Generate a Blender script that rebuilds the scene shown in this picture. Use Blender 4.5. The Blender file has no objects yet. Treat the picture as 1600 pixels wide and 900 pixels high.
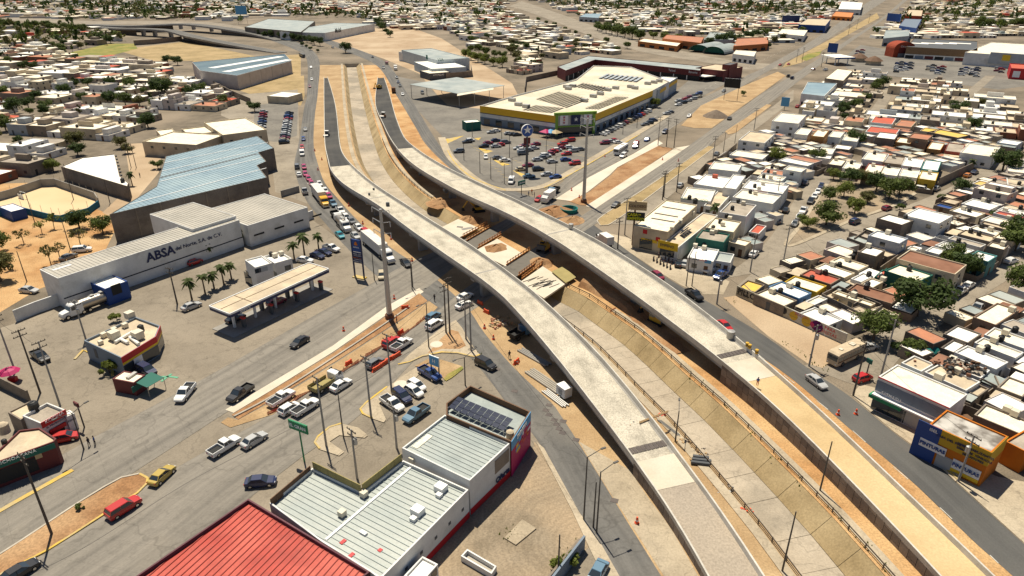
import bpy, bmesh, math, random
from mathutils import Vector, Matrix
from mathutils.geometry import tessellate_polygon
R = math.radians
SC = bpy.context.scene
COL = SC.collection
rnd = random.Random(7)
# ---------------------------------------------------------------- camera, sky, sun, exposure
CAM_H = 70.0; FPX = 1067.0; PITCH = R(25.4)
cam = bpy.data.cameras.new('camera'); cam.sensor_width = 36.0; cam.lens = 36.0 * FPX / 1600.0
cam.clip_start = 0.5; cam.clip_end = 20000.0
camo = bpy.data.objects.new('camera', cam); COL.objects.link(camo)
camo.location = (0, 0, CAM_H); camo.rotation_euler = (R(90) - PITCH, 0, 0)
SC.camera = camo
SUN_EL = R(66.0); SUN_DIR = Vector((-0.38, 0.925))            # horizontal direction towards the sun
w = bpy.data.worlds.new('World'); SC.world = w; w.use_nodes = True
nt = w.node_tree; sky = nt.nodes.new('ShaderNodeTexSky'); sky.sky_type = 'NISHITA'; sky.sun_disc = False
sky.sun_elevation = SUN_EL; sky.sun_rotation = math.atan2(SUN_DIR.x, SUN_DIR.y)
sky.air_density = 1.0; sky.dust_density = 1.5; sky.altitude = 1400
bg = nt.nodes['Background']; bg.inputs['Strength'].default_value = 0.055
nt.links.new(sky.outputs[0], bg.inputs['Color'])
sl = bpy.data.lights.new('sun', 'SUN'); sl.energy = 5.0; sl.angle = R(0.5); sl.color = (1.0, 0.92, 0.76)
so = bpy.data.objects.new('sun', sl); COL.objects.link(so)
sd = Vector((SUN_DIR.x * math.cos(SUN_EL), SUN_DIR.y * math.cos(SUN_EL), math.sin(SUN_EL)))
so.rotation_euler = sd.to_track_quat('Z', 'Y').to_euler(); so.location = (0, 0, 300)
SC.view_settings.view_transform = 'Standard'; SC.view_settings.look = 'None'
SC.view_settings.exposure = 0.33; SC.view_settings.gamma = 1.0; SC.view_settings.use_curve_mapping = False
SC.cycles.max_bounces = 5; SC.cycles.diffuse_bounces = 2; SC.cycles.glossy_bounces = 2; SC.cycles.transparent_max_bounces = 4
# ---------------------------------------------------------------- pixel -> place
_S, _C = math.sin(PITCH), math.cos(PITCH)
def P(px, py, z=0.0):
 u = (px - 800) / FPX; v = (450 - py) / FPX
 t = (CAM_H - z) / (_S - v * _C)
 return Vector((u * t, (_C + v * _S) * t, z))
def XY(p): return Vector((p[0], p[1]))
def pix(v):
 dz = v[2] - CAM_H; d = v[1] * _C - dz * _S; up = v[1] * _S + dz * _C
 return (800 + FPX * v[0] / d, 450 - FPX * up / d)
# ---------------------------------------------------------------- materials
MATS = {}
def mat(name, c1, c2=None, scale=1.0, c3=None, scale3=0.05, rough=0.9, bump=0.0, metal=0.0, coord='world', stretch=None, detail=5, lo=.35, hi=.65, lo3=.4, hi3=.65, spec=0.25, grain=0.0, cracks=None, joints=None, rings=None):
 m = bpy.data.materials.new(name); m.use_nodes = True; n = m.node_tree.nodes; l = m.node_tree.links
 b = n['Principled BSDF']; b.inputs['Roughness'].default_value = rough; b.inputs['Metallic'].default_value = metal
 b.inputs['Specular IOR Level'].default_value = spec
 MATS[name] = m
 if c2 is None:
  b.inputs['Base Color'].default_value = (*c1, 1); return m
 if coord == 'world': src = n.new('ShaderNodeNewGeometry').outputs['Position']
 elif coord == 'uv': src = n.new('ShaderNodeTexCoord').outputs['UV']
 else: src = n.new('ShaderNodeTexCoord').outputs['Object']
 if stretch:
  mp = n.new('ShaderNodeMapping'); mp.inputs['Scale'].default_value = stretch
  l.new(src, mp.inputs['Vector']); vec = mp.outputs[0]
 else: vec = src
 def noise(sc, vv, a, z, det=detail):
  t = n.new('ShaderNodeTexNoise'); t.inputs['Scale'].default_value = sc; t.inputs['Detail'].default_value = det
  l.new(vv, t.inputs['Vector'])
  r = n.new('ShaderNodeMapRange'); r.inputs['From Min'].default_value = a; r.inputs['From Max'].default_value = z
  l.new(t.outputs['Fac'], r.inputs['Value']); return r.outputs[0], t.outputs['Fac']
 f, raw = noise(scale, vec, lo, hi)
 mx = n.new('ShaderNodeMix'); mx.data_type = 'RGBA'
 l.new(f, mx.inputs['Factor']); mx.inputs[6].default_value = (*c1, 1); mx.inputs[7].default_value = (*c2, 1)
 out = mx.outputs[2]
 if c3 is not None:
  f3, _ = noise(scale3, src, lo3, hi3, 6)
  m3 = n.new('ShaderNodeMix'); m3.data_type = 'RGBA'; l.new(f3, m3.inputs['Factor'])
  l.new(out, m3.inputs[6]); m3.inputs[7].default_value = (*c3, 1); out = m3.outputs[2]
 if grain:
  fg, _ = noise(3.5, src, .3, .7, 4)
  mr = n.new('ShaderNodeMapRange'); mr.inputs['To Min'].default_value = 1 - grain; mr.inputs['To Max'].default_value = 1 + grain
  l.new(fg, mr.inputs['Value'])
  mg = n.new('ShaderNodeVectorMath'); mg.operation = 'SCALE'; l.new(out, mg.inputs[0]); l.new(mr.outputs[0], mg.inputs['Scale']); out = mg.outputs[0]
 def darken(fac, amt):
  nonlocal out
  mr = n.new('ShaderNodeMapRange'); mr.inputs['To Min'].default_value = 1 - amt; mr.inputs['To Max'].default_value = 1.0
  l.new(fac, mr.inputs['Value']); mg = n.new('ShaderNodeVectorMath'); mg.operation = 'SCALE'; l.new(out, mg.inputs[0]); l.new(mr.outputs[0], mg.inputs['Scale']); out = mg.outputs[0]
 if cracks:
  pos = n.new('ShaderNodeNewGeometry').outputs['Position']; wn = n.new('ShaderNodeTexNoise'); wn.inputs['Scale'].default_value = .35; l.new(pos, wn.inputs['Vector'])
  va = n.new('ShaderNodeVectorMath'); va.operation = 'MULTIPLY_ADD'; l.new(wn.outputs['Color'], va.inputs[0]); va.inputs[1].default_value = (5, 5, 5); l.new(pos, va.inputs[2])
  vo = n.new('ShaderNodeTexVoronoi'); vo.feature = 'DISTANCE_TO_EDGE'; vo.inputs['Scale'].default_value = cracks[0]; l.new(va.outputs[0], vo.inputs['Vector'])
  r2 = n.new('ShaderNodeMapRange'); r2.inputs['From Max'].default_value = .018; l.new(vo.outputs['Distance'], r2.inputs['Value']); darken(r2.outputs[0], cracks[1] * .6)
  sn = n.new('ShaderNodeTexNoise'); sn.inputs['Scale'].default_value = .55; sn.inputs['Detail'].default_value = 8; sn.inputs['Roughness'].default_value = .7; l.new(pos, sn.inputs['Vector'])
  r3 = n.new('ShaderNodeMapRange'); r3.inputs['From Min'].default_value = .36; r3.inputs['From Max'].default_value = .5; l.new(sn.outputs['Fac'], r3.inputs['Value']); darken(r3.outputs[0], .16)
 if rings:
  pos = n.new('ShaderNodeNewGeometry').outputs['Position']; mp2 = n.new('ShaderNodeMapping'); mp2.inputs['Location'].default_value = (-rings[0], -rings[1], 0); l.new(pos, mp2.inputs['Vector'])
  wv = n.new('ShaderNodeTexWave'); wv.wave_type = 'RINGS'; wv.rings_direction = 'Z'; wv.inputs['Scale'].default_value = .32; wv.inputs['Distortion'].default_value = 9; wv.inputs['Detail'].default_value = 3; wv.inputs['Detail Scale'].default_value = .5; l.new(mp2.outputs[0], wv.inputs['Vector']); darken(wv.outputs['Fac'], .09)
 if joints:
  sx = n.new('ShaderNodeSeparateXYZ'); l.new(n.new('ShaderNodeTexCoord').outputs['UV'], sx.inputs[0])
  for ax, k in zip('XY', joints):
   if not k: continue
   m1 = n.new('ShaderNodeMath'); m1.operation = 'MULTIPLY'; m1.inputs[1].default_value = k; l.new(sx.outputs[ax], m1.inputs[0])
   m2 = n.new('ShaderNodeMath'); m2.operation = 'FRACT'; l.new(m1.outputs[0], m2.inputs[0]); r2 = n.new('ShaderNodeMapRange'); r2.inputs['From Max'].default_value = .03; l.new(m2.outputs[0], r2.inputs['Value']); darken(r2.outputs[0], .16)
 l.new(out, b.inputs['Base Color'])
 if bump:
  bp = n.new('ShaderNodeBump'); bp.inputs['Strength'].default_value = bump; bp.inputs['Distance'].default_value = 0.1
  l.new(raw, bp.inputs['Height']); l.new(bp.outputs[0], b.inputs['Normal'])
 return m
def plain(name, c, rough=0.6, metal=0.0, spec=0.4): return mat(name, c, rough=rough, metal=metal, spec=spec)
_cc = {}
def paint(c, rough=0.75):
 k = (tuple(round(x, 3) for x in c), rough)
 if k not in _cc:
  _cc[k] = mat('paint_%d' % len(_cc), c, tuple(x * .82 for x in c), 1.3, rough=rough, coord='world', c3=tuple(x * .7 + .02 for x in c), scale3=.35, lo3=.55, hi3=.8)
 return _cc[k]
mat('earth', (.40, .29, .185), (.33, .23, .14), .12, (.47, .36, .24), .035, grain=.13, detail=8, bump=.3)
mat('city_ground', (.18, .146, .105), (.12, .098, .07), .22, (.25, .2, .145), .03, grain=.22, detail=8)
mat('dirt_orange', (.45, .25, .105), (.32, .165, .062), .3, (.52, .34, .165), .08, grain=.24, detail=10, bump=.6)
mat('dirt_red', (.33, .175, .08), (.22, .11, .048), .35, (.40, .25, .13), .1, grain=.25, detail=10, bump=.7)
mat('dirt_pale', (.46, .325, .18), (.37, .25, .13), .3, (.33, .215, .11), .09, grain=.18, detail=10, bump=.3)
mat('dirt_grey', (.29, .232, .163), (.21, .166, .114), .3, (.36, .27, .175), .08, grain=.2, detail=9, bump=.3, rings=(9.5, 68.5))
mat('dry_grass', (.34, .25, .12), (.25, .18, .085), .25, (.40, .29, .15), .06, grain=.22, detail=9)
mat('green_grass', (.20, .21, .045), (.13, .15, .03), .3, (.30, .24, .07), .09, grain=.2)
mat('concrete_lot', (.24, .203, .155), (.188, .157, .118), .16, (.285, .24, .182), .05, grain=.11, detail=9, lo=.32, hi=.68, cracks=(.12, .35))
mat('lot_asphalt', (.185, .17, .147), (.145, .132, .115), .18, (.22, .2, .17), .06, grain=.1, cracks=(.12, .4))
mat('avenue', (.245, .22, .185), (.13, .118, .102), 1.0, (.26, .228, .185), .06, coord='uv', stretch=(.018, .5, 1), grain=.08, detail=7, lo=.4, hi=.74, lo3=.55, hi3=.75, cracks=(.07, .35), joints=(.22, .28))
mat('road', (.16, .152, .14), (.098, .094, .088), 1.0, (.19, .175, .152), .05, coord='uv', stretch=(.02, .55, 1), grain=.08, detail=7, lo=.38, hi=.68, lo3=.52, hi3=.75, cracks=(.09, .35))
mat('road_dark', (.10, .098, .094), (.064, .063, .061), 1.0, (.125, .12, .11), .05, coord='uv', stretch=(.022, .6, 1), grain=.08, lo=.36, hi=.66)
mat('new_asphalt', (.047, .046, .045), (.06, .058, .055), 1.0, (.085, .08, .072), .09, coord='uv', stretch=(.04, .8, 1), grain=.1)
mat('street', (.27, .23, .178), (.21, .177, .135), .25, (.31, .265, .205), .06, grain=.12, detail=8, cracks=(.12, .4))
mat('sidewalk', (.40, .33, .235), (.33, .27, .19), .3, (.46, .385, .28), .08, grain=.12, detail=8, cracks=(.25, .4))
mat('new_concrete', (.58, .51, .40), (.52, .45, .35), .3, (.63, .56, .46), .08, grain=.05)
mat('deck', (.50, .45, .36), (.29, .26, .205), 1.0, (.57, .515, .415), .14, coord='uv', stretch=(.2, .45, 1), grain=.25, detail=11, lo=.42, hi=.72, joints=(.33, .0), cracks=(.3, .45))
mat('concrete', (.38, .345, .29), (.32, .29, .24), .5, (.43, .39, .33), .1, grain=.08)
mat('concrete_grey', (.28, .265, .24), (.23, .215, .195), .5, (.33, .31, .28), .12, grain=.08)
mat('channel_floor', (.43, .365, .28), (.36, .30, .225), .14, (.28, .24, .185), .06, grain=.12, detail=9, lo3=.48, hi3=.6, cracks=(.1, .35))
mat('channel_slope', (.33, .245, .13), (.25, .183, .093), .35, (.40, .305, .17), .12, grain=.16, detail=8)
mat('kerb', (.50, .45, .37), (.42, .37, .3), .4, grain=.06)
mat('kerb_yellow', (.62, .42, .07), (.5, .33, .07), .5, (.45, .36, .2), .25, grain=.1)
mat('line_white', (.60, .57, .50), (.42, .39, .33), .8)
mat('line_yellow', (.62, .43, .10), (.48, .34, .12), .8)
mat('block_wall', (.22, .18, .14), (.17, .138, .108), .8, (.27, .222, .175), .15, grain=.12)
mat('block_dark', (.17, .14, .115), (.13, .108, .09), .8, (.21, .175, .145), .15, grain=.12)
mat('roof_cream', (.84, .76, .60), (.76, .68, .52), .8, (.52, .45, .33), .3, grain=.1, detail=8, lo3=.58, hi3=.78)
mat('roof_white', (.88, .85, .77), (.82, .78, .70), .8, (.60, .55, .46), .3, grain=.07, detail=8, lo3=.6, hi3=.8)
mat('roof_tan', (.62, .51, .36), (.54, .44, .30), .6, (.44, .36, .26), .22, grain=.08)
mat('roof_grey', (.34, .29, .23), (.27, .23, .185), .7, (.42, .36, .29), .25, grain=.12)
mat('roof_red', (.56, .12, .07), (.48, .095, .055), .6, (.42, .12, .08), .25, grain=.08)
mat('roof_terra', (.50, .215, .12), (.42, .175, .1), .6, (.36, .18, .12), .25, grain=.08)
mat('roof_rust', (.24, .115, .07), (.19, .09, .055), .6, (.28, .14, .09), .2)
mat('roof_yellow', (.75, .5, .09), (.66, .43, .08), .6, (.55, .4, .16), .25)
mat('roof_blueish', (.24, .335, .385), (.19, .275, .325), .25, (.30, .39, .42), .07, rough=.45, grain=.04, spec=.5)
mat('roof_zinc', (.31, .35, .335), (.25, .285, .275), .35, (.40, .42, .385), .1, rough=.5, grain=.08, detail=8, spec=.4)
mat('roof_metal', (.40, .37, .31), (.32, .295, .245), .35, (.47, .43, .36), .09, rough=.5, grain=.05, spec=.4)
mat('roof_redmetal', (.42, .04, .022), (.32, .03, .018), .5, (.48, .085, .055), .16, rough=.55, spec=.3, grain=.1, detail=9)
mat('white_wall', (.72, .71, .68), (.63, .62, .59), .4, (.5, .48, .44), .2, grain=.05, detail=8, lo3=.55, hi3=.8)
mat('cream_wall', (.62, .53, .38), (.55, .46, .32), .4, (.46, .38, .27), .2)
plain('glass', (.03, .04, .05), .08, 0, .8)
plain('dark', (.02, .02, .02), .8)
plain('black_plastic', (.025, .024, .023), .45)
plain('tyre', (.02, .02, .02), .9)
plain('chrome', (.55, .55, .55), .25, 1.0)
plain('steel', (.38, .37, .35), .5, .6)
plain('galv', (.42, .42, .41), .45, .5)
plain('pole_wood', (.10, .085, .07), .9)
plain('pole_conc', (.30, .285, .26), .9)
plain('rust', (.18, .085, .045), .9)
plain('wood', (.40, .27, .14), .9)
plain('orange_plastic', (.75, .10, .03), .5)
plain('red_plastic', (.62, .05, .03), .5)
plain('sign_blue', (.02, .045, .19), .4)
plain('sign_green', (.02, .25, .10), .4)
plain('white_paint', (.78, .77, .74), .5)
plain('yellow_machine', (.62, .36, .03), .5)
plain('solar', (.018, .024, .05), .15, .2, .8)
plain('solar_brown', (.10, .08, .06), .45, 0, .4)
plain('lamp_red', (.5, .02, .015), .3)
plain('lamp_clear', (.75, .75, .72), .2)
plain('tank_black', (.018, .018, .018), .5)
plain('cooler', (.62, .56, .44), .6)
plain('bark', (.12, .085, .055), .95)
def leaf(name, c):
 m = mat(name, c, tuple(x * .55 for x in c), 1.6, tuple(min(1, x * 1.5 + .012) for x in c), .6, rough=.7, coord='obj', detail=3)
 n = m.node_tree.nodes; b = n['Principled BSDF']; tr = n.new('ShaderNodeBsdfTranslucent'); mx = n.new('ShaderNodeMixShader'); mx.inputs[0].default_value = .38; l = m.node_tree.links
 l.new(b.inputs['Base Color'].links[0].from_socket, tr.inputs['Color']); l.new(b.outputs[0], mx.inputs[1]); l.new(tr.outputs[0], mx.inputs[2]); l.new(mx.outputs[0], n['Material Output'].inputs[0]); return m
leaf('leaf_dark', (.055, .085, .018)); leaf('leaf_mid', (.09, .12, .022)); leaf('leaf_light', (.14, .165, .026)); leaf('leaf_olive', (.115, .11, .032))
leaf('leaf_palm', (.07, .095, .022))
# ---------------------------------------------------------------- mesh building
class MB:
 def __init__(s): s.v = []; s.f = []; s.m = []; s.uv = None
 def add(s, vs, fs, mi=0):
  o = len(s.v); s.v += [tuple(v) for v in vs]
  for f in fs: s.f.append(tuple(i + o for i in f)); s.m.append(mi)
  return s
 def box(s, c, d, rz=0, mi=0, top=1.0):
  hx, hy, hz = d[0] / 2, d[1] / 2, d[2]; ca, sa = math.cos(rz), math.sin(rz); vs = []
  for z, k in ((0, 1.0), (hz, top)):
   for x, y in ((-hx, -hy), (hx, -hy), (hx, hy), (-hx, hy)):
    x *= k; y *= k
    vs.append((c[0] + x * ca - y * sa, c[1] + x * sa + y * ca, c[2] + z))
  return s.add(vs, [(3, 2, 1, 0), (4, 5, 6, 7), (0, 1, 5, 4), (1, 2, 6, 5), (2, 3, 7, 6), (3, 0, 4, 7)], mi)
 def prism(s, poly, z0, z1, mi=0, cap=True, bottom=False):
  n = len(poly); a = sum(poly[i][0] * poly[(i + 1) % n][1] - poly[(i + 1) % n][0] * poly[i][1] for i in range(n))
  if a < 0: poly = poly[::-1]
  vs = [(p[0], p[1], z0) for p in poly] + [(p[0], p[1], z1) for p in poly]
  fs = [(i, (i + 1) % n, (i + 1) % n + n, i + n) for i in range(n)]
  if cap: fs += [tuple(x + n for x in t) for t in tess(poly)]
  if bottom: fs += [t[::-1] for t in tess(poly)]
  return s.add(vs, fs, mi)
 def tube(s, p0, p1, r0, r1=None, n=8, mi=0, caps=True):
  p0, p1 = Vector(p0), Vector(p1); r1 = r0 if r1 is None else r1
  d = (p1 - p0).normalized(); a = d.orthogonal().normalized(); b = d.cross(a); vs = []
  for q, r in ((p0, r0), (p1, r1)):
   for i in range(n):
    t = 2 * math.pi * i / n; vs.append(q + a * (r * math.cos(t)) + b * (r * math.sin(t)))
  fs = [(i, (i + 1) % n, (i + 1) % n + n, i + n) for i in range(n)]
  if caps: fs += [tuple(range(n - 1, -1, -1)), tuple(range(n, 2 * n))]
  return s.add(vs, fs, mi)
 def lathe(s, c, prof, n=12, mi=0):
  vs = []; fs = []; m = len(prof)
  for i in range(n):
   t = 2 * math.pi * i / n
   for r, z in prof: vs.append((c[0] + r * math.cos(t), c[1] + r * math.sin(t), c[2] + z))
  for i in range(n):
   j = (i + 1) % n
   for k in range(m - 1): fs.append((i * m + k, j * m + k, j * m + k + 1, i * m + k + 1))
  return s.add(vs, fs, mi)
 def quad(s, a, b, c, d, mi=0): return s.add([a, b, c, d], [(0, 1, 2, 3)], mi)
 def slab(s, a, b, c, d, t, mi=0):
  q = [Vector(x) for x in (a, b, c, d)]; lo = [x - Vector((0, 0, t)) for x in q]
  return s.add(q + lo, [(0, 1, 2, 3), (7, 6, 5, 4), (1, 0, 4, 5), (2, 1, 5, 6), (3, 2, 6, 7), (0, 3, 7, 4)], mi)
 def mesh(s, name, mats):
  me = bpy.data.meshes.new(name); me.from_pydata(s.v, [], s.f)
  for m in (mats if isinstance(mats, (list, tuple)) else [mats]): me.materials.append(M(m))
  if any(s.m): me.polygons.foreach_set('material_index', s.m)
  if s.uv:
   u = me.uv_layers.new(name='UVMap')
   for lp in me.loops: u.data[lp.index].uv = s.uv[lp.vertex_index]
  me.update(); return me
 def build(s, name, mats, parent=None, smooth=False, loc=None):
  me = s.mesh(name, mats)
  if smooth: me.polygons.foreach_set('use_smooth', [True] * len(me.polygons))
  return link(name, me, parent, loc)
def M(m): return MATS[m] if isinstance(m, str) else m
def link(name, me, parent=None, loc=None, rz=0, scale=None):
 o = bpy.data.objects.new(name, me); COL.objects.link(o)
 if parent is not None: o.parent = parent
 if loc is not None: o.location = loc
 if rz: o.rotation_euler.z = rz
 if scale is not None: o.scale = scale
 return o
def tess(poly):
 t = tessellate_polygon([[Vector((p[0], p[1], 0)) for p in poly]])
 out = []
 for a, b, c in t:
  p, q, r = poly[a], poly[b], poly[c]
  k = (q[0] - p[0]) * (r[1] - p[1]) - (r[0] - p[0]) * (q[1] - p[1])
  out.append((a, b, c) if k > 0 else (c, b, a))
 return out
def tag(o, label, cat=None, group=None, kind=None):
 if label: o['label'] = label
 if cat: o['category'] = cat
 if group: o['group'] = group
 if kind: o['kind'] = kind
 return o
def thing(name, label, cat, loc=(0, 0, 0), rz=0, group=None):
 o = bpy.data.objects.new(name, None); COL.objects.link(o); o.empty_display_size = .5
 o.location = loc; o.rotation_euler.z = rz
 return tag(o, label, cat, group)
def copy_tree(o, parent=None):
 c = o.copy(); COL.objects.link(c)
 if parent is not None: c.parent = parent
 for ch in KIDS.get(o.name, ()): copy_tree(ch, c)
 return c
KIDS = {}
def register(o):
 for x in [o] + list(o.children_recursive): KIDS[x.name] = list(x.children)
 return o
def shared(name, mb, mats, smooth=False):
 me = mb.mesh(name, mats)
 if smooth: me.polygons.foreach_set('use_smooth', [True] * len(me.polygons))
 return me
# ---------------------------------------------------------------- sheets and ribbons
def sheet(name, pts, z, m, label, cat, kind='structure', px=True):
 q = [P(a, b, z) for a, b in pts] if px else [Vector((a, b, z)) for a, b in pts]
 o = MB().add(q, tess(q)).build(name, m)
 return tag(o, label, cat, kind=kind)
def spline(pts, step=4.0):
 pts = [Vector(p) for p in pts]; out = []
 for i in range(len(pts) - 1):
  p0 = pts[max(i - 1, 0)]; p1 = pts[i]; p2 = pts[i + 1]; p3 = pts[min(i + 2, len(pts) - 1)]
  n = max(1, int(round((p2 - p1).length / step)))
  for k in range(n):
   t = k / n
   out.append(.5 * ((2 * p1) + (p2 - p0) * t + (2 * p0 - 5 * p1 + 4 * p2 - p3) * t * t + (3 * p1 - p0 - 3 * p2 + p3) * t ** 3))
 out.append(pts[-1]); return out
def resample(pts, n):
 d = [0.0]
 for a, b in zip(pts, pts[1:]): d.append(d[-1] + (b - a).length)
 out = []; j = 0
 for i in range(n):
  s = d[-1] * i / (n - 1)
  while j < len(d) - 2 and d[j + 1] < s: j += 1
  t = 0 if d[j + 1] == d[j] else (s - d[j]) / (d[j + 1] - d[j])
  out.append(pts[j].lerp(pts[j + 1], min(1, max(0, t))))
 return out
def pair(Lp, Rp, z=0.0, step=4.0):
 L = spline([P(a, b, z) for a, b in Lp], step); Q = spline([P(a, b, z) for a, b in Rp], step)
 n = max(len(L), len(Q), 2)
 return resample(L, n), resample(Q, n)
def ribbon_mb(L, Q, z=None, across=1):
 mb = MB(); mb.uv = []; s = 0; prev = None
 for a, b in zip(L, Q):
  if prev is not None: s += ((a + b) / 2 - prev).length
  prev = (a + b) / 2; wd = (b - a).length
  for k in range(across + 1):
   v = a.lerp(b, k / across)
   if z is not None: v = Vector((v.x, v.y, z))
   mb.v.append(tuple(v)); mb.uv.append((s, wd * k / across))
 m = across + 1
 for i in range(len(L) - 1):
  for k in range(across): mb.f.append((i * m + k, i * m + k + 1, (i + 1) * m + k + 1, (i + 1) * m + k)); mb.m.append(0)
 f = mb.f[0]; p, q, r = (Vector(mb.v[i]) for i in f[:3])
 if (q - p).cross(r - p).z < 0: mb.f = [x[::-1] for x in mb.f]
 return mb
def ribbon(name, Lp, Rp, z, m, label, cat, kind='structure'):
 L, Q = pair(Lp, Rp, z)
 return tag(ribbon_mb(L, Q).build(name, m), label, cat, kind=kind)
def offset(pts, d):
 out = []
 for i, p in enumerate(pts):
  t = (pts[min(i + 1, len(pts) - 1)] - pts[max(i - 1, 0)]); t.z = 0; t.normalize()
  out.append(p + Vector((-t.y, t.x, 0)) * d)
 return out
def strip(name, pts, w, h, m, label=None, cat=None, kind='structure', z=0.0, px=True, parent=None, step=3.0):
 q = spline([P(a, b, z) for a, b in pts], step) if px else [Vector(p) for p in pts]
 A, B = offset(q, w / 2), offset(q, -w / 2); n = len(q); mb = MB(); hv = Vector((0, 0, h))
 vs = []
 for a, b in zip(A, B): vs += [a, b, b + hv, a + hv]
 fs = []
 for i in range(n - 1):
  o = i * 4; k = o + 4
  fs += [(o + 3, o + 2, k + 2, k + 3), (o + 2, o + 1, k + 1, k + 2), (o, o + 3, k + 3, k)]
 fs += [(0, 1, 2, 3), (4 * n - 1, 4 * n - 2, 4 * n - 3, 4 * n - 4)]
 o = mb.add(vs, fs).build(name, m, parent)
 if label: tag(o, label, cat, kind=kind)
 return o
ORD = ['first', 'second', 'third', 'fourth', 'fifth', 'sixth', 'seventh', 'eighth', 'ninth', 'tenth', 'eleventh', 'twelfth', 'thirteenth', 'fourteenth', 'fifteenth', 'sixteenth', 'seventeenth', 'eighteenth', 'nineteenth', 'twentieth', 'twenty-first', 'twenty-second', 'twenty-third', 'twenty-fourth', 'twenty-fifth', 'twenty-sixth', 'twenty-seventh', 'twenty-eighth', 'twenty-ninth', 'thirtieth'] + ['%d-th' % i for i in range(31, 80)]
plain('steel_brown', (.13, .105, .08), .7, .2)
# ================================================================ channel lines, ground
CH_R = spline([P(a, b) for a, b in [(562, 99), (577, 160), (597, 222), (617, 260), (647, 292), (680, 317), (712, 335), (797, 389), (887, 450), (920, 466), (950, 487), (995, 518), (1035, 552), (1077, 590), (1125, 632), (1172, 677), (1245, 750), (1300, 807), (1345, 857), (1385, 902), (1440, 966), (1500, 1040)]], 6.0)
def wid(y): return 10.4 + 1.7 * min(1, max(0, (y - 120) / 150))
CH_L = [p + (q - p).normalized() * wid(p.y) for p, q in zip(CH_R, offset(CH_R, -1))]
outer = [Vector((-4500, -300, 0)), Vector((4500, -300, 0)), Vector((4500, 7000, 0)), Vector((-4500, 7000, 0))]
hole = [Vector((p.x, p.y, 0)) for p in CH_L] + [Vector((p.x, p.y, 0)) for p in reversed(CH_R)]
gt = tessellate_polygon([outer, hole]); gv = outer + hole; gf = []
for a, b, c in gt:
 k = (gv[b] - gv[a]).cross(gv[c] - gv[a]).z
 gf.append((a, b, c) if k > 0 else (c, b, a))
tag(MB().add(gv, gf).build('ground', 'city_ground'), 'dusty tan ground of the city blocks and streets', 'ground', kind='structure')
ch = thing('channel', 'concrete drainage channel with sloping sides between the two viaducts', 'channel'); ch['kind'] = 'structure'
DEP = 2.6
def inset(a, b, d): return a + (b - a).normalized() * d
fl = [inset(a, b, 2.0) - Vector((0, 0, DEP)) for a, b in zip(CH_L, CH_R)]; fr = [inset(b, a, 2.9) - Vector((0, 0, DEP)) for a, b in zip(CH_L, CH_R)]
base = MB(); dn = Vector((0, 0, .12))
for i in range(len(CH_R) - 1):
 q = [[x[j] - dn * (.8 if k in (0, 3) else 1.2) for k, x in enumerate((CH_L, fl, fr, CH_R))] for j in (i, i + 1)]
 for k in range(3): base.quad(q[0][k], q[0][k + 1], q[1][k + 1], q[1][k])
base.build('channel_bed', 'concrete_grey', ch)
g = .03
for i in range(len(CH_R) - 1):
 for nm, A_, B_, m in (('slope_panel', CH_L, fl, 'channel_slope'), ('floor_slab', fl, fr, 'channel_floor'), ('slope_panel', fr, CH_R, 'channel_slope')):
  a, b, c, d = A_[i], B_[i], B_[i + 1], A_[i + 1]
  cx = (a + b + c + d) / 4
  a, b, c, d = (p + (cx - p).normalized() * g * 1.6 for p in (a, b, c, d))
  dz = Vector((0, 0, rnd.uniform(-.02, .01) - .006))
  MB().slab(a + dz, b + dz, c + dz, d + dz, .1).build(nm, m, ch)
e0 = (CH_L[0], CH_R[0])
MB().add([e0[0], e0[1], e0[1] - Vector((0, 0, DEP)), e0[0] - Vector((0, 0, DEP))], [(0, 1, 2, 3)]).build('head_wall', 'concrete', ch)
def guardrail(pts, label, group='guardrails along the drainage channel', h=.9, m='steel_brown', sp=3.2):
 t = thing('guardrail', label, 'guardrail', pts[0], 0, group)
 o = Vector(pts[0]); q = [Vector(p) - o for p in pts]; mb = MB()
 for zz, hh in ((h - .2, .2), (h - .55, .07)):
  A, B = offset(q, .04), offset(q, -.04)
  for i in range(len(q) - 1):
   vs = [A[i], B[i], B[i + 1], A[i + 1]]; mb.slab(*[v + Vector((0, 0, zz + hh)) for v in vs], hh)
 mb.build('rail', m, t)
 d = sum((b - a).length for a, b in zip(q, q[1:])); n = max(2, int(d / sp))
 for p in resample(q, n): link('post', POST_ME, t, p)
 return t
POST_ME = shared('post', MB().box((0, 0, 0), (.14, .14, .95)), 'steel_brown')
# ================================================================ surface sheets
EXT = 1080
sheet('pavement', [(15, 508), (120, 470), (300, 405), (490, 345), (560, 395), (650, 440), (720, 500), (790, 585), (850, 690), (930, 840), (1010, EXT), (-250, EXT), (-250, 640), (-60, 530)], .02, 'concrete_lot', 'worn concrete forecourts round the petrol station and stores', 'pavement')
R1R = [(500, 97), (497, 140), (492, 180), (490, 225), (497, 257), (507, 285), (525, 307), (545, 330), (570, 355), (595, 375), (625, 397), (662, 420), (700, 452), (733, 484), (752, 514), (775, 543), (805, 577), (840, 610), (865, 632), (885, 662), (903, 690), (940, 750), (980, 815), (1025, 887), (1100, 1010)]
L = spline([P(a, b, .03) for a, b in R1R], 6); n = 90
def fit(c, ys):
 out = []
 for y in ys:
  for a, b in zip(c, c[1:]):
   if (a.y - y) * (b.y - y) <= 0 and a.y != b.y:
    out.append(a.lerp(b, (y - a.y) / (b.y - a.y))); break
  else: out.append((c[0] if abs(c[0].y - y) < abs(c[-1].y - y) else c[-1]).copy())
 return out
ys = [545 * (48 / 545) ** (i / (n - 1)) for i in range(n)]
def on(c, z): return [Vector((p.x, p.y, z)) for p in c]
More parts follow.
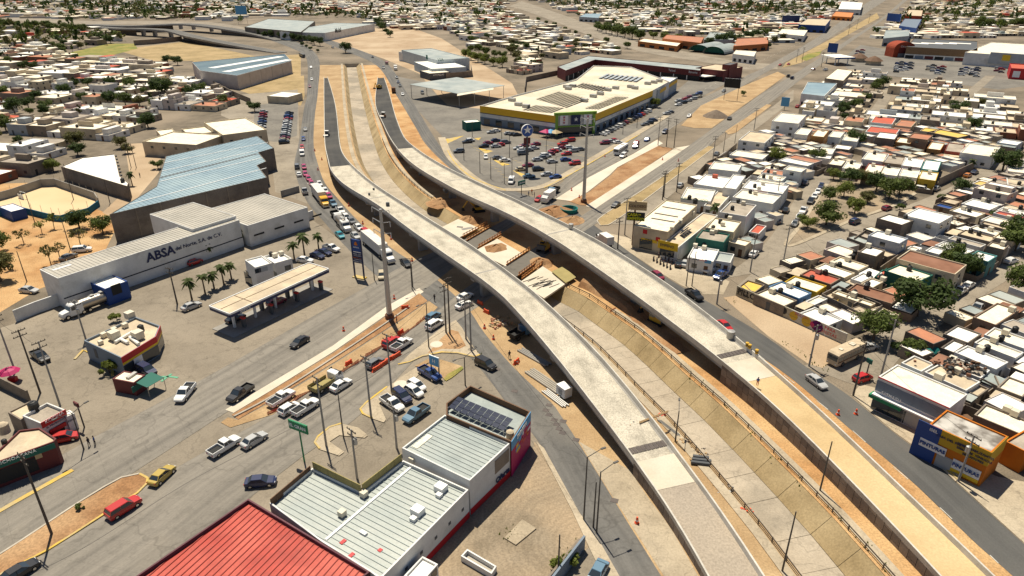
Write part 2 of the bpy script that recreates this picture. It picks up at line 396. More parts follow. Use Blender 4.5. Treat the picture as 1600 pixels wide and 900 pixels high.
la, lb = fit(L, ys), fit(CH_L, ys)
tag(ribbon_mb(on(la, .03), on(lb, .03), across=2).build('earthworks', 'dirt_pale'), 'sandy construction ground between the frontage road and the channel', 'ground', kind='structure')
B_R = [(600, 97), (620, 137), (640, 170), (665, 215), (700, 258), (740, 288), (800, 315), (860, 345), (950, 395), (1000, 430), (1050, 465), (1120, 512), (1200, 563), (1250, 601), (1330, 672), (1425, 752), (1520, 845), (1600, 915), (1750, 1060)]
rb = fit(spline([P(a, b, .03) for a, b in B_R], 6), ys); ra = fit(CH_R, ys)
tag(ribbon_mb(on(ra, .032), on(rb, .032), across=2).build('earthworks', 'dirt_orange'), 'orange construction ground between the channel and the eastern frontage road', 'ground', kind='structure')
ribbon('road', [(420, 62), (455, 75), (478, 90), (480, 140), (475, 170), (467, 222), (460, 262), (478, 312), (505, 345), (540, 385), (590, 432), (662, 485), (717, 540), (750, 575), (800, 640), (845, 695), (892, 790), (940, 860), (1010, 1010)], [(440, 56), (478, 72), (498, 92)] + R1R[1:], .05, 'road', 'grey frontage road curving past the petrol station, jammed with traffic', 'road')
ribbon('road', [(-250, 905), (-60, 800), (115, 700), (200, 655), (330, 585), (470, 505), (560, 455), (640, 410), (731, 372), (765, 356), (800, 337), (860, 300), (905, 262), (960, 230), (1000, 205), (1045, 178), (1070, 162), (1115, 145), (1167, 118), (1200, 102), (1282, 55), (1340, 15), (1362, 0), (1400, -18)],
       [(-250, 1010), (0, 866), (190, 750), (357, 642), (400, 618), (610, 482), (660, 455), (749, 386), (782, 365), (867, 312), (920, 277), (990, 239), (1025, 217), (1062, 192), (1100, 168), (1160, 135), (1215, 103), (1300, 57), (1372, 8), (1412, -16)], .06, 'avenue', 'concrete carriageway of the avenue on the petrol station side of the median', 'road')
ribbon('road', [(-120, 985), (10, 902), (172, 800), (231, 757), (360, 683), (420, 650), (662, 500), (735, 445), (792, 414), (827, 393), (927, 325), (1035, 255), (1077, 227), (1112, 202), (1157, 170), (1200, 140), (1250, 110), (1320, 65), (1375, 30), (1405, 5), (1425, -12)],
       [(60, 1050), (230, 905), (390, 778), (470, 715), (570, 642), (690, 520), (760, 470), (810, 431), (846, 405), (935, 347), (1000, 307), (1055, 272), (1107, 230), (1132, 207), (1200, 163), (1257, 120), (1330, 65), (1385, 27), (1418, 0), (1440, -16)], .064, 'avenue', 'concrete carriageway of the avenue on the side of the red-roofed store', 'road')
ribbon('road', [(952, 350), (1015, 307), (1115, 232), (1150, 207), (1200, 172), (1240, 140)], [(1000, 350), (1033, 318), (1104, 259), (1148, 226), (1194, 192), (1240, 156)], .052, 'street', 'narrow service road beside the pawn shop and palm houses', 'road')
ribbon('road', [(505, 66), (540, 80), (588, 102), (620, 150), (650, 200), (665, 225), (700, 260), (740, 289), (800, 317), (855, 346)], [(508, 60), (550, 74), (602, 97), (640, 152), (677, 212), (692, 232), (722, 258), (760, 283), (800, 297), (870, 320)], .054, 'road', 'grey frontage road running past the open shed and the parking lot', 'road')
ribbon('road', [(855, 346), (950, 400), (1000, 435), (1050, 470), (1120, 515), (1200, 565), (1250, 602), (1330, 672), (1425, 752), (1520, 845), (1600, 915), (1750, 1060)], [(900, 330), (985, 395), (1032, 428), (1065, 448), (1112, 475), (1200, 528), (1260, 574), (1325, 617), (1395, 675), (1450, 715), (1495, 755), (1600, 850), (1780, 1010)], .056, 'road_dark', 'dark asphalt frontage road beside the sand-filled ramp', 'road')
ribbon('road', [(795, 10), (815, 15), (875, 37), (925, 57), (1000, 80), (1100, 97), (1160, 108), (1215, 108)], [(815, 2), (835, 8), (890, 27), (945, 47), (1015, 68), (1110, 88), (1165, 97), (1215, 100)], .05, 'street', 'pale avenue curving between the far houses and the strip mall', 'road')
ribbon('road', [(-40, 30), (60, 34), (140, 38), (240, 38), (330, 42), (420, 62)], [(-40, 24), (60, 28), (140, 33), (240, 33), (340, 36), (440, 56)], .045, 'street', 'far highway leading up to the overpass', 'road')
sheet('parking_lot', [(690, 212), (700, 243), (725, 268), (760, 290), (800, 296), (850, 290), (900, 262), (955, 230), (1040, 182), (1095, 152), (1150, 122), (1085, 118), (1000, 190), (880, 225), (750, 200)], .036, 'lot_asphalt', 'grey parking lot in front of the yellow-banded supermarket', 'parking lot')
sheet('pavement', [(600, 115), (632, 150), (660, 180), (690, 212), (750, 205), (752, 170), (700, 165), (662, 128)], .024, 'lot_asphalt', 'cracked concrete yard beside the open shed', 'pavement')
sheet('dirt_lot', [(545, 45), (640, 42), (690, 60), (800, 130), (815, 160), (752, 192), (700, 168), (655, 115), (600, 92), (560, 78), (500, 62)], .02, 'earth', 'bare brown vacant ground beyond the frontage road', 'ground')
sheet('dirt_lot', [(180, 78), (290, 65), (400, 88), (470, 85), (470, 130), (400, 150), (340, 130), (300, 95), (240, 95)], .022, 'dry_grass', 'dry grass field beside the blue-roofed warehouse near the overpass', 'ground')
sheet('grass_strip', [(110, 82), (170, 68), (210, 68), (215, 76), (160, 90), (120, 88)], .026, 'green_grass', 'green grass patch below the far overpass', 'ground')
sheet('dirt_lot', [(385, 125), (475, 118), (476, 150), (470, 165), (420, 152), (395, 142)], .024, 'dry_grass', 'dry grass plot between warehouse and frontage road', 'ground')
sheet('dirt_lot', [(-80, 290), (60, 285), (170, 335), (180, 360), (165, 390), (120, 430), (60, 452), (-20, 500), (-120, 540)], .022, 'dirt_orange', 'orange earth park beside the sports court', 'ground')
sheet('dirt_lot', [(195, 225), (255, 222), (248, 270), (210, 315), (175, 340), (160, 332), (205, 290)], .024, 'earth', 'dirt track between the blue warehouse and the grey block building', 'ground')
sheet('pavement', [(350, 150), (465, 140), (468, 222), (462, 262), (480, 318), (430, 300), (420, 215), (345, 180)], .028, 'street', 'pale concrete yard beside the blue warehouse', 'pavement')
sheet('parking_lot', [(398, 165), (466, 155), (464, 212), (432, 222), (395, 215)], .03, 'lot_asphalt', 'walled lot packed with parked cars beside the frontage road', 'parking lot')
sheet('dirt_lot', [(1095, 165), (1160, 135), (1215, 112), (1228, 118), (1200, 138), (1157, 168), (1112, 200), (1085, 200), (1064, 196)], .075, 'dirt_pale', 'dirt median with a gravel heap on the avenue', 'ground')
sheet('dirt_lot', [(1222, 106), (1252, 98), (1290, 76), (1318, 58), (1374, 28), (1370, 20), (1300, 60), (1228, 98)], .076, 'dry_grass', 'far grassy median of the avenue', 'ground')
sheet('grass_strip', [(1250, 92), (1262, 84), (1284, 80), (1280, 86), (1260, 95)], .08, 'green_grass', 'mown green lawn on the far median', 'ground')
sheet('dirt_lot', [(870, 308), (905, 320), (922, 322), (1030, 247), (1052, 232), (1028, 228), (965, 262), (955, 273), (920, 300), (895, 312)], .08, 'dirt_red', 'red earth median strip with the tall mast', 'ground')
sheet('new_kerb_strip', [(868, 311), (920, 277), (990, 240), (1027, 218), (1036, 224), (965, 261), (954, 272), (918, 300), (892, 314)], .084, 'new_concrete', 'fresh pale concrete strip beside the supermarket carriageway', 'pavement')
sheet('new_kerb_strip', [(915, 322), (1030, 248), (1055, 231), (1078, 227), (1035, 256), (930, 326)], .082, 'new_concrete', 'fresh pale concrete strip beside the red earth median', 'pavement')
sheet('median', [(934, 343), (945, 335), (1000, 300), (1055, 263), (1107, 228), (1117, 230), (1015, 307), (965, 343), (950, 352), (938, 352)], .14, 'dry_grass', 'dry grassy median ending near the pawn shop sign', 'median')
sheet('median', [(1133, 205), (1198, 163), (1206, 164), (1150, 207), (1138, 210)], .12, 'dirt_pale', 'narrow dirt median farther up the avenue', 'median')
strip('kerb', [(950, 352), (938, 353), (933, 346), (945, 335), (1000, 300), (1055, 263), (1107, 228)], .3, .2, 'kerb', 'worn kerb round the dry grassy median tip', 'kerb')
strip('kerb', [(950, 352), (965, 343), (1015, 307), (1117, 230)], .3, .2, 'kerb', 'worn kerb on the pawn shop side of the grassy median', 'kerb')
M1 = [(-120, 972), (0, 899), (75, 860), (172, 798), (215, 771), (230, 756), (231, 748), (218, 741), (190, 747), (125, 785), (0, 867), (-120, 935)]
sheet('median', M1, .16, 'dirt_red', 'reddish earth median island with yellow kerb and a small shrub', 'median')
strip('kerb', M1[:8], .35, .2, 'kerb_yellow', 'bright yellow kerb round the tip of the reddish median', 'kerb')
strip('kerb', M1[7:], .3, .2, 'kerb', 'faded kerb along the far side of the reddish median', 'kerb')
strip('kerb', [(-40, 822), (0, 799), (60, 765), (114, 735)], .8, .14, 'kerb_yellow', 'yellow painted divider beside the small red store', 'kerb')
sheet('new_kerb_strip', [(352, 640), (400, 612), (520, 540), (605, 478), (655, 450), (662, 456), (612, 486), (520, 550), (420, 612), (365, 645)], .085, 'new_concrete', 'fresh pale concrete strip along the construction median', 'pavement')
sheet('median', [(362, 648), (420, 613), (520, 552), (612, 488), (655, 458), (668, 470), (625, 500), (535, 558), (430, 622), (372, 655)], .09, 'dirt_red', 'brown earth strip of the construction median', 'median')
sheet('median', [(356, 652), (372, 656), (432, 624), (536, 560), (628, 500), (670, 470), (684, 480), (664, 500), (600, 540), (520, 590), (425, 648), (385, 660), (360, 668), (345, 660)], .088, 'dirt_pale', 'sandy strip of the construction median behind red netting', 'median')
strip('kerb', [(366, 652), (430, 618), (520, 561), (600, 508), (640, 480)], .35, .3, 'concrete', 'grey concrete edging along the construction median', 'kerb')
I1 = [(622, 570), (640, 553), (668, 530), (690, 512), (712, 500), (722, 512), (735, 535), (750, 555), (740, 558), (715, 552), (690, 551), (660, 557), (640, 566)]
sheet('island', I1, .16, 'sidewalk', 'triangular paved island with lamp posts at the junction', 'traffic island')
sheet('island_dirt', [(668, 552), (690, 528), (705, 515), (716, 518), (728, 540), (718, 545), (690, 545)], .168, 'dirt_red', 'brown earth patch on the triangular island', 'ground')
strip('kerb', [(622, 570), (640, 566), (660, 557), (690, 551), (715, 552), (740, 558), (750, 555)], .3, .2, 'kerb_yellow', 'curved yellow kerb of the triangular island', 'kerb')
I2 = [(563, 640), (572, 630), (605, 605), (628, 588), (650, 574), (660, 578), (650, 590), (640, 612), (612, 618), (592, 630), (603, 655), (600, 660), (582, 654), (568, 647)]
sheet('island', I2, .15, 'sidewalk', 'narrow kerbed island beside the parked white cars', 'traffic island')
strip('kerb', [(582, 654), (567, 647), (563, 640), (572, 630), (605, 605)], .35, .2, 'kerb_yellow', 'yellow kerb tip beside the parked cars', 'kerb')
I3 = [(492, 692), (497, 683), (515, 668), (535, 662), (560, 668), (575, 680), (570, 684), (530, 680), (515, 690), (538, 706), (530, 712), (500, 702)]
sheet('island', I3, .15, 'sidewalk', 'yellow-edged island below the green sign', 'traffic island')
strip('kerb', [(500, 702), (492, 692), (497, 683), (515, 668), (535, 662)], .35, .2, 'kerb_yellow', 'yellow kerb of the island below the green sign', 'kerb')
I4 = [(648, 572), (670, 560), (690, 562), (722, 572), (712, 582), (695, 593), (690, 588), (668, 575)]
sheet('island', I4, .15, 'dirt_pale', 'sandy island under the blue sign', 'traffic island')
sheet('grass_strip', [(693, 592), (700, 584), (722, 572), (724, 576), (706, 590), (697, 595)], .17, 'green_grass', 'strip of green grass under the blue sign', 'ground')
sheet('dirt_lot', [(835, 690), (850, 705), (900, 805), (925, 835), (925, 850), (890, 885), (870, EXT), (560, EXT), (620, 900), (720, 800), (830, 715)], .035, 'dirt_grey', 'gravelly yard with tyre tracks beside the white store wall', 'ground')
sheet('pavement', [(838, 690), (850, 700), (905, 800), (935, 842), (965, 895), (1010, 975), (985, 975), (940, 895), (918, 850), (895, 800)], .16, 'sidewalk', 'broken pavement along the frontage road beside the gravelly yard', 'pavement')
sheet('pavement', [(925, 850), (960, 900), (1000, 975), (880, 975), (880, 905), (912, 865)], .06, 'concrete_lot', 'concrete apron with a parked dark car at the frame edge', 'pavement')
ribbon('pavement', [(905, 690), (942, 752), (985, 818), (1030, 888), (1100, 1000)], [(985, 735), (1010, 775), (1045, 820), (1088, 895), (1150, 1000)], .05, 'sidewalk', 'sandy verge between the frontage road and the ramp wall', 'pavement')
sheet('pavement', [(1395, 673), (1330, 617), (1345, 600), (1385, 610), (1440, 660), (1500, 720), (1560, 745), (1640, 760), (1780, 950), (1760, 990), (1600, 848), (1495, 753), (1450, 713)], .07, 'sidewalk', 'wide pale pavement in front of the blue and orange shop', 'pavement')
sheet('dirt_lot', [(1130, 465), (1150, 462), (1240, 495), (1320, 535), (1330, 548), (1285, 575), (1262, 568), (1200, 525)], .05, 'earth', 'weedy dirt verge below the painted wall', 'ground')
sheet('pavement', [(985, 372), (1005, 380), (1050, 398), (1100, 418), (1140, 440), (1130, 460), (1100, 460), (1065, 446), (1030, 425), (985, 395), (940, 362)], .045, 'sidewalk', 'dusty forecourt of the pawn shop', 'pavement')
ROADPX = []
for zi_, (lab, A_, B_) in enumerate((
 ('pale concrete street with a parked camper between the houses', [(1255, 572), (1330, 545), (1400, 505), (1470, 455), (1540, 412), (1620, 368)], [(1345, 605), (1380, 590), (1420, 545), (1500, 487), (1570, 440), (1650, 392)]),
 ('wide street leading to the small park', [(1100, 440), (1140, 425), (1200, 375), (1250, 300), (1275, 275), (1290, 262)], [(1190, 425), (1215, 405), (1235, 385), (1250, 355), (1290, 300), (1300, 268)]),
 ('street below the park heading to the upper right', [(1150, 448), (1232, 386), (1330, 345), (1420, 320), (1500, 285), (1540, 260), (1600, 245)], [(1190, 452), (1250, 410), (1330, 372), (1400, 352), (1470, 320), (1560, 280), (1620, 262)]),
 ('far street beyond the park', [(1370, 222), (1440, 190), (1500, 150), (1540, 118)], [(1392, 222), (1465, 190), (1520, 150), (1556, 118)]),
 ('shady street lined with trees between far houses', [(1355, 180), (1375, 150), (1385, 128)], [(1376, 180), (1393, 150), (1400, 128)]))):
 ROADPX.append(A_ + B_[::-1]); L, Q = pair(A_, B_, .04 + .006 * zi_); tag(ribbon_mb(L, Q).build('street', 'street'), lab, 'street', kind='structure')
sheet('park', [(1232, 384), (1252, 350), (1290, 290), (1330, 268), (1420, 278), (1432, 300), (1400, 320), (1330, 345)], .12, 'dirt_grey', 'small neighbourhood park under leafy trees', 'park')
strip('kerb', [(1430, 302), (1400, 320), (1330, 345), (1232, 385), (1252, 350), (1292, 288)], 1.2, .18, 'sidewalk', 'tan kerb path round the small park', 'kerb')
sheet('parking_lot', [(1310, 95), (1345, 70), (1400, 80), (1600, 105), (1640, 130), (1560, 140), (1420, 122), (1330, 112)], .03, 'lot_asphalt', 'busy parking lot before the brown-walled mall', 'parking lot')
# ================================================================ viaducts
def prof(tab):
 def f(y):
  if y <= tab[0][0]: return tab[0][1]
  for (a, b), (c, d) in zip(tab, tab[1:]):
   if y <= c: return b + (d - b) * (y - a) / (c - a)
  return tab[-1][1]
 return f
def line3(px, f):
 out = []
 for a, b in px:
  z = 4.0
  for _ in range(6): z = f(P(a, b, z).y)
  out.append(P(a, b, z))
 return spline(out, 3.0)
def viaduct(name, label, Lp, Rp, f, joints, abut, farab, piers, fill, planks):
 t = thing(name, label, 'viaduct', (0, 0, 0), 0, 'twin viaducts under construction')
 L, Q = line3(Lp, f), line3(Rp, f)
 n = int(sum((b - a).length for a, b in zip(L, L[1:])) / 3.0)
 L, Q = resample(L, n), resample(Q, n)
 for _ in range(6):
  for c in (L, Q):
   d = [p.copy() for p in c]
   for i in range(1, n - 1): c[i] = (d[i - 1] + 2 * d[i] + d[i + 1]) / 4
 def near_on(p, c):
  best = None
  for a, b in zip(c, c[1:]):
   e = b - a; t_ = max(0, min(1, (p - a).dot(e) / max(1e-6, e.dot(e)))); q_ = a + e * t_
   if best is None or (q_ - p).length < (best - p).length: best = q_
  return best
 N = [near_on(p, Q) for p in L]; W = [Vector((b.x - a.x, b.y - a.y, 0)).length for a, b in zip(L, N)]; C = [(a + b) / 2 for a, b in zip(L, N)]
 mid = sorted(w_ for w_, c_ in zip(W, C) if abut < c_.y < farab); wd = mid[len(mid) // 2]; print('WIDTH', wd, min(mid), max(mid))
 for _ in range(8):
  d = [p.copy() for p in C]; W2 = W[:]
  for i in range(1, n - 1): C[i] = (d[i - 1] + 2 * d[i] + d[i + 1]) / 4; W[i] = (W2[i - 1] + 2 * W2[i] + W2[i + 1]) / 4
 for i in range(n):
  tg = C[min(i + 1, n - 1)] - C[max(i - 1, 0)]; tg.z = 0; tg.normalize(); nm = Vector((-tg.y, tg.x, 0))
  if (L[i] - C[i]).dot(nm) < 0: nm = -nm
  w_ = .5 * W[i]
  z = f(C[i].y); C[i].z = z; L[i] = C[i] + nm * w_; Q[i] = C[i] - nm * w_
 def at_y(y): return min(range(n), key=lambda i: abs(C[i].y - y))
 up = Vector((0, 0, 1)); ia, ib = at_y(farab), at_y(abut)
 cuts = [ia] + [at_y(y) for y in joints] + [ib]
 def side(i, d): return L[i] + (Q[i] - L[i]).normalized() * d     # d metres in from the left edge
 def rside(i, d): return Q[i] + (L[i] - Q[i]).normalized() * d
 def extr(nm, idx, sec, mats, shrink=0.0):
  mb = MB(); vs = []
  for j, i in enumerate(idx):
   for (sd, d, z) in sec: vs.append((side(i, d) if sd == 0 else rside(i, d)) + up * z)
  m = len(sec); fs = []
  for j in range(len(idx) - 1):
   for k in range(m): fs.append((j * m + k, j * m + (k + 1) % m, (j + 1) * m + (k + 1) % m, (j + 1) * m + k))
  fs += [tuple(range(m - 1, -1, -1)), tuple(range((len(idx) - 1) * m, len(idx) * m))]
  o = mb.add(vs, fs).build(nm, mats, t); return o
 def fixn(o):
  bm = bmesh.new(); bm.from_mesh(o.data); bmesh.ops.recalc_face_normals(bm, faces=bm.faces); bm.to_mesh(o.data); bm.free()
 for a, b in zip(cuts, cuts[1:]):
  idx = list(range(a, b + 1))
  if len(idx) < 2: continue
  o = extr('deck_slab', idx, [(0, .32, -.85), (1, .32, -.85), (1, .02, -1.12), (0, .02, -1.12)], 'concrete')
  fixn(o)
  mb = ribbon_mb([side(i, .36) - up * .84 for i in idx], [rside(i, .36) - up * .84 for i in idx], across=2)
  mb.build('deck_surface', 'deck', o)
  for sd_ in (side, rside): ribbon_mb([sd_(i, .37) - up * .83 for i in idx], [sd_(i, .72) - up * .83 for i in idx]).build('parapet_shade_band', 'concrete_grey', o)  # stained dark band that also paints the parapet's inner shade onto the deck
  if a != cuts[0]:
   mb = MB(); mb.slab(side(a, .4) - up * .83, rside(a, .4) - up * .83, rside(a, .4).lerp(rside(a + 1, .4), .16) - up * .83, side(a, .4).lerp(side(a + 1, .4), .16) - up * .83, .05); mb.build('expansion_joint', 'concrete_grey', o)
  for s in (0, 1):
   fixn(extr('parapet', idx, [(s, 0, 0), (s, .22, 0), (s, .34, -.85), (s, 0, -1.1)], 'concrete_light'))
   fixn(extr('girder', idx, [(s, .55, -1.13), (s, 1.15, -1.13), (s, 1.15, -1.75), (s, 1.4, -2.0), (s, .4, -2.0), (s, .55, -1.75)], 'concrete'))
  fixn(extr('girder', idx, [(0, wd / 2 - .3, -1.13), (0, wd / 2 + .3, -1.13), (0, wd / 2 + .5, -2.0), (0, wd / 2 - .5, -2.0)], 'concrete_grey'))
 for y in piers:
  i = at_y(y); c = C[i]; tg = (C[i + 1] - C[i - 1]); rz = math.atan2(tg.y, tg.x); h = c.z - 2.01
  pe = MB().box((0, 0, 0), (1.3, 2.3, h - 1.0)).build('pier', 'concrete_grey', t, loc=(c.x, c.y, 0)); pe.rotation_euler.z = rz
  mb = MB(); hw = wd / 2 - .5
  mb.add([(-.75, -1.15, h - 1.3), (.75, -1.15, h - 1.3), (.75, 1.15, h - 1.3), (-.75, 1.15, h - 1.3), (-.75, -hw, h - .5), (.75, -hw, h - .5), (.75, hw, h - .5), (-.75, hw, h - .5), (-.75, -hw, h), (.75, -hw, h), (.75, hw, h), (-.75, hw, h)],
               [(3, 2, 1, 0), (8, 9, 10, 11), (0, 1, 5, 4), (1, 2, 6, 5), (2, 3, 7, 6), (3, 0, 4, 7), (4, 5, 9, 8), (5, 6, 10, 9), (6, 7, 11, 10), (7, 4, 8, 11)])
  mb.build('pier_cap', 'concrete_grey', pe)
 for (a, b, m) in ((ib, n - 1, fill), (0, ia, 'new_asphalt')):
  idx = list(range(a, b + 1))
  if len(idx) < 2: continue
  o = ribbon_mb([side(i, .3) - up * .8 for i in idx], [rside(i, .3) - up * .8 for i in idx], across=2).build('ramp_fill', m, t)
  for s in (0, 1):
   fixn(extr('parapet', idx, [(s, 0, 0), (s, .25, 0), (s, .34, -.85), (s, .06, -.85)], 'concrete_light'))
   mb = MB()
   for i, k in zip(idx, idx[1:]):
    q0, q1 = (side(i, .2), side(k, .2)) if s == 0 else (rside(i, .2), rside(k, .2))
    mb.quad(Vector((q0.x, q0.y, -.05)), Vector((q1.x, q1.y, -.05)), q1 - up * .85, q0 - up * .85)
   mb.build('wall_core', 'dark', t)
   if s == 0:
    for i, k in zip(idx, idx[1:]):
     for j in range(2):
      q0, q1 = side(i, .04).lerp(side(k, .04), j / 2 + .012), side(i, .04).lerp(side(k, .04), j / 2 + .488)
      zt = min(q0.z, q1.z) - .84; zz = .02 + (.55 if (i * 2 + j) % 2 else 0)
      zs = [.02] + [z for z in (zz + 1.5 * u for u in range(1 if zz < .1 else 0, 6)) if .3 < z < zt - .2] + [zt]
      for z0, z1 in zip(zs, zs[1:]):
       c4 = [Vector((q0.x, q0.y, z0 + .03)), Vector((q1.x, q1.y, z0 + .03)), Vector((q1.x, q1.y, z1 - .03 + (q1.z - .84 - zt if z1 == zt else 0))), Vector((q0.x, q0.y, z1 - .03 + (q0.z - .84 - zt if z1 == zt else 0)))]
       nin = (Q[i] - L[i]).normalized() * .14; c8 = c4 + [v + nin for v in c4]
       MB().add(c8, [(0, 1, 2, 3), (4, 7, 6, 5), (0, 4, 5, 1), (1, 5, 6, 2), (2, 6, 7, 3), (3, 7, 4, 0)]).build('wall_panel', rnd.choice(['panel_a', 'panel_a', 'panel_b']), t)
 for i in (ia, ib):
  q = [side(i, .25), rside(i, .25)]
  MB().add([Vector((q[0].x, q[0].y, 0)), Vector((q[1].x, q[1].y, 0)), q[1] - up * .9, q[0] - up * .9], [(0, 1, 2, 3)]).build('abutment', 'concrete_grey', t)
 i = ib
 mb = MB(); mb.slab(side(i, .4) - up * .76, rside(i, .4) - up * .76, rside(i + 2, .4) - up * .76, side(i + 2, .4) - up * .76, .1); o = mb.build('approach_slab', 'new_concrete', t)
 for k in range(planks):
  u0, u1 = (k + .06) / planks, (k + .94) / planks
  a0, a1 = side(i - 1, .5).lerp(rside(i - 1, .5), u0), side(i - 1, .5).lerp(rside(i - 1, .5), u1)
  e = (C[i] - C[i - 1]).normalized() * 1.3
  MB().slab(a0 - up * .74, a1 - up * .74, a1 + e - up * .74, a0 + e - up * .74, .08).build('joint_plank', 'plank_dark', t)
 return t, L, Q, C
mat('concrete_light', (.60, .565, .50), (.50, .47, .41), .6, (.42, .39, .34), .25, grain=.1, lo3=.52, hi3=.75)
mat('panel_a', (.19, .148, .118), (.15, .118, .095), .6, grain=.1); mat('panel_b', (.25, .198, .155), (.21, .165, .13), .6, grain=.1)
mat('panel_olive', (.34, .28, .12), (.29, .24, .1), .6)
mat('plank_dark', (.13, .11, .10), (.10, .085, .08), .9)
mat('fill_sand', (.52, .375, .195), (.44, .31, .155), .2, (.58, .435, .24), .06, grain=.1, detail=9)
mat('fill_gravel', (.335, .285, .23), (.28, .236, .188), .16, (.39, .325, .25), .06, grain=.18, detail=9)
zA = prof([(40, 1.2), (60, 1.8), (81, 3.0), (88, 3.6), (105, 5.2), (130, 6.8), (160, 7.3), (190, 6.9), (225, 5.6), (250, 4.2), (300, 2.2), (360, .95), (600, .9)])
zB = prof([(40, 1.7), (60, 2.4), (80, 3.2), (108, 4.4), (130, 5.6), (160, 6.8), (190, 7.3), (215, 6.9), (245, 5.6), (275, 4.3), (340, 2.0), (420, .95), (700, .9)])
AL = [(506, 120), (506, 162), (507, 222), (512, 247), (517, 267), (540, 290), (585, 315), (610, 335), (657, 370), (710, 407), (775, 450), (800, 479), (832, 512), (870, 560), (900, 597), (940, 650), (960, 675), (992, 717), (1050, 799), (1107, 898), (1160, 1000)]
AR = [(512, 120), (524, 162), (531, 222), (537, 242), (560, 267), (585, 287), (612, 305), (650, 329), (700, 360), (750, 391), (790, 420), (832, 452), (867, 483), (910, 523), (950, 565), (985, 607), (1012, 640), (1045, 682), (1097, 752), (1145, 819), (1197, 898), (1260, 1000)]
BL = [(590, 120), (586, 160), (597, 190), (612, 220), (640, 252), (687, 282), (730, 305), (775, 325), (800, 336), (832, 353), (862, 371), (895, 393), (930, 417), (960, 438), (990, 459), (1030, 489), (1072, 520), (1125, 560), (1200, 623), (1255, 675), (1320, 742), (1400, 825), (1471, 900), (1560, 1000)]
BR = [(597, 112), (607, 140), (618, 180), (632, 215), (645, 227), (665, 242), (705, 265), (750, 286), (800, 308), (835, 325), (882, 347), (925, 369), (962, 390), (1015, 422), (1055, 450), (1095, 480), (1142, 517), (1182, 550), (1250, 610), (1322, 675), (1390, 742), (1470, 817), (1557, 900), (1660, 1000)]
VA = viaduct('viaduct', 'curved concrete viaduct nearer the petrol station, its near ramp filled with grey gravel', AL, AR, zA, [200, 143], 83, 243, [226, 200, 172, 143, 112], 'fill_gravel', 9)
VB = viaduct('viaduct', 'curved concrete viaduct nearer the supermarket, its near ramp filled with yellow sand', BL, BR, zB, [218, 168], 108, 268, [243, 218, 194, 168, 138], 'fill_sand', 9)
_rs = [Vector((p.x, p.y, .03)) for p in offset(CH_R, .5)]; _ls = [Vector((p.x, p.y, .03)) for p in offset(CH_L, -.5)]
guardrail([p for p in _rs if 206 < p.y < 300], 'steel guardrail along the far stretch of the channel, supermarket side')
guardrail([p for p in _rs if p.y < 148], 'rusty guardrail along the near stretch of the channel, sand ramp side')
guardrail([p for p in _ls if p.y < 142], 'rusty guardrail along the near stretch of the channel, gravel ramp side')
def decking(name, corners, z, th, m, label, cat, kind=None):
 q = [P(a, b, z) for a, b in corners]
 k = (q[1] - q[0]).cross(q[2] - q[0]).z
 if k < 0: q = q[::-1]
 o = MB().slab(*q, th).build(name, m)
 return tag(o, label, cat, kind=kind)
decking('cover_slab', [(690, 355), (716, 342), (748, 356), (715, 372)], .5, .45, 'new_concrete', 'pale cover slab with a shadowed opening next to the far guardrail', 'slab')
decking('cover_slab', [(742, 392), (777, 373), (818, 397), (790, 416)], .5, .45, 'new_concrete', 'large pale cover slab between the two street bridges', 'slab')
decking('cover_slab', [(812, 441), (848, 416), (887, 441), (850, 466)], .5, .45, 'new_concrete', 'pale cover slab littered with reinforcing bars', 'slab')
decking('bridge_deck', [(720, 378), (765, 354), (784, 365), (738, 392)], .42, .4, 'avenue', 'street bridge over the channel for the supermarket-side carriageway', 'bridge')
decking('bridge_deck', [(780, 420), (827, 392), (850, 406), (800, 436)], .42, .4, 'avenue', 'street bridge over the channel for the pawn-shop-side carriageway', 'bridge')
def fence_line(a, b, label, m='rust_orange', n=9, h=1.0, z=.42):
 p0, p1 = P(*a, z), P(*b, z); t = thing('railing', label, 'railing', p0, 0, 'rusty railings of the street bridges')
 d = p1 - p0; rz = math.atan2(d.y, d.x); t.rotation_euler.z = rz; l_ = d.length
 MB().box((l_ / 2, 0, h - .18), (l_, .08, .18)).box((l_ / 2, 0, .05), (l_, .2, .35)).build('rail', m, t)
 me = shared('post', MB().box((0, 0, 0), (.12, .14, h + .15)), m)
 for i in range(n): link('post', me, t, (l_ * (i + .5) / n, 0, 0))
plain('rust_orange', (.42, .17, .045), .9)
fence_line((723, 371), (762, 350), 'rusty railing beside the shadowed cover slab')
fence_line((729, 377), (767, 355), 'rusty railing on the far edge of the supermarket-side bridge')
fence_line((747, 388), (783, 367), 'rusty railing on the near edge of the supermarket-side bridge')
fence_line((791, 415), (828, 391), 'rusty railing on the far edge of the pawn-shop-side bridge')
fence_line((810, 432), (843, 408), 'rusty railing on the near edge of the pawn-shop-side bridge')
fence_line((815, 437), (848, 413), 'rusty railing beside the slab of reinforcing bars')
decking('formwork_panel', [(862, 424), (880, 416), (900, 433), (884, 442)], 1.0, .2, 'panel_olive', 'olive plywood formwork platform beside the excavation', 'formwork')
for s_, (c_, lb) in enumerate(((CH_L, 'left'), (CH_R, 'right'))):
 for far_ in (0, 1):
  q = [Vector((p.x, p.y, .03)) for p in offset(c_, (-1 if s_ == 0 else 1) * 1.5) if (p.y > 215 if far_ else p.y < 140)]
  strip('bank_path', q, 1.5, .14, 'sidewalk', 'pale path along the %s bank of the %s channel stretch' % (lb, 'far' if far_ else 'near'), 'path', px=False)
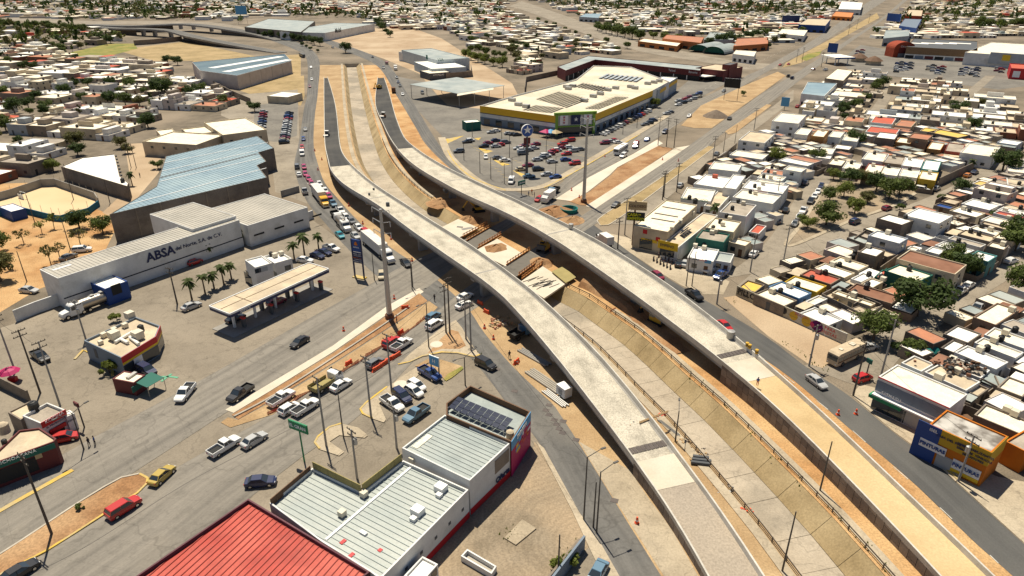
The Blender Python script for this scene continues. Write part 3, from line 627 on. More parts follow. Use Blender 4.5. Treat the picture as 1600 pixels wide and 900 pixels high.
# ================================================================ vehicles
def loft(mb, secs, mi=0, sh=.93, zm=.62):
 vs = []; m = 6
 for x, w, z0, z1 in secs:
  zc = z0 + (z1 - z0) * zm
  vs += [(x, -w * .94, z0), (x, -w, zc), (x, -w * sh, z1), (x, w * sh, z1), (x, w, zc), (x, w * .94, z0)]
 fs = []
 for j in range(len(secs) - 1):
  for k in range(m): fs.append((j * m + k, j * m + (k + 1) % m, (j + 1) * m + (k + 1) % m, (j + 1) * m + k))
 fs += [tuple(range(m - 1, -1, -1)), tuple(range((len(secs) - 1) * m, len(secs) * m))]
 n0 = len(mb.f); mb.add(vs, [f[::-1] for f in fs], mi); return mb
def frustum(mb, lo, hi, mi=0, pop=0):
 a, b = lo, hi
 vs = [(a[0], -a[2], a[3]), (a[1], -a[2], a[3]), (a[1], a[2], a[3]), (a[0], a[2], a[3]), (b[0], -b[2], b[3]), (b[1], -b[2], b[3]), (b[1], b[2], b[3]), (b[0], b[2], b[3])]
 return mb.add(vs, [(0, 1, 5, 4), (1, 2, 6, 5), (2, 3, 7, 6), (3, 0, 4, 7), (4, 5, 6, 7)], mi)
def wheel_me(r=.34, w=.24):
 mb = MB(); mb.tube((0, -w / 2, 0), (0, w / 2, 0), r, r, 14, 0); mb.tube((0, -w / 2 - .015, 0), (0, w / 2 + .015, 0), r * .58, r * .58, 10, 1)
 return shared('wheel', mb, ['tyre', 'chrome'])
WHEEL = wheel_me(); WHEEL_BIG = wheel_me(.5, .3)
LAMP = shared('headlight', MB().box((0, 0, 0), (.08, .34, .16)), 'lamp_clear'); TAIL = shared('tail_light', MB().box((0, 0, 0), (.08, .26, .2)), 'lamp_red')
CARCOL = {}
def carpaint(c):
 if c not in CARCOL:
  m = bpy.data.materials.new('car_paint_%d' % len(CARCOL)); m.use_nodes = True; b = m.node_tree.nodes['Principled BSDF']
  b.inputs['Base Color'].default_value = (*c, 1); b.inputs['Roughness'].default_value = .38; b.inputs['Coat Weight'].default_value = .5; b.inputs['Coat Roughness'].default_value = .12; b.inputs['Specular IOR Level'].default_value = .4
  CARCOL[c] = m
 return CARCOL[c]
CC = dict(white=(.75, .74, .71), silver=(.42, .42, .41), grey=(.16, .165, .17), black=(.018, .018, .02), red=(.45, .02, .018), blue=(.02, .06, .22), teal=(.02, .25, .30), maroon=(.22, .02, .045), magenta=(.42, .03, .12), gold=(.42, .30, .06), beige=(.5, .42, .28), green=(.05, .16, .08), navy=(.012, .02, .07), orange=(.6, .2, .03), yellow=(.72, .38, .02), steelblue=(.10, .19, .27))
BODY = {}
def car_meshes():
 for kind in ('sedan', 'hatchback', 'suv', 'pickup', 'van'):
  b = MB(); gl = MB()
  if kind == 'sedan':
   loft(b, [(-2.25, .70, .38, .86), (-2.12, .84, .24, .98), (-1.3, .88, .2, 1.0), (0, .88, .2, .97), (1.0, .88, .22, .94), (1.85, .84, .24, .82), (2.18, .74, .3, .70), (2.28, .6, .36, .6)])
   lo, hi = (-1.75, 1.05, .80, .96), (-1.15, .28, .62, 1.40)
  elif kind == 'hatchback':
   loft(b, [(-2.0, .72, .38, .9), (-1.92, .83, .26, 1.02), (-1.2, .86, .22, 1.02), (.2, .86, .22, .98), (1.1, .86, .22, .95), (1.8, .8, .26, .82), (2.02, .66, .34, .66)])
   lo, hi = (-1.92, 1.15, .80, .98), (-1.5, .35, .64, 1.47)
  elif kind == 'suv':
   loft(b, [(-2.35, .78, .45, 1.0), (-2.28, .90, .32, 1.12), (-1.2, .93, .3, 1.12), (.3, .93, .3, 1.08), (1.3, .92, .3, 1.06), (2.0, .88, .32, .98), (2.35, .76, .4, .8)])
   lo, hi = (-2.25, 1.2, .86, 1.08), (-1.95, .5, .72, 1.68)
  elif kind == 'van':
   loft(b, [(-2.5, .85, .4, 1.1), (-2.45, .95, .3, 1.95), (-1.2, .97, .3, 2.0), (1.0, .97, .3, 1.95), (1.25, .96, .3, 1.25), (2.1, .9, .32, 1.05), (2.45, .78, .4, .8)])
   lo, hi = (.2, 1.75, .88, 1.2), (.3, 1.0, .8, 1.86)
  else:
   loft(b, [(-2.72, .86, .5, .8), (-2.7, .95, .42, .86), (-.55, .96, .4, .86)])
   for s in (-1, 1): b.box((-1.62, s * .89, .84), (2.15, .1, .36))
   b.box((-2.68, 0, .84), (.08, 1.75, .34)); b.box((-.62, 0, .84), (.1, 1.75, .4))
   loft(b, [(-.6, .96, .4, 1.16), (.6, .96, .4, 1.16), (1.3, .95, .4, 1.12), (2.3, .92, .42, 1.04), (2.65, .8, .5, .85)])
   lo, hi = (-.58, 1.3, .88, 1.14), (-.42, .62, .72, 1.74)
   gl.box((-1.62, 0, .865), (2.0, 1.66, .02), mi=1)
  frustum(gl, lo, hi)
  rz = hi[3]; b.box(((hi[0] + hi[1]) / 2, 0, rz - .02), (hi[1] - hi[0] + .1, hi[2] * 2 + .06, .07), top=.93)
  for s in (-1, 1):
   for xa, xb in ((lo[0], hi[0]), (lo[1], hi[1]), ((lo[0] + lo[1]) / 2 - .1, (hi[0] + hi[1]) / 2)):
    b.tube((xa, s * lo[2] * 1.0, lo[3] - .05), (xb, s * hi[2] * 1.01, hi[3]), .055, n=4)
  ln = {'sedan': (1.35, -1.38, .86, 2.24, -2.22, .66, .8), 'hatchback': (1.25, -1.25, .84, 1.99, -1.98, .66, .85), 'suv': (1.45, -1.45, .9, 2.32, -2.34, .8, .95), 'pickup': (1.65, -1.75, .94, 2.63, -2.73, .8, .75), 'van': (1.55, -1.6, .94, 2.44, -2.49, .78, 1.1)}[kind]
  body = shared('body', b, carpaint(CC['white'])); glass = shared('windows', gl, ['glass', 'dark'])
  f = MB(); f.add(b.v, b.f, 0)
  for fc, mi in zip(gl.f, gl.m): f.f.append(tuple(i + len(b.v) for i in fc)); f.m.append(1)
  f.v += gl.v
  for x in ln[:2]:
   for s in (-1, 1): f.tube((x, s * (ln[2] - .12), .34), (x, s * (ln[2] + .02), .34), .34, .34, 8, 2)
  BODY[kind] = (body, glass, ln, shared('car', f, [carpaint(CC['white']), 'glass', 'tyre']))
car_meshes()
def heading(px, py, d, z=.5):
 a, b = P(px, py, z), P(px + d[0] * .5, py + d[1] * .5, z); v = b - a
 return math.atan2(v.y, v.x)
def setmat(o, m):
 o.material_slots[0].link = 'OBJECT'; o.material_slots[0].material = m
def car(kind, px, py, d, col, label, group=None, far=None, sc=1.0, z=0.07):
 c = P(px, py, z + .6); rz = heading(px, py, d); nm = {'pickup': 'pickup_truck', 'van': 'van'}.get(kind, 'car')
 cat = {'pickup': 'pickup', 'van': 'van', 'suv': 'car'}.get(kind, 'car')
 body, glass, ln, fm = BODY[kind]; m = carpaint(CC[col])
 if far is None: far = c.y > 235
 if far:
  o = link(nm, fm, None, (c.x, c.y, z), rz); setmat(o, m); o.scale = (sc,) * 3
  return tag(o, label, cat, group)
 t = thing(nm, label, cat, (c.x, c.y, z), rz, group); t.scale = (sc,) * 3
 o = link('body', body, t); setmat(o, m); link('windows', glass, t)
 for x in ln[:2]:
  for s in (-1, 1): link('wheel', WHEEL, t, (x, s * (ln[2] - .1), .34))
 for s in (-1, 1):
  link('headlight', LAMP, t, (ln[3] - .1, s * .55, ln[5] - .1)); link('tail_light', TAIL, t, (ln[4] + .02, s * .66, ln[6] - .1))
 return t
def wheels(t, xs, w, big=True, r=.5):
 for x in xs:
  for s in (-1, 1): link('wheel', WHEEL_BIG if big else WHEEL, t, (x, s * w, r))
def cab(t, x0, col, sleeper=True, nose=True, h=2.9):
 b = MB(); x1 = x0 + (2.6 if sleeper else 1.6)
 loft(b, [(x0, 1.15, .6, h - .1), (x0 + .1, 1.2, .5, h), (x1 - .5, 1.2, .5, h), (x1 - .2, 1.18, .5, h - .25), (x1 + .25, 1.15, .5, 1.75)])
 if nose: loft(b, [(x1 + .2, 1.05, .55, 1.75), (x1 + 1.2, 1.0, .55, 1.62), (x1 + 1.75, .9, .55, 1.45), (x1 + 1.85, .8, .6, 1.2)])
 setmat(b.build('cab', carpaint(CC['white']), t), carpaint(CC[col]))
 g_ = MB(); g_.add([(x1 - .16, -1.0, h - .35), (x1 - .16, 1.0, h - .35), (x1 + .29, 1.02, 1.85), (x1 + .29, -1.02, 1.85)], [(0, 1, 2, 3)])
 for s in (-1, 1): g_.box((x1 - .55, s * 1.2, 1.8), (.8, .03, .7))
 g_.build('windscreen', 'glass', t)
 xe = x1 + (1.85 if nose else .3)
 MB().box((xe, 0, .45), (.15, 2.2, .35)).build('bumper', 'chrome', t)
 for s in (-1, 1): link('headlight', LAMP, t, (xe - .02, s * .8, .95))
 return x1, xe
def trailer_truck(px, py, d, cabcol, label, ln=13.5, tank=False, z=.07):
 c = P(px, py, z + 1.5); t = thing('trailer_truck', label, 'truck', (c.x, c.y, z), heading(px, py, d, 1.5), 'lorries')
 x0 = ln / 2 - 3.2; x1, xe = cab(t, x0 + .6, cabcol)
 if tank:
  prof_ = [(0, -.02)]; mb = MB(); n = 16; vs = []; xs = [-ln / 2 - 2.4, -ln / 2 - 2.1] + [-ln / 2 - 2.1 + (ln + .9) * k / 8 for k in range(1, 9)] + [x0 - .6]
  rs = [.75] + [1.12] * (len(xs) - 2) + [.75]
  for x, r in zip(xs, rs):
   for i in range(n): a = 2 * math.pi * i / n; vs.append((x, r * math.cos(a), 1.95 + r * math.sin(a)))
  fs = [(j * n + i, (j + 1) * n + i, (j + 1) * n + (i + 1) % n, j * n + (i + 1) % n) for j in range(len(xs) - 1) for i in range(n)] + [tuple(range(n)), tuple(range(len(xs) * n - 1, (len(xs) - 1) * n - 1, -1))]
  mb.add(vs, fs).build('tank', 'tank_steel', t, smooth=True)
  mb = MB(); mb.box((-ln * .2, 0, 3.02), (ln * .55, .7, .12)); mb.box((-ln * .2, 0, 3.1), (.9, .9, .25)); mb.box((-ln * .42, 0, 3.1), (.7, .7, .2)); mb.box((0, 0, 3.1), (.7, .7, .2)); mb.build('walkway', 'steel', t)
  mb = MB(); mb.box((-ln * .25, 0, .65), (ln * 1.05, 1.0, .3)); mb.build('chassis', 'dark', t)
  wheels(t, [-ln / 2 - 1.4, -ln / 2 - .2, x0 - .6, x0 + .7], 1.0)
 else:
  L_ = ln + 1.2; MB().box((x0 - .2 - L_ / 2, 0, 1.1), (L_, 2.55, 2.75)).build('trailer_box', 'trailer_white', t)
  MB().box((x0 - .3 - L_ / 2, 0, .75), (L_ * .98, 1.1, .3)).build('chassis', 'dark', t)
  mb = MB()
  for k in range(12): mb.box((x0 - .4 - L_ * (k + .5) / 12, 0, 3.85), (.06, 2.5, .03))
  mb.build('roof_bows', 'steel', t)
  wheels(t, [x0 - L_ + .6, x0 - L_ + 1.9, x0 - .4, x0 + .9], 1.05)
 wheels(t, [xe - 1.0], 1.0)
 return t
def box_truck(px, py, d, cabcol, boxm, label, ln=4.8, h=2.3, z=.07, bed=False):
 c = P(px, py, z + 1.0); t = thing('box_truck', label, 'truck', (c.x, c.y, z), heading(px, py, d, 1.0), 'lorries')
 x1, xe = cab(t, ln / 2 - .6, cabcol, sleeper=False, nose=False, h=2.3)
 if bed:
  mb = MB(); mb.box((-.9, 0, .9), (ln, 2.3, .15))
  for s in (-1, 1): mb.box((-.9, s * 1.12, .9), (ln, .06, .8))
  mb.box((-.9 - ln / 2, 0, .9), (.06, 2.3, .8)); mb.build('flatbed', boxm, t)
 else: MB().box((-.75, 0, .85), (ln, 2.3, h)).build('cargo_box', boxm, t)
 MB().box((-.3, 0, .5), (ln + 1.2, .9, .3)).build('chassis', 'dark', t)
 wheels(t, [xe - .8, -ln / 2 + .4], .92, True, .46)
 return t
def bus(px, py, d, label, m='white_paint', ln=10.5, z=.07, name='bus', cat='bus', h=2.5, stripe=None):
 c = P(px, py, z + 1.2); t = thing(name, label, cat, (c.x, c.y, z), heading(px, py, d, 1.2))
 b = MB(); loft(b, [(-ln / 2, 1.15, .5, h + .2), (-ln / 2 + .12, 1.24, .42, h + .45), (ln / 2 - .5, 1.24, .42, h + .45), (ln / 2 - .05, 1.2, .45, h + .15), (ln / 2, 1.12, .5, 1.5)], sh=.94, zm=.85)
 b.build('body', m, t)
 n = max(4, int(ln / 1.5)); me = shared('side_window', MB().box((0, 0, 0), (ln / n * .82, .04, .75)), 'glass')
 for s in (-1, 1):
  for k in range(n): link('side_window', me, t, (-ln / 2 + ln * (k + .5) / n, s * 1.235, 1.55))
 MB().box((ln / 2 - .02, 0, 1.45), (.06, 2.0, 1.0)).build('windscreen', 'glass', t); MB().box((-ln / 2 + .02, 0, 1.6), (.1, 1.8, .8)).build('rear_window', 'glass', t)
 MB().box((-ln * .15, 0, h + .44), (1.1, 1.0, .22)).build('roof_hatch', 'cooler', t); MB().box((ln * .25, 0, h + .44), (.7, .7, .16)).build('roof_hatch', 'cooler', t)
 if stripe:
  mb = MB()
  for s in (-1, 1): mb.box((0, s * 1.235, 1.15), (ln * .96, .03, .25))
  mb.build('side_stripe', stripe, t)
 wheels(t, [ln / 2 - 1.9, -ln / 2 + 2.3], 1.08, True, .48)
 for s in (-1, 1): link('headlight', LAMP, t, (ln / 2, s * .85, .75))
 return t
plain('tank_steel', (.45, .40, .33), .35, .7); mat('trailer_white', (.72, .70, .66), (.64, .62, .57), .8, rough=.6)
# ================================================================ trees
def leafcloud(seed, n, clumps, R_, H_, z0, leaf_=.55, gap=.0):
 r = random.Random(seed); cs = []
 for i in range(clumps):
  a = r.uniform(0, 6.283); q = math.sqrt(r.uniform(.02, 1)) * .72; z = r.uniform(-.62, .75); k = math.sqrt(max(.05, 1 - z * z))
  cs.append((math.cos(a) * q * R_ * k, math.sin(a) * q * R_ * k, z0 + H_ * (.5 + .5 * z * .8), r.uniform(.18, .42) * R_))
 mb = MB()
 for i in range(n):
  cx, cy, cz, cr = cs[r.randrange(clumps)]
  d = Vector((r.gauss(0, 1), r.gauss(0, 1), r.gauss(0, 1) + .25)).normalized(); rr = cr * r.uniform(.55, 1.12)
  p = Vector((cx, cy, cz)) + Vector((d.x * rr, d.y * rr, d.z * rr * .75))
  nrm = (d + Vector((r.uniform(-.8, .8), r.uniform(-.8, .8), r.uniform(-.3, .9)))).normalized(); a = nrm.orthogonal().normalized(); b = nrm.cross(a); s = leaf_ * r.uniform(.6, 1.3)
  th = r.uniform(0, 3.14); a, b = a * math.cos(th) + b * math.sin(th), b * math.cos(th) - a * math.sin(th)
  mb.add([p - a * s, p - b * s * .55, p + a * s, p + b * s * .55], [(0, 1, 2, 3)])
 return mb, cs
def trunk_mb(seed, h, r0, cs, n=6):
 r = random.Random(seed); mb = MB(); mid = Vector((r.uniform(-.2, .2), r.uniform(-.2, .2), h * .45))
 mb.tube((0, 0, -.1), mid, r0, r0 * .75, 7); top = Vector((mid.x * 2, mid.y * 2, h * .8)); mb.tube(mid, top, r0 * .75, r0 * .35, 6)
 for c in cs[:n]: mb.tube(mid, (c[0] * .85, c[1] * .85, c[2]), r0 * .5, r0 * .12, 5)
 return mb
TREES = []   # unit trees of about 6 m crown width, 6 m height
for i in range(6):
 mb, cs = leafcloud(100 + i, 2400, 20 + 2 * i, 3.4, 4.4, 1.0, .25)
 TREES.append((shared('crown', mb, 'leaf_mid'), shared('trunk', trunk_mb(i, 5.2, .2, cs), 'bark')))
TALL = []
for i in range(3):
 mb, cs = leafcloud(200 + i, 1400, 13, 2.1, 7.5, .8, .30)
 TALL.append((shared('crown', mb, 'leaf_dark'), shared('trunk', trunk_mb(20 + i, 7.6, .18, cs, 5), 'bark')))
SPARSE = []
for i in range(3):
 mb, cs = leafcloud(300 + i, 260, 9, 2.3, 3.4, 1.8, .26)
 SPARSE.append((shared('crown', mb, 'leaf_olive'), shared('trunk', trunk_mb(40 + i, 4.6, .12, cs, 8), 'bark')))
_mb, _cs = leafcloud(400, 420, 8, 1.4, 1.5, .1, .24)
BUSH = [(shared('crown', _mb, 'leaf_mid'), shared('stem', trunk_mb(60, 1.3, .07, _cs, 5), 'bark'))]
def palm_meshes(seed, h):
 r = random.Random(seed); mb = MB()
 for i in range(26):
  a = 6.283 * i / 26 + r.uniform(-.15, .15); el = r.choice([1.0, .55, .15, -.25]) + r.uniform(-.15, .15); L_ = r.uniform(1.5, 2.0)
  d = Vector((math.cos(a), math.sin(a), 0)); sdv = Vector((-d.y, d.x, 0)); prev = None
  for k in range(6):
   t = k / 5; p = d * (L_ * t * math.cos(el * (1 - t * .4))) + Vector((0, 0, h + L_ * t * math.sin(el) - .75 * t * t * L_))
   w_ = .34 * math.sin(math.pi * min(1, t * .9 + .08)) + .03
   if prev:
    q, w0 = prev
    for s in (-1, 1): mb.add([q, q + sdv * s * w0 - Vector((0, 0, w0 * .5)), p + sdv * s * w_ - Vector((0, 0, w_ * .5)), p], [(0, 1, 2, 3)])
   prev = (p, w_)
 tr = MB(); zs = [0, h * .3, h * .6, h * .9, h + .1]; rs = [.24, .19, .17, .2, .12]
 for k in range(4): tr.tube((0, 0, zs[k]), (0, 0, zs[k + 1]), rs[k], rs[k + 1], 8, caps=False)
 return shared('fronds', mb, 'leaf_palm'), shared('trunk', tr, 'palm_bark')
plain('palm_bark', (.16, .12, .08), .95)
PALMS = [palm_meshes(1, 4.2), palm_meshes(2, 5.0)]
NT = 0
def tree(px, py, dia, label, kind='tree', leafm=None, hs=1.0, group='trees', z=0.0, world=None):
 global NT
 NT += 1; p = world if world is not None else P(px, py, z)
 pool, base_, nm, cat = {'tree': (TREES, 6.4, 'tree', 'tree'), 'tall': (TALL, 4.2, 'tall_tree', 'tree'), 'sparse': (SPARSE, 4.8, 'young_tree', 'tree'), 'bush': (BUSH, 3.0, 'bush', 'bush'), 'palm': (PALMS, 3.7, 'palm_tree', 'palm tree')}[kind]
 cr, tr = pool[NT % len(pool)]; s = dia / base_
 t = thing(nm, label, cat, p, NT * 2.4, group); t.scale = (s, s, s * hs)
 o = link(cr.name.split('.')[0], cr, t)
 if leafm: setmat(o, MATS[leafm])
 link(tr.name.split('.')[0], tr, t)
 return t
# ================================================================ poles, signs, small works gear
def pole(px, py, h, label, kind='utility', d=(1, 0), m=None, group='poles', r=.16, z=0.0, arm=2.2):
 p = P(px, py, z); rz = heading(px, py, d, 0) if d else 0
 nm, cat = {'utility': ('utility_pole', 'pole'), 'lamp': ('lamp_post', 'lamp post'), 'lamp2': ('lamp_post', 'lamp post'), 'bare': ('post', 'post'), 'mast': ('power_mast', 'mast'), 'transformer': ('utility_pole', 'pole')}[kind]
 t = thing(nm, label, cat, p, rz, group); b = MB()
 if kind == 'mast':
  b.tube((0, 0, 0), (0, 0, h), .62, .3, 12); b.build('shaft', 'galv', t, smooth=False)
  MB().lathe((0, 0, 0), [(1.0, 0), (1.0, .9), (.7, 1.2)], 10).build('base', 'rust', t)
  for k in range(3):
   zz = h - .6 - k * 2.4
   for s in (-1, 1):
    a_ = MB(); a_.tube((0, 0, zz), (0, s * 2.3, zz + .7), .12, .06, 6); o = a_.build('arm', 'galv', t)
    MB().tube((0, s * 2.3, zz + .7), (0, s * 2.35, zz - .4), .07, .07, 6).build('insulator', 'white_paint', o)
  return t
 mm = m or ('pole_conc' if kind in ('utility', 'transformer') else 'steel_dark')
 b.tube((0, 0, -.1), (0, 0, h), r, r * .62, 8); b.build('shaft', mm, t)
 if kind in ('utility', 'transformer'):
  for zz in (h - .3, h - 1.3):
   a_ = MB().box((0, 0, zz), (.12, 2.2, .13)).build('crossarm', 'pole_wood', t)
   for y in (-1.0, -.4, .4, 1.0): link('insulator', INSUL, a_, (0, y, zz + .12))
 if kind == 'transformer':
  mb = MB(); mb.lathe((.42, 0, h - 2.9), [(0, 0), (.32, 0), (.32, 1.0), (.1, 1.15), (0, 1.15)], 10); mb.build('transformer', 'galv', t)
 if kind in ('lamp', 'lamp2'):
  for s in ((1,) if kind == 'lamp' else (1, -1)):
   a_ = MB(); a_.tube((0, 0, h - .1), (s * arm, 0, h + .5), .06, .045, 6); o = a_.build('arm', mm, t)
   MB().box((s * (arm + .3), 0, h + .42), (.75, .28, .14)).build('lamp_head', 'steel_dark', o)
 return t
plain('steel_dark', (.09, .085, .08), .6, .3)
INSUL = shared('insulator', MB().tube((0, 0, 0), (0, 0, .22), .06, .04, 6), 'dark')
CONE = MB(); CONE.lathe((0, 0, 0), [(.0, 1.05), (.12, 1.05), (.2, .6), (.28, .1), (.36, .1), (.36, 0), (0, 0)], 10)
CONE_ME = shared('traffic_drum', CONE, 'orange_plastic'); BAND = shared('band', MB().lathe((0, 0, 0), [(.245, .42), (.2, .62)], 10), 'white_paint')
def drum(px, py, label, z=.06, s=1.0):
 t = thing('traffic_drum', label, 'traffic drum', P(px, py, z), 0, 'orange traffic drums'); t.scale = (s,) * 3
 link('body', CONE_ME, t); link('band', BAND, t)
def barrier(px, py, d, label, z=.06, ln=2.0, m='orange_plastic'):
 t = thing('plastic_barrier', label, 'barrier', P(px, py, z), heading(px, py, d, 0), 'red plastic barriers')
 mb = MB(); mb.box((0, 0, 0), (ln, .45, .3), top=.8); mb.box((0, 0, .29), (ln * .82, .2, .5)); mb.build('body', m, t)
 for s in (-1, 1): MB().box((s * ln * .3, 0, .77), (.2, .3, .1)).build('lug', m, t)
def netting(pts, label, h=.9, m='red_plastic'):
 q = spline([P(a, b, .09) for a, b in pts], 2.0); o = q[0].copy(); t = thing('safety_netting', label, 'netting', o, 0, 'red safety netting')
 mb = MB(); r = random.Random(len(pts) * 7); n = len(q)
 off = [Vector((r.uniform(-.25, .25), r.uniform(-.25, .25), 0)) for _ in q]
 for i in range(n - 1):
  a, b = q[i] - o + off[i], q[i + 1] - o + off[i + 1]; ha, hb = h * r.uniform(.25, 1), h * r.uniform(.25, 1)
  for k in range(3): mb.add([a + Vector((0, 0, ha * (k / 3))), b + Vector((0, 0, hb * k / 3)), b + Vector((0, 0, hb * (k / 3 + .26))), a + Vector((0, 0, ha * (k / 3 + .26)))], [(0, 1, 2, 3)])
 mb.build('mesh_band', m, t)
 for i in range(0, n, 4): MB().tube(q[i] - o, q[i] - o + Vector((0, 0, h + .1)), .04, .04, 5).build('stake', 'wood', t)
def person(px, py, label, shirt, trousers, z=.07, rz=0.0, h=1.72, lean=0.0):
 k = h / 1.72; t = thing('person', label, 'person', P(px, py, z), rz, 'people on foot'); t.scale = (k,) * 3
 me = bpy.data.meshes.new('body')
 J = [(0, 0, .95, .15), (0, 0, 1.2, .15), (0, 0, 1.42, .17), (0, 0, 1.52, .06), (.02, 0, 1.62, .10), (0, .1, .9, .1), (.06, .13, .5, .07), (.0, .13, .08, .05), (.12, .13, .03, .045), (0, -.1, .9, .1), (-.04, -.13, .5, .07), (-.12, -.13, .08, .05), (0, -.13, .03, .045), (0, .22, 1.4, .06), (.02, .27, 1.12, .05), (.1, .25, .88, .04), (0, -.22, 1.4, .06), (.05, -.27, 1.12, .05), (.16, -.24, .92, .04), (.02, 0, 1.7, .09)]
 Ed = [(0, 1), (1, 2), (2, 3), (3, 4), (4, 19), (0, 5), (5, 6), (6, 7), (7, 8), (0, 9), (9, 10), (10, 11), (11, 12), (2, 13), (13, 14), (14, 15), (2, 16), (16, 17), (17, 18)]
 me.from_pydata([j[:3] for j in J], Ed, []); me.materials.append(M(trousers)); me.materials.append(M(shirt)); me.materials.append(M('skin'))
 o = link('body', me, t); sk = o.modifiers.new('skin', 'SKIN'); me.skin_vertices[0].data[0].use_root = True
 for i, j in enumerate(J): me.skin_vertices[0].data[i].radius = (j[3], j[3])
 o.modifiers.new('sub', 'SUBSURF').levels = 1
 dg = bpy.context.evaluated_depsgraph_get(); m2 = bpy.data.meshes.new_from_object(o.evaluated_get(dg)); o.modifiers.clear(); o.data = m2
 for p in m2.polygons:
  c = p.center; p.material_index = 0 if c.z < .98 and abs(c.y) < .2 else (2 if c.z > 1.5 or (abs(c.y) > .2 and c.z < 1.15) else 1); p.use_smooth = True
 MB().lathe((.0, 0, 1.66), [(.115, 0), (.12, .06), (.09, .12), (0, .15)], 10).build('hair', 'dark', t)
 return t
plain('skin', (.30, .16, .10), .6)
plain('shirt_orange', (.7, .16, .03), .8); plain('shirt_blue', (.04, .09, .3), .8); plain('cloth_dark', (.03, .03, .04), .85); plain('shirt_white', (.6, .6, .58), .8)
# ================================================================ buildings
def ray(px, py):
 u = (px - 800) / FPX; v = (450 - py) / FPX
 return Vector((u, _C + v * _S, -_S + v * _C))
def rectify(q):
 a, b, c, d = q; u = ((b - a) + (c - d)) / 2; v = ((d - a) + (c - b)) / 2; m = (a + b + c + d) / 4
 un = u.normalized(); s = 1 if un.x * v.y - un.y * v.x > 0 else -1
 vl = v.length * .5 + .5 * abs(v.dot(Vector((-un.y, un.x, 0))))
 v = Vector((-un.y, un.x, 0)) * s * vl
 return [m - u / 2 - v / 2, m + u / 2 - v / 2, m + u / 2 + v / 2, m - u / 2 + v / 2]
def inset_poly(q, d):
 n = len(q); out = []
 for i in range(n):
  a, b, c = q[i - 1], q[i], q[(i + 1) % n]
  d1, d2 = (b - a).normalized(), (c - b).normalized(); n1, n2 = Vector((-d1.y, d1.x, 0)), Vector((-d2.y, d2.x, 0))
  k = n1 + n2; k = k.normalized() if k.length > 1e-4 else n1
  out.append(b + k * (d / max(.35, k.dot(n1))))
 return out
UNITBOX = {}
def ubox(m):
 if m not in UNITBOX: UNITBOX[m] = shared('box', MB().box((0, 0, 0), (1, 1, 1)), m)
 return UNITBOX[m]
TANK = shared('water_tank', MB().lathe((0, 0, 0), [(0, 0), (.5, 0), (.52, .15), (.49, .3), (.52, .45), (.49, .6), (.5, .95), (.3, 1.12), (.14, 1.15), (.14, 1.22), (0, 1.22)], 12), 'tank_black')
TANKC = shared('water_tank', MB().lathe((0, 0, 0), [(0, 0), (.5, 0), (.5, .95), (.3, 1.12), (.14, 1.2), (0, 1.2)], 12), 'roof_tan')
_ck = MB(); _ck.box((0, 0, .15), (.95, .95, .85)); _ck.box((-.35, -.35, 0), (.1, .1, .16)); _ck.box((.35, -.35, 0), (.1, .1, .16)); _ck.box((-.35, .35, 0), (.1, .1, .16)); _ck.box((.35, .35, 0), (.1, .1, .16))
COOLER = shared('air_cooler', _ck, 'cooler')
BLDS = []
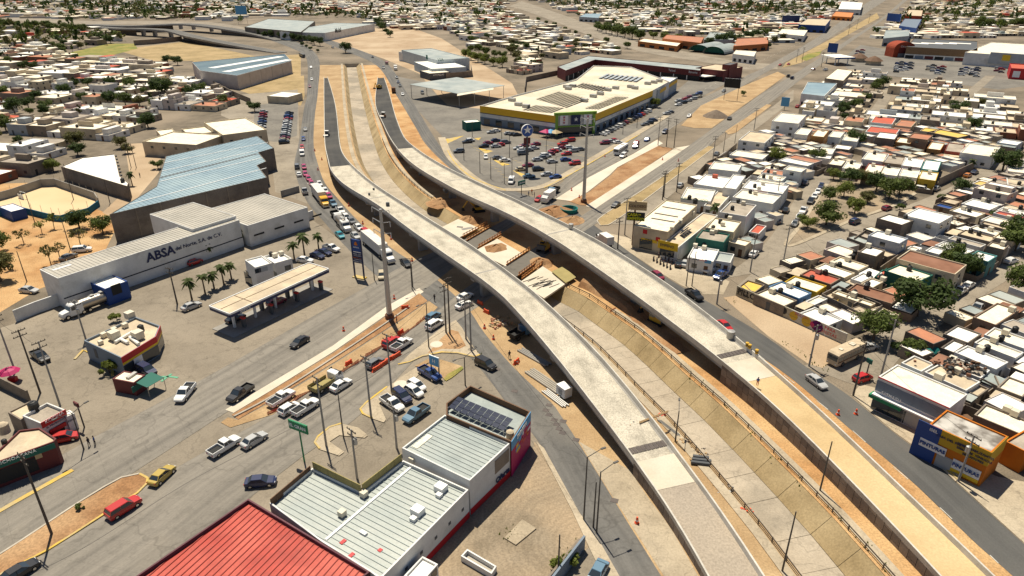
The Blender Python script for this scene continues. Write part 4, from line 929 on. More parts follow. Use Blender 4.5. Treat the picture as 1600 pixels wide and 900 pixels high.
class Bld:
 def __init__(s, name, label, cat, roof, h, wallm='white_wall', roofm='roof_cream', par=.35, rect=True, group=None, th=.22, z0=0.0, world=None, rz=None):
  q = world if world is not None else [P(a, b, h) for a, b in roof]
  if rect and len(q) == 4 and world is None: q = rectify(q)
  q = [Vector((p.x, p.y, 0)) for p in q]; n = len(q)
  if sum(q[i].x * q[(i + 1) % n].y - q[(i + 1) % n].x * q[i].y for i in range(n)) < 0: q = q[::-1]
  c = sum(q, Vector()) / n; s.o = c; s.h = h; s.par = par; s.q = [p - c for p in q]; s.n = n; s.zr = h - par
  s.root = thing(name, label, cat, (c.x, c.y, 0), 0, group); BLDS.append(q)
  mb = MB(); ins = inset_poly(s.q, th) if par > .02 else s.q
  for i in range(n):
   a, b, ia, ib = s.q[i], s.q[(i + 1) % n], ins[i], ins[(i + 1) % n]; up = lambda p, z: Vector((p.x, p.y, z))
   mb.quad(up(a, z0), up(b, z0), up(b, h), up(a, h))
   if par > .02: mb.quad(up(a, h), up(b, h), up(ib, h), up(ia, h)); mb.quad(up(ia, h), up(ib, h), up(ib, s.zr), up(ia, s.zr))
  s.wall = mb.build('wall', wallm, s.root)
  v = [Vector((p.x, p.y, s.zr - (.0 if par > .02 else -.004))) for p in ins]
  s.roof = MB().add(v, tess(v)).build('roof', roofm, s.root); s.ins = ins
 def hit(s, px, py):
  d = ray(px, py); best = None; cam_ = Vector((0, 0, CAM_H))
  for i in range(s.n):
   a, b = s.q[i] + s.o, s.q[(i + 1) % s.n] + s.o; e = b - a; nr = Vector((e.y, -e.x, 0)).normalized()
   if d.dot(nr) >= 0: continue
   t = (a - cam_).dot(nr) / d.dot(nr); p = cam_ + d * t; u = (p - a).dot(e.normalized())
   over = max(0, -u, u - e.length) + max(0, -p.z, p.z - s.h)
   if best is None or over < best[0] - .05: best = (over, i, min(max(u, 0), e.length), min(max(p.z, 0), s.h))
  return best[1:]
 def face_xyz(s, i, u, z, out=0.0):
  a, b = s.q[i], s.q[(i + 1) % s.n]; e = (b - a).normalized(); nr = Vector((e.y, -e.x, 0))
  p = a + e * u + nr * out; return Vector((p.x, p.y, z)), math.atan2(e.y, e.x), (b - a).length
 def it(s, px, py, w_, h_, m, name='window', out=.04, parent=None, dep=.1, zc=None):
  i, u, z = s.hit(px, py); return s.on(i, u, z if zc is None else zc, w_, h_, m, name, out, parent, dep)
 def on(s, i, u, z, w_, h_, m, name='window', out=.04, parent=None, dep=.1, label=None):
  p, r, l_ = s.face_xyz(i, u, z - h_ / 2, out - dep / 2 + .0)
  o = link(name, ubox(m), parent or s.root, p, r, (w_, dep, h_))
  if label: o['label'] = label
  return o
 def band(s, i, z0, z1, m, name, out=.03, u0=0, u1=None, parent=None):
  l_ = (s.q[(i + 1) % s.n] - s.q[i]).length; u1 = l_ if u1 is None else u1
  return s.on(i, (u0 + u1) / 2, (z0 + z1) / 2, u1 - u0, z1 - z0, m, name, out, parent, .1)
 def text(s, px, py, size, txt, m, name='lettering', out=.09, bold=0.0):
  i, u, z = s.hit(px, py); p, r, _ = s.face_xyz(i, u, z, out); return lettering(txt, size, m, s.root, p, r, name, bold)
 def row(s, px, py, n, w_, h_, m, name='window', u0=.06, u1=.94, zc=None):
  i, u, z = s.hit(px, py); l_ = (s.q[(i + 1) % s.n] - s.q[i]).length
  for k in range(n): s.on(i, l_ * (u0 + (u1 - u0) * (k + .5) / n), zc if zc is not None else z, w_, h_, m, name)
 def top(s, px, py, dims, m='cooler', name='air_cooler', rz=None, me=None, scale=None):
  p = P(px, py, s.zr) - s.o; p.z = s.zr
  r = rz if rz is not None else math.atan2((s.q[1] - s.q[0]).y, (s.q[1] - s.q[0]).x)
  return link(name, me or ubox(m), s.root, p, r, scale if me else dims)
 def tank(s, px, py, sc=1.1, m=None): return s.top(px, py, None, name='water_tank', me=TANKC if m else TANK, scale=(sc,) * 3)
 def cool(s, px, py, sc=1.1): return s.top(px, py, None, name='air_cooler', me=COOLER, scale=(sc,) * 3)
 def ribs(s, edge_px, sp, m, w_=.1, hh=.07, name='roof_seam', along=True):
  i = s.hit(*edge_px)[0]; e = (s.q[(i + 1) % s.n] - s.q[i]).normalized()
  if not along: e = Vector((-e.y, e.x, 0))
  nr = Vector((-e.y, e.x, 0)); ks = [p.dot(nr) for p in s.ins]; k = min(ks) + sp * .5; mb = MB(); r = math.atan2(e.y, e.x)
  while k < max(ks):
   xs = []
   for a, b in zip(s.ins, s.ins[1:] + s.ins[:1]):
    ka, kb = a.dot(nr) - k, b.dot(nr) - k
    if ka * kb < 0: t = ka / (ka - kb); xs.append((a.lerp(b, t)).dot(e))
   xs.sort()
   for x0, x1 in zip(xs[::2], xs[1::2]):
    c = e * ((x0 + x1) / 2) + nr * k; mb.box((c.x, c.y, s.zr + .002), (x1 - x0 - .02, w_, hh), r)
   k += sp
  o = mb.build(name, m, s.root); o['kind'] = 'stuff'; return o
def lettering(txt, size, m, parent, loc, rz, name='lettering', bold=0.0, tilt=R(90)):
 cu = bpy.data.curves.new(name, 'FONT'); cu.body = txt; cu.size = size; cu.align_x = 'CENTER'; cu.align_y = 'CENTER'; cu.extrude = .02; cu.resolution_u = 2; cu.offset = bold
 tmp = bpy.data.objects.new('tmp', cu); me = bpy.data.meshes.new_from_object(tmp); bpy.data.objects.remove(tmp)
 me.materials.clear(); me.materials.append(M(m)); o = link(name, me, parent, loc); o.rotation_euler = (tilt, 0, rz); return o
plain('red_sign', (.50, .015, .02), .5); plain('yellow_sign', (.72, .48, .02), .5); plain('navy', (.012, .022, .085), .5); plain('white_sign', (.8, .8, .78), .5); plain('magenta', (.42, .01, .10), .6); plain('skyblue', (.10, .32, .55), .6); plain('green_sign', (.01, .22, .09), .5); plain('lime', (.20, .36, .05), .6); plain('brown', (.14, .075, .04), .8); plain('darkred', (.12, .022, .022), .7); plain('orange', (.62, .17, .015), .6); plain('royal', (.015, .06, .24), .6); plain('tan_sign', (.42, .32, .18), .6); plain('shutter', (.36, .37, .36), .6); plain('darkgrey', (.09, .095, .10), .7); plain('bluegrey', (.16, .20, .25), .7); plain('black_line', (.02, .02, .02), .8); plain('green_wall', (.02, .12, .09), .8); plain('gate_black', (.025, .025, .025), .7)
mat('seam_grey', (.36, .34, .30), (.30, .28, .25), .6, rough=.5); mat('seam_teal', (.34, .37, .36), (.28, .31, .30), .6, rough=.5)
# ---- warehouse with white front wall (lettered) in three sections
b = Bld('warehouse', 'long white warehouse with grey ribbed roof and navy lettering on its wall', 'warehouse', [(86, 435), (369, 346), (349, 332), (66, 421)], 7.6, 'white_wall', 'roof_metal', .12)
b.ribs((200, 415), .9, 'seam_grey', along=False)
b.text(251, 397, 3.1, 'ABSA', 'navy', bold=.1); b.text(311, 377, 1.4, 'del Norte, S.A. de C.V.', 'navy', bold=.02)
i_ = b.hit(200, 420)[0]; b.band(i_, 2.5, 2.75, 'dark', 'plinth_top_line', .06); b.band(i_, 0, 2.5, 'white_wall', 'plinth', .14)  # dark line along the top of the low front wall
b.top(97, 418, (4, .8, .08), 'white_paint', 'skylight')
b2 = Bld('warehouse', 'taller grey-roofed middle bay adjoining the lettered white warehouse', 'warehouse', [(298, 359), (366, 338), (304, 315), (236, 334)], 8.3, 'white_wall', 'roof_metal', .12); b2.ribs((340, 365), .9, 'seam_grey', along=False)
b3 = Bld('warehouse', 'low grey-roofed white shed at the end of the lettered warehouse, by the road', 'warehouse', [(370, 356), (461, 330), (432, 297), (336, 325)], 6.2, 'white_wall', 'roof_metal', .12); b3.ribs((420, 355), .9, 'seam_grey', along=False)
i_ = b3.hit(420, 360)[0]
for k in range(4): b3.on(i_, 3 + k * 6.5, 2.9, 3.2, .5, 'dark', 'slot_window')
def wall_line(name, pts, h, m, label, th=.3, cat='wall', z=0.0):
 q = [P(a, b, z) for a, b in pts]
 o = strip(name, q, th, h, m, px=False); return tag(o, label, cat)
wall_line('boundary_wall', [(26, 503), (60, 489), (105, 473), (132, 463)], 2.8, 'white_wall', 'low white boundary wall beside the tanker lorry')
wall_line('boundary_wall', [(462, 352), (490, 341)], 2.6, 'white_wall', 'short grey boundary wall by the palms at the frontage road')
wall_line('boundary_wall', [(440, 308), (468, 300)], 2.2, 'concrete_grey', 'stub wall beside the warehouse driveway')
gb = Bld('gatehouse', 'blue gatehouse with flat white roof against the lettered warehouse', 'gatehouse', [(141, 439), (176, 427), (196, 440), (160, 453)], 4.2, 'royal', 'roof_white', .2)
gb.it(182, 452, 2.2, 2.4, 'dark', 'door');
# ---- big blue-roofed warehouse
bw = Bld('warehouse', 'huge pale-blue-roofed warehouse with grey block walls behind the lettered building', 'warehouse', [(171, 335), (244, 291), (259, 244), (402, 212), (428, 231), (404, 238), (416, 252), (402, 258), (417, 277)], 8.2, 'block_dark', 'roof_blueish', .15, rect=False)
bw.ribs((280, 320), 1.3, 'roof_blueish', .12, .09, along=False)
i_ = bw.hit(300, 330)[0]; l_ = (bw.q[(i_ + 1) % bw.n] - bw.q[i_]).length
for k in range(1, 7): bw.on(i_, l_ * k / 7, 4.1, .35, 8.0, 'block_wall', 'pilaster', .1, dep=.3)
for (ax, ay, bx_, by_) in ((200, 320, 418, 262), (248, 284, 412, 246), (250, 268, 404, 235), (254, 255, 420, 222)):
 p0, p1 = P(ax, ay, 8.1) - bw.o, P(bx_, by_, 8.1) - bw.o; c_ = (p0 + p1) / 2; c_.z = 8.08; d_ = p1 - p0
 link('skylight_strip', ubox('white_paint'), bw.root, c_, math.atan2(d_.y, d_.x), (d_.length * .98, .35, .07))
p0, p1 = P(248, 278, 8.1) - bw.o, P(402, 240, 8.1) - bw.o; d_ = p1 - p0; c_ = (p0 + p1) / 2; c_.z = 8.07
link('valley_gutter', ubox('darkgrey'), bw.root, c_, math.atan2(d_.y, d_.x), (d_.length, 1.2, .05))
for (rf, lb) in (([(258, 212), (300, 198), (322, 218), (270, 236)], 'cream flat-roofed annex behind the blue warehouse'), ([(335, 190), (400, 181), (398, 205), (330, 212)], 'large cream flat-roofed hall behind the blue warehouse'), ([(290, 200), (332, 196), (330, 206), (288, 212)], 'narrow cream annex between two flat-roofed halls'), ([(250, 202), (278, 200), (275, 218), (252, 222)], 'small white cube building beside the dirt track')):
 x = Bld('hall', lb, 'building', rf, {'n': 5.2, 's': 4.6, 'l': 6.8}.get(lb[0], 5.9), 'cream_wall', 'roof_cream', .4); x.row(*pix(x.o + Vector((0, -2, 3))), 4, 1.2, 1.0, 'glass', zc=3.8)
# ---- grey block building and the court
g1 = Bld('block_building', 'unplastered grey block building with white roof beside the dirt track', 'building', [(95, 260), (128, 246), (179, 240), (187, 274), (201, 285), (199, 291)], 5.0, 'block_wall', 'roof_white', .3, rect=False)
for k in range(7): g1.top(181 + k * 1.4, 245 + k * 5.0, (.7, .7, .5), 'darkgrey', 'roof_vent')
g1.tank(192, 285, 1.3)
ct = thing('sports_court', 'walled artificial-turf football court with blue outer wall', 'sports court', P(75, 320)); CO = P(75, 320)
cp = [P(a, b, .05) - CO for a, b in [(-30, 322), (20, 308), (66, 292), (88, 291), (150, 313), (156, 322), (140, 334), (97, 346), (85, 345), (37, 333), (0, 338), (-40, 345)]]
MB().add([Vector((p.x, p.y, .07)) for p in cp], tess(cp)).build('playing_surface', mat('turf_tan', (.60, .45, .26), (.54, .40, .225), .2, (.66, .5, .3), .05), ct)
for i in range(len(cp)):
 a, c = cp[i], cp[(i + 1) % len(cp)]; near = (a + c).y / 2 < 0
 strip('perimeter_wall', [Vector((a.x, a.y, 0)), Vector((c.x, c.y, 0))], .25, 2.0 if near else 2.8, mat('court_blue', (.02, .16, .24), (.03, .12, .19), .5) if near and 'court_blue' not in MATS else ('court_blue' if near else 'concrete_grey'), px=False, parent=ct)
 n_ = max(1, int((c - a).length / 4))
 for k in range(n_): MB().tube(a.lerp(c, k / n_), a.lerp(c, k / n_) + Vector((0, 0, 4.2)), .05, .05, 5).build('fence_post', 'steel', ct)
gl_ = MB(); gl_.box((0, -1.6, 0), (.12, .12, 2.2)).box((0, 1.6, 0), (.12, .12, 2.2)).box((0, 0, 2.1), (.12, 3.3, .12)).box((-.9, 0, 0), (.1, 3.2, 1.6)); o_ = gl_.build('goal', 'white_paint', ct, loc=P(38, 310) - CO); o_.rotation_euler.z = R(60)
st = Bld('dugout', 'blue dugout shelter with white roof at the court corner', 'shelter', [(2, 322), (22, 317), (38, 326), (12, 332)], 3.0, 'royal', 'roof_white', .12)
# ---- petrol station
CAN = rectify([P(a, b, 5.6) for a, b in [(329, 476), (485, 409), (511, 420), (356, 491)]]); co = sum(CAN, Vector()) / 4
ps = thing('petrol_canopy', 'long petrol station canopy with tan roof and navy fascia', 'canopy', (co.x, co.y, 0), math.atan2((CAN[1] - CAN[0]).y, (CAN[1] - CAN[0]).x))
cl, cw = (CAN[1] - CAN[0]).length, (CAN[2] - CAN[1]).length
MB().box((0, 0, 4.6), (cl - .5, cw - .5, .9)).build('roof_deck', 'roof_tan', ps)
for k, (c_, s_) in enumerate((((0, -cw / 2, 0), (cl, .15)), ((0, cw / 2, 0), (cl, .15)), ((-cl / 2, 0, 0), (.15, cw - .3)), ((cl / 2, 0, 0), (.15, cw - .3)))):
 f_ = MB().box((c_[0], c_[1], 4.55), (s_[0], s_[1], .62)).build('fascia', 'navy', ps); MB().box((c_[0], c_[1], 5.18), (s_[0] + .04, s_[1] + .04, .4)).build('fascia_edge', 'white_sign', f_)
MB().box((0, 0, 5.5), (cl - .8, .12, .06)).box((-cl * .28, 0, 5.5), (.15, cw - .8, .06)).build('roof_joint', 'brown', ps)
lettering('REPSOL', .8, 'white_sign', ps, (-cl * .36, -cw / 2 - .1, 4.86), 0); lettering('PUERTA DE HIERRO', .4, 'navy', ps, (cl * .42, -cw / 2 - .11, 5.36), 0)
for k in range(5):
 x = -cl * .4 + cl * .8 * k / 4
 MB().box((x, 0, 0), (.45, .45, 4.6)).build('column', 'white_paint', ps)
slab_ = tag(MB().box((co.x, co.y, .03), (cl + .5, cw + .5, .12), math.atan2((CAN[1] - CAN[0]).y, (CAN[1] - CAN[0]).x)).build('pump_slab', 'concrete_grey'), 'raised grey pump island slab under the petrol canopy', 'slab', kind='structure')
PUMP = MB(); PUMP.box((0, 0, .15), (.55, 1.0, 1.9)); PUMP.box((0, 0, 2.05), (.65, 1.1, .35), mi=1); PUMP.box((.29, 0, 1.1), (.03, .7, .5), mi=2); PUMP_ME = shared('petrol_pump', PUMP, ['darkgrey', 'red_sign', 'glass'])
an_ = ps.rotation_euler.z
for k in range(8):
 x, y = -cl * .4 + cl * .8 * (k // 2) / 3, (1.6 if k % 2 else -1.6)
 w_ = Matrix.Rotation(an_, 3, 'Z') @ Vector((x + 1.2, y, 0)) + co
 t = thing('petrol_pump', '%s petrol pump from the %s end, %s row under the canopy' % (ORD[k // 2], 'west', 'front' if y < 0 else 'back'), 'pump', (w_.x, w_.y, .15), an_, 'petrol pumps under the canopy'); link('pump_body', PUMP_ME, t)
gs = Bld('petrol_shop', 'white two-storey petrol station shop with dark windows', 'shop', [(378, 408), (407, 399), (427, 411), (403, 416)], 6.4, 'white_wall', 'roof_white', .35)
gs.it(383, 424, 1.6, 1.0, 'glass'); gs.it(403, 423, 1.4, 1.1, 'glass'); gs.it(411, 421, 2.2, 1.1, 'shutter'); gs.it(388, 436, 4.5, 2.6, 'glass', 'shop_front')
gs2 = Bld('petrol_shop_annex', 'low white annex of the petrol station shop, roof cluttered', 'shop', [(428, 412), (411, 399), (438, 394), (457, 403)], 5.2, 'white_wall', 'roof_white', .5)
gs2.cool(430, 402); gs2.cool(440, 399); gs2.it(430, 428, 1.6, 1.2, 'glass'); gs2.it(450, 418, 1.6, 1.2, 'glass'); gs2.tank(424, 400, 1.0)
sg = thing('fuel_price_sign', 'tall blue fuel price sign on two posts beside the frontage road', 'sign', P(562, 434), heading(562, 434, (10, 2), 0))
for s in (-1, 1): MB().box((s * 1.35, 0, 0), (.28, .35, 10.2)).build('post', 'navy', sg)
MB().box((0, 0, 7.0), (2.45, .25, 3.1)).build('brand_panel', 'royal', sg); MB().lathe((0, 0, 0), [(.0, 0), (.45, .0), (.5, .3), (.2, .8), (0, 1.0)], 10).build('flame_emblem', 'orange', sg, loc=(0, -.2, 8.7)).scale = (1, .2, 1)
lettering('REPSOL', .5, 'white_sign', sg, (0, -.15, 8.1), 0)
for k, (t_, m_) in enumerate((('MAGNA', 'white_sign'), ('PREMIUM', 'orange'), ('DIESEL', 'white_sign'))):
 pn = MB().box((0, 0, 4.0 + k * .95), (2.45, .22, .8)).build('price_panel', 'navy', sg); lettering(t_ + '  22.9', .42, m_, pn, (0, -.13, 4.4 + k * .95), 0)
MB().box((0, 0, .0), (3.4, 1.4, .25)).build('base', 'kerb_yellow', sg)
# ---- convenience store with red band, kiosk
ox = Bld('convenience_store', 'grey convenience store with red and yellow fascia band', 'shop', [(131, 532), (189, 559), (243, 526), (250, 509), (212, 495)], 4.2, 'bluegrey', 'roof_tan', .45, rect=False)
for p_ in ((222, 545), (249, 520)):
 i_ = ox.hit(*p_)[0]; ox.band(i_, 3.0, 4.25, 'red_sign', 'red_fascia', .1); ox.band(i_, 2.55, 3.0, 'yellow_sign', 'yellow_fascia', .1); ox.band(i_, .3, 2.3, 'glass', 'shop_window', .05)
ox.it(216, 563, 2.0, 1.6, 'white_sign', 'poster', .12); ox.it(150, 552, 1.0, 2.0, 'darkgrey', 'back_door')
ox.cool(163, 527, 1.0); ox.cool(179, 519, 1.0); ox.cool(196, 512, 1.0); ox.cool(158, 538, .8); ox.cool(204, 498, 1.6); ox.tank(221, 517, 1.2); ox.cool(180, 530, 1.8); ox.cool(217, 530, 1.8)
for a_, b_ in (((180, 535), (207, 519)), ((203, 527), (217, 538)), ((188, 530), (200, 536))):
 p0, p1 = P(*a_, 4.1) - ox.o, P(*b_, 4.1) - ox.o; p0.z = p1.z = 4.15; MB().tube(p0, p1, .32, .32, 10).build('air_duct', 'roof_white', ox.root)
ki = Bld('snack_kiosk', 'small cream-roofed snack kiosk in front of the convenience store', 'kiosk', [(177, 590), (200, 576), (221, 589), (207, 600)], 2.8, 'darkred', 'roof_cream', .12); ki.it(214, 605, 2.2, 1.2, 'green_wall', 'counter'); ki.top(206, 588, (2.0, .7, .4), 'steel', 'air_unit')
aw = thing('kiosk_awning', 'dark green awning beside the snack kiosk', 'awning', P(238, 611), heading(238, 611, (10, -6), 0))
MB().add([(-1.8, -1.6, 2.3), (1.8, -1.6, 2.3), (1.8, 1.6, 2.6), (-1.8, 1.6, 2.6), (-1.8, -1.6, 2.24), (1.8, -1.6, 2.24), (1.8, 1.6, 2.54), (-1.8, 1.6, 2.54)], [(0, 1, 2, 3), (7, 6, 5, 4), (0, 4, 5, 1), (1, 5, 6, 2), (2, 6, 7, 3), (3, 7, 4, 0)]).build('canvas', 'green_wall', aw)
for x in (-1.7, 1.7):
 for y in (-1.5, 1.5): MB().box((x, y, 0), (.08, .08, 2.4)).build('pole', 'steel', aw)
strip('kerb', [(117, 562), (130, 548), (176, 572), (176, 588)], .5, .2, 'kerb_yellow', 'yellow kerb beside the grey side of the convenience store', 'kerb')
# ---- foreground store
RW = 5.2
fr = Bld('store', 'red ribbed-roof store with purple parapet in the foreground corner', 'store', [(388, 779), (578, 893), (430, 1015), (205, 905)], RW, mat('purple_wall', (.15, .07, .08), (.12, .055, .065), .5), 'roof_redmetal', .55, rect=False)
fr.ribs((250, 880), .85, mat('seam_red', (.36, .045, .03), (.3, .04, .028), .5, rough=.5), .12, .1, along=False)
i_ = fr.hit(300, 850)[0]; fr.band(i_, RW - .25, RW + .06, 'white_paint', 'parapet_cap', .12)
fm = Bld('store', 'store with pale teal ribbed roof and white wall with red base in the foreground', 'store', [(421, 786), (488, 731), (567, 768), (630, 719), (732, 765), (594, 905), (578, 893), (502, 846)], RW - .2, 'white_wall', 'roof_zinc', .5, rect=False)
fm.ribs((660, 850), .8, 'seam_teal', .1, .08, along=False)
i_ = fm.hit(670, 850)[0]; fm.band(i_, 0, 1.1, 'red_sign', 'red_base', .06); l_ = (fm.q[(i_ + 1) % fm.n] - fm.q[i_]).length
for k in range(6): fm.on(i_, l_ * (k + .5) / 6, 2.6, .5, .5, 'darkgrey', 'vent')
fm.top(689, 766, (1.5, 1.3, .9), 'white_paint', 'air_unit'); fm.top(686, 776, (.8, .7, .5), 'white_paint', 'air_unit'); fm.top(653, 802, (1.5, 1.3, .9), 'white_paint', 'air_unit'); fm.top(646, 813, (.8, .7, .5), 'white_paint', 'air_unit')
fm.cool(569, 776, .9); fm.cool(535, 806, .9); fm.cool(645, 722, .9); fm.top(568, 834, (1.0, .5, .3), 'white_paint', 'roof_vent'); fm.top(536, 847, (.5, .8, .12), 'red_sign', 'roof_patch'); fm.top(549, 868, (.5, .8, .12), 'red_sign', 'roof_patch'); fm.top(594, 860, (.5, .5, .1), 'red_sign', 'roof_patch')
def panel_run(b, a_, c_, z, n, hh, m, name='parapet_panel'):
 p0, p1 = P(*a_, z) - b.o, P(*c_, z) - b.o; d = p1 - p0; r = math.atan2(d.y, d.x)
 for k in range(n):
  c = p0.lerp(p1, (k + .5) / n); c.z = z - .1; link(name, ubox(m), b.root, c, r, (d.length / n * .97, .12, hh))
panel_run(fm, (490, 735), (565, 772), RW - .6, 6, 1.7, 'panel_olive'); panel_run(fm, (567, 771), (628, 723), RW - .6, 5, 1.7, 'panel_olive'); panel_run(fm, (424, 790), (486, 737), RW - .6, 7, 1.2, 'brown')
p0, p1 = P(509, 842, RW - .5) - fm.o, P(644, 727, RW - .5) - fm.o; d_ = p1 - p0; c_ = (p0 + p1) / 2; c_.z = RW - .7; link('ridge_cap', ubox('white_paint'), fm.root, c_, math.atan2(d_.y, d_.x), (d_.length, .35, .14))
fu = Bld('store', 'taller pale-roofed section of the foreground store with red-based white wall', 'store', [(630, 698), (695, 648), (797, 692), (732, 753)], 6.2, 'white_wall', 'roof_zinc', .4); fu.ribs((765, 730), .8, 'seam_teal', .1, .08, along=False)
i_ = fu.hit(765, 740)[0]; fu.band(i_, 0, 1.1, 'red_sign', 'red_base', .06); l_ = (fu.q[(i_ + 1) % fu.n] - fu.q[i_]).length; fu.on(i_, l_ * .78, 4.3, l_ * .36, 2.4, 'block_wall', 'wall_panel', .06); fu.on(i_, l_ * .72, 2.3, .1, .1, 'white_wall', 'bracket'); fu.text(785, 742, 1.3, 'Oferta', 'navy', bold=.05)
fu.top(660, 690, (3.5, 1.0, .1), 'roof_cream', 'roof_patch')
i_ = fu.hit(680, 728)[0]
fs = Bld('store', 'far end of the foreground store with solar panels and a magenta mural', 'store', [(697, 630), (735, 602), (829, 643), (799, 690), (697, 648)], 6.6, 'brown', 'roof_zinc', 1.1, rect=False)
i_ = fs.hit(816, 690)[0]; fs.band(i_, 0, 3.0, 'magenta', 'mural_base', .07); fs.band(i_, 4.9, 6.6, 'skyblue', 'mural_sky', .07); l_ = (fs.q[(i_ + 1) % fs.n] - fs.q[i_]).length
rr = random.Random(3); cols = ['yellow_sign', 'magenta', 'skyblue', 'orange', 'white_sign', 'red_sign']; fs.band(i_, 3.0, 4.9, 'magenta', 'mural_field', .06)
for k in range(12): fs.on(i_, l_ * rr.uniform(.08, .92), rr.uniform(3.2, 5.2), rr.uniform(.5, 1.6), rr.uniform(.3, .8), cols[k % 6], 'mural_patch', .075 + k * .004)
fs.text(814, 672, .9, 'CREMERIA', 'white_sign', bold=.04, out=.17)
a0, a1, a2 = P(700, 635, 6.5) - fs.o, P(787, 672, 6.5) - fs.o, P(716, 622, 6.5) - fs.o
du, dv = a1 - a0, a2 - a0
for i in range(9):
 for j in range(3):
  q = [a0 + du * ((i + e) / 9) + dv * ((j + f) / 3) for e, f in ((.04, .04), (.96, .04), (.96, .96), (.04, .96))]
  q = [Vector((p.x, p.y, 6.35 + .5 * (j + f) / 3)) for p, f in zip(q, (.04, .04, .96, .96))]
  MB().slab(*q, .06).build('solar_panel', 'solar', fs.root)
for i in range(6):
 p = a0 + du * (i / 5); MB().box((p.x, p.y, 5.5), (.1, .1, .85)).build('panel_strut', 'galv', fs.root)
fs.tank(797, 684, 1.2, 'c')
fk = Bld('outbuilding', 'small white flat-roofed outbuilding with red base at the store wall', 'outbuilding', [(632, 898), (660, 869), (684, 881), (655, 915)], 3.0, 'white_wall', 'roof_white', .3); fk.it(678, 897, 1.2, 1.2, 'glass')
i_ = fk.hit(675, 900)[0]; fk.band(i_, 0, .8, 'red_sign', 'red_base', .06)
tag(MB().prism([XY(P(a, b)) for a, b in [(788, 842), (816, 813), (838, 827), (806, 853)]], .0, .22).build('concrete_pad', 'sidewalk'), 'square pale concrete pad in the gravelly yard', 'slab', kind='thing')
tb = thing('planter_trough', 'long white-rimmed masonry trough lying in the gravelly yard', 'trough', P(748, 876)); q0 = [P(a, b, .9) - P(748, 876) for a, b in [(720, 869), (730, 858), (776, 885), (768, 897)]]
q0 = [Vector((p.x, p.y, 0)) for p in q0]; qi = inset_poly(q0 if (q0[1] - q0[0]).cross(q0[2] - q0[0]).z > 0 else q0[::-1], .2); q0 = q0 if (q0[1] - q0[0]).cross(q0[2] - q0[0]).z > 0 else q0[::-1]
mb = MB()
for i in range(4):
 a, c, ia, ic = q0[i], q0[(i + 1) % 4], qi[i], qi[(i + 1) % 4]; z9 = Vector((0, 0, .95))
 mb.quad(a, c, c + z9, a + z9); mb.quad(a + z9, c + z9, ic + z9, ia + z9); mb.quad(ia + z9, ic + z9, ic, ia)
mb.build('trough_wall', 'white_wall', tb); MB().add([p + Vector((0, 0, .3)) for p in qi], [(0, 1, 2, 3)]).build('trough_floor', 'concrete', tb)
wall_line('boundary_wall', [(912, 858), (880, 900), (850, 940)], 2.4, 'bluegrey', 'grey boundary wall at the edge of the gravelly yard')
wall_line('boundary_wall', [(905, 852), (872, 893), (850, 920)], 1.2, 'block_wall', 'low crumbling wall behind the grey boundary wall')
# ---- small red store at the left edge
le = Bld('corner_shop', 'corner shop with worn cream roof and dark red front at the left edge', 'shop', [(-40, 735), (-6, 706), (30, 672), (62, 668), (88, 685), (84, 690)], 4.4, 'darkred', 'roof_tan', .3, rect=False)
i_ = le.hit(40, 730)[0]; le.band(i_, 3.3, 4.2, 'green_wall', 'sign_band', .12); le.text(25, 714, .75, 'MICHOACANA', 'white_sign', out=.2); le.it(60, 712, .9, .9, 'tan_sign', 'round_emblem', .1); le.it(28, 735, 5.0, 2.4, 'dark', 'shop_opening', .05); le.tank(8, 676, 1.6, 'c'); le.tank(8, 694, .8)
le2 = Bld('corner_shop', 'white shop with bright red fascia beside the dark red corner shop', 'shop', [(60, 663), (101, 641), (75, 628), (38, 648)], 4.0, 'white_wall', 'roof_grey', .5)
i_ = le2.hit(82, 668)[0]; le2.band(i_, 3.0, 4.1, 'red_sign', 'red_fascia', .1); le2.text(84, 652, .8, 'KOCINA', 'white_sign', out=.2); le2.it(90, 668, 2.6, .7, 'red_sign', 'red_awning', .3, dep=.6); le2.it(90, 675, 2.4, 1.8, 'dark', 'doorway', .05); le2.text(88, 660, .45, 'EL MANDADITO', 'navy')
le3 = Bld('store_annex', 'white cube annex at the end of the red-fascia shop', 'shop', [(103, 652), (117, 645), (108, 641), (96, 646)], 3.0, 'white_wall', 'roof_white', .15); le3.text(112, 656, .5, 'KING', 'navy')
le4 = Bld('house', 'tan flat-roofed house behind the corner shops at the left edge', 'house', [(12, 644), (52, 624), (62, 634), (58, 640), (32, 656)], 3.6, 'block_wall', 'roof_tan', .25, rect=False); le4.tank(55, 642, 1.6)
wall_line('boundary_wall', [(-30, 612), (0, 604), (48, 628)], 2.4, 'block_wall', 'tan block wall beside the side street at the left edge')
um = thing('parasol_stall', 'pink parasol over a street stall by the side street', 'parasol', P(19, 596)); MB().lathe((0, 0, 0), [(1.9, 2.1), (1.2, 2.6), (0, 3.0)], 8).build('canopy', 'magenta', um); MB().tube((0, 0, 0), (0, 0, 3.0), .05).build('pole', 'steel', um); MB().box((.2, .1, 0), (1.4, .8, .9)).build('stall_table', 'red_sign', um)
plain('royal_bright', (.02, .08, .33), .4); plain('lime_bright', (.60, .58, .02), .5); plain('mustard', (.50, .32, .02), .7); plain('yellow_band', (.68, .40, .015), .55); plain('solar_white', (.45, .48, .50), .3)
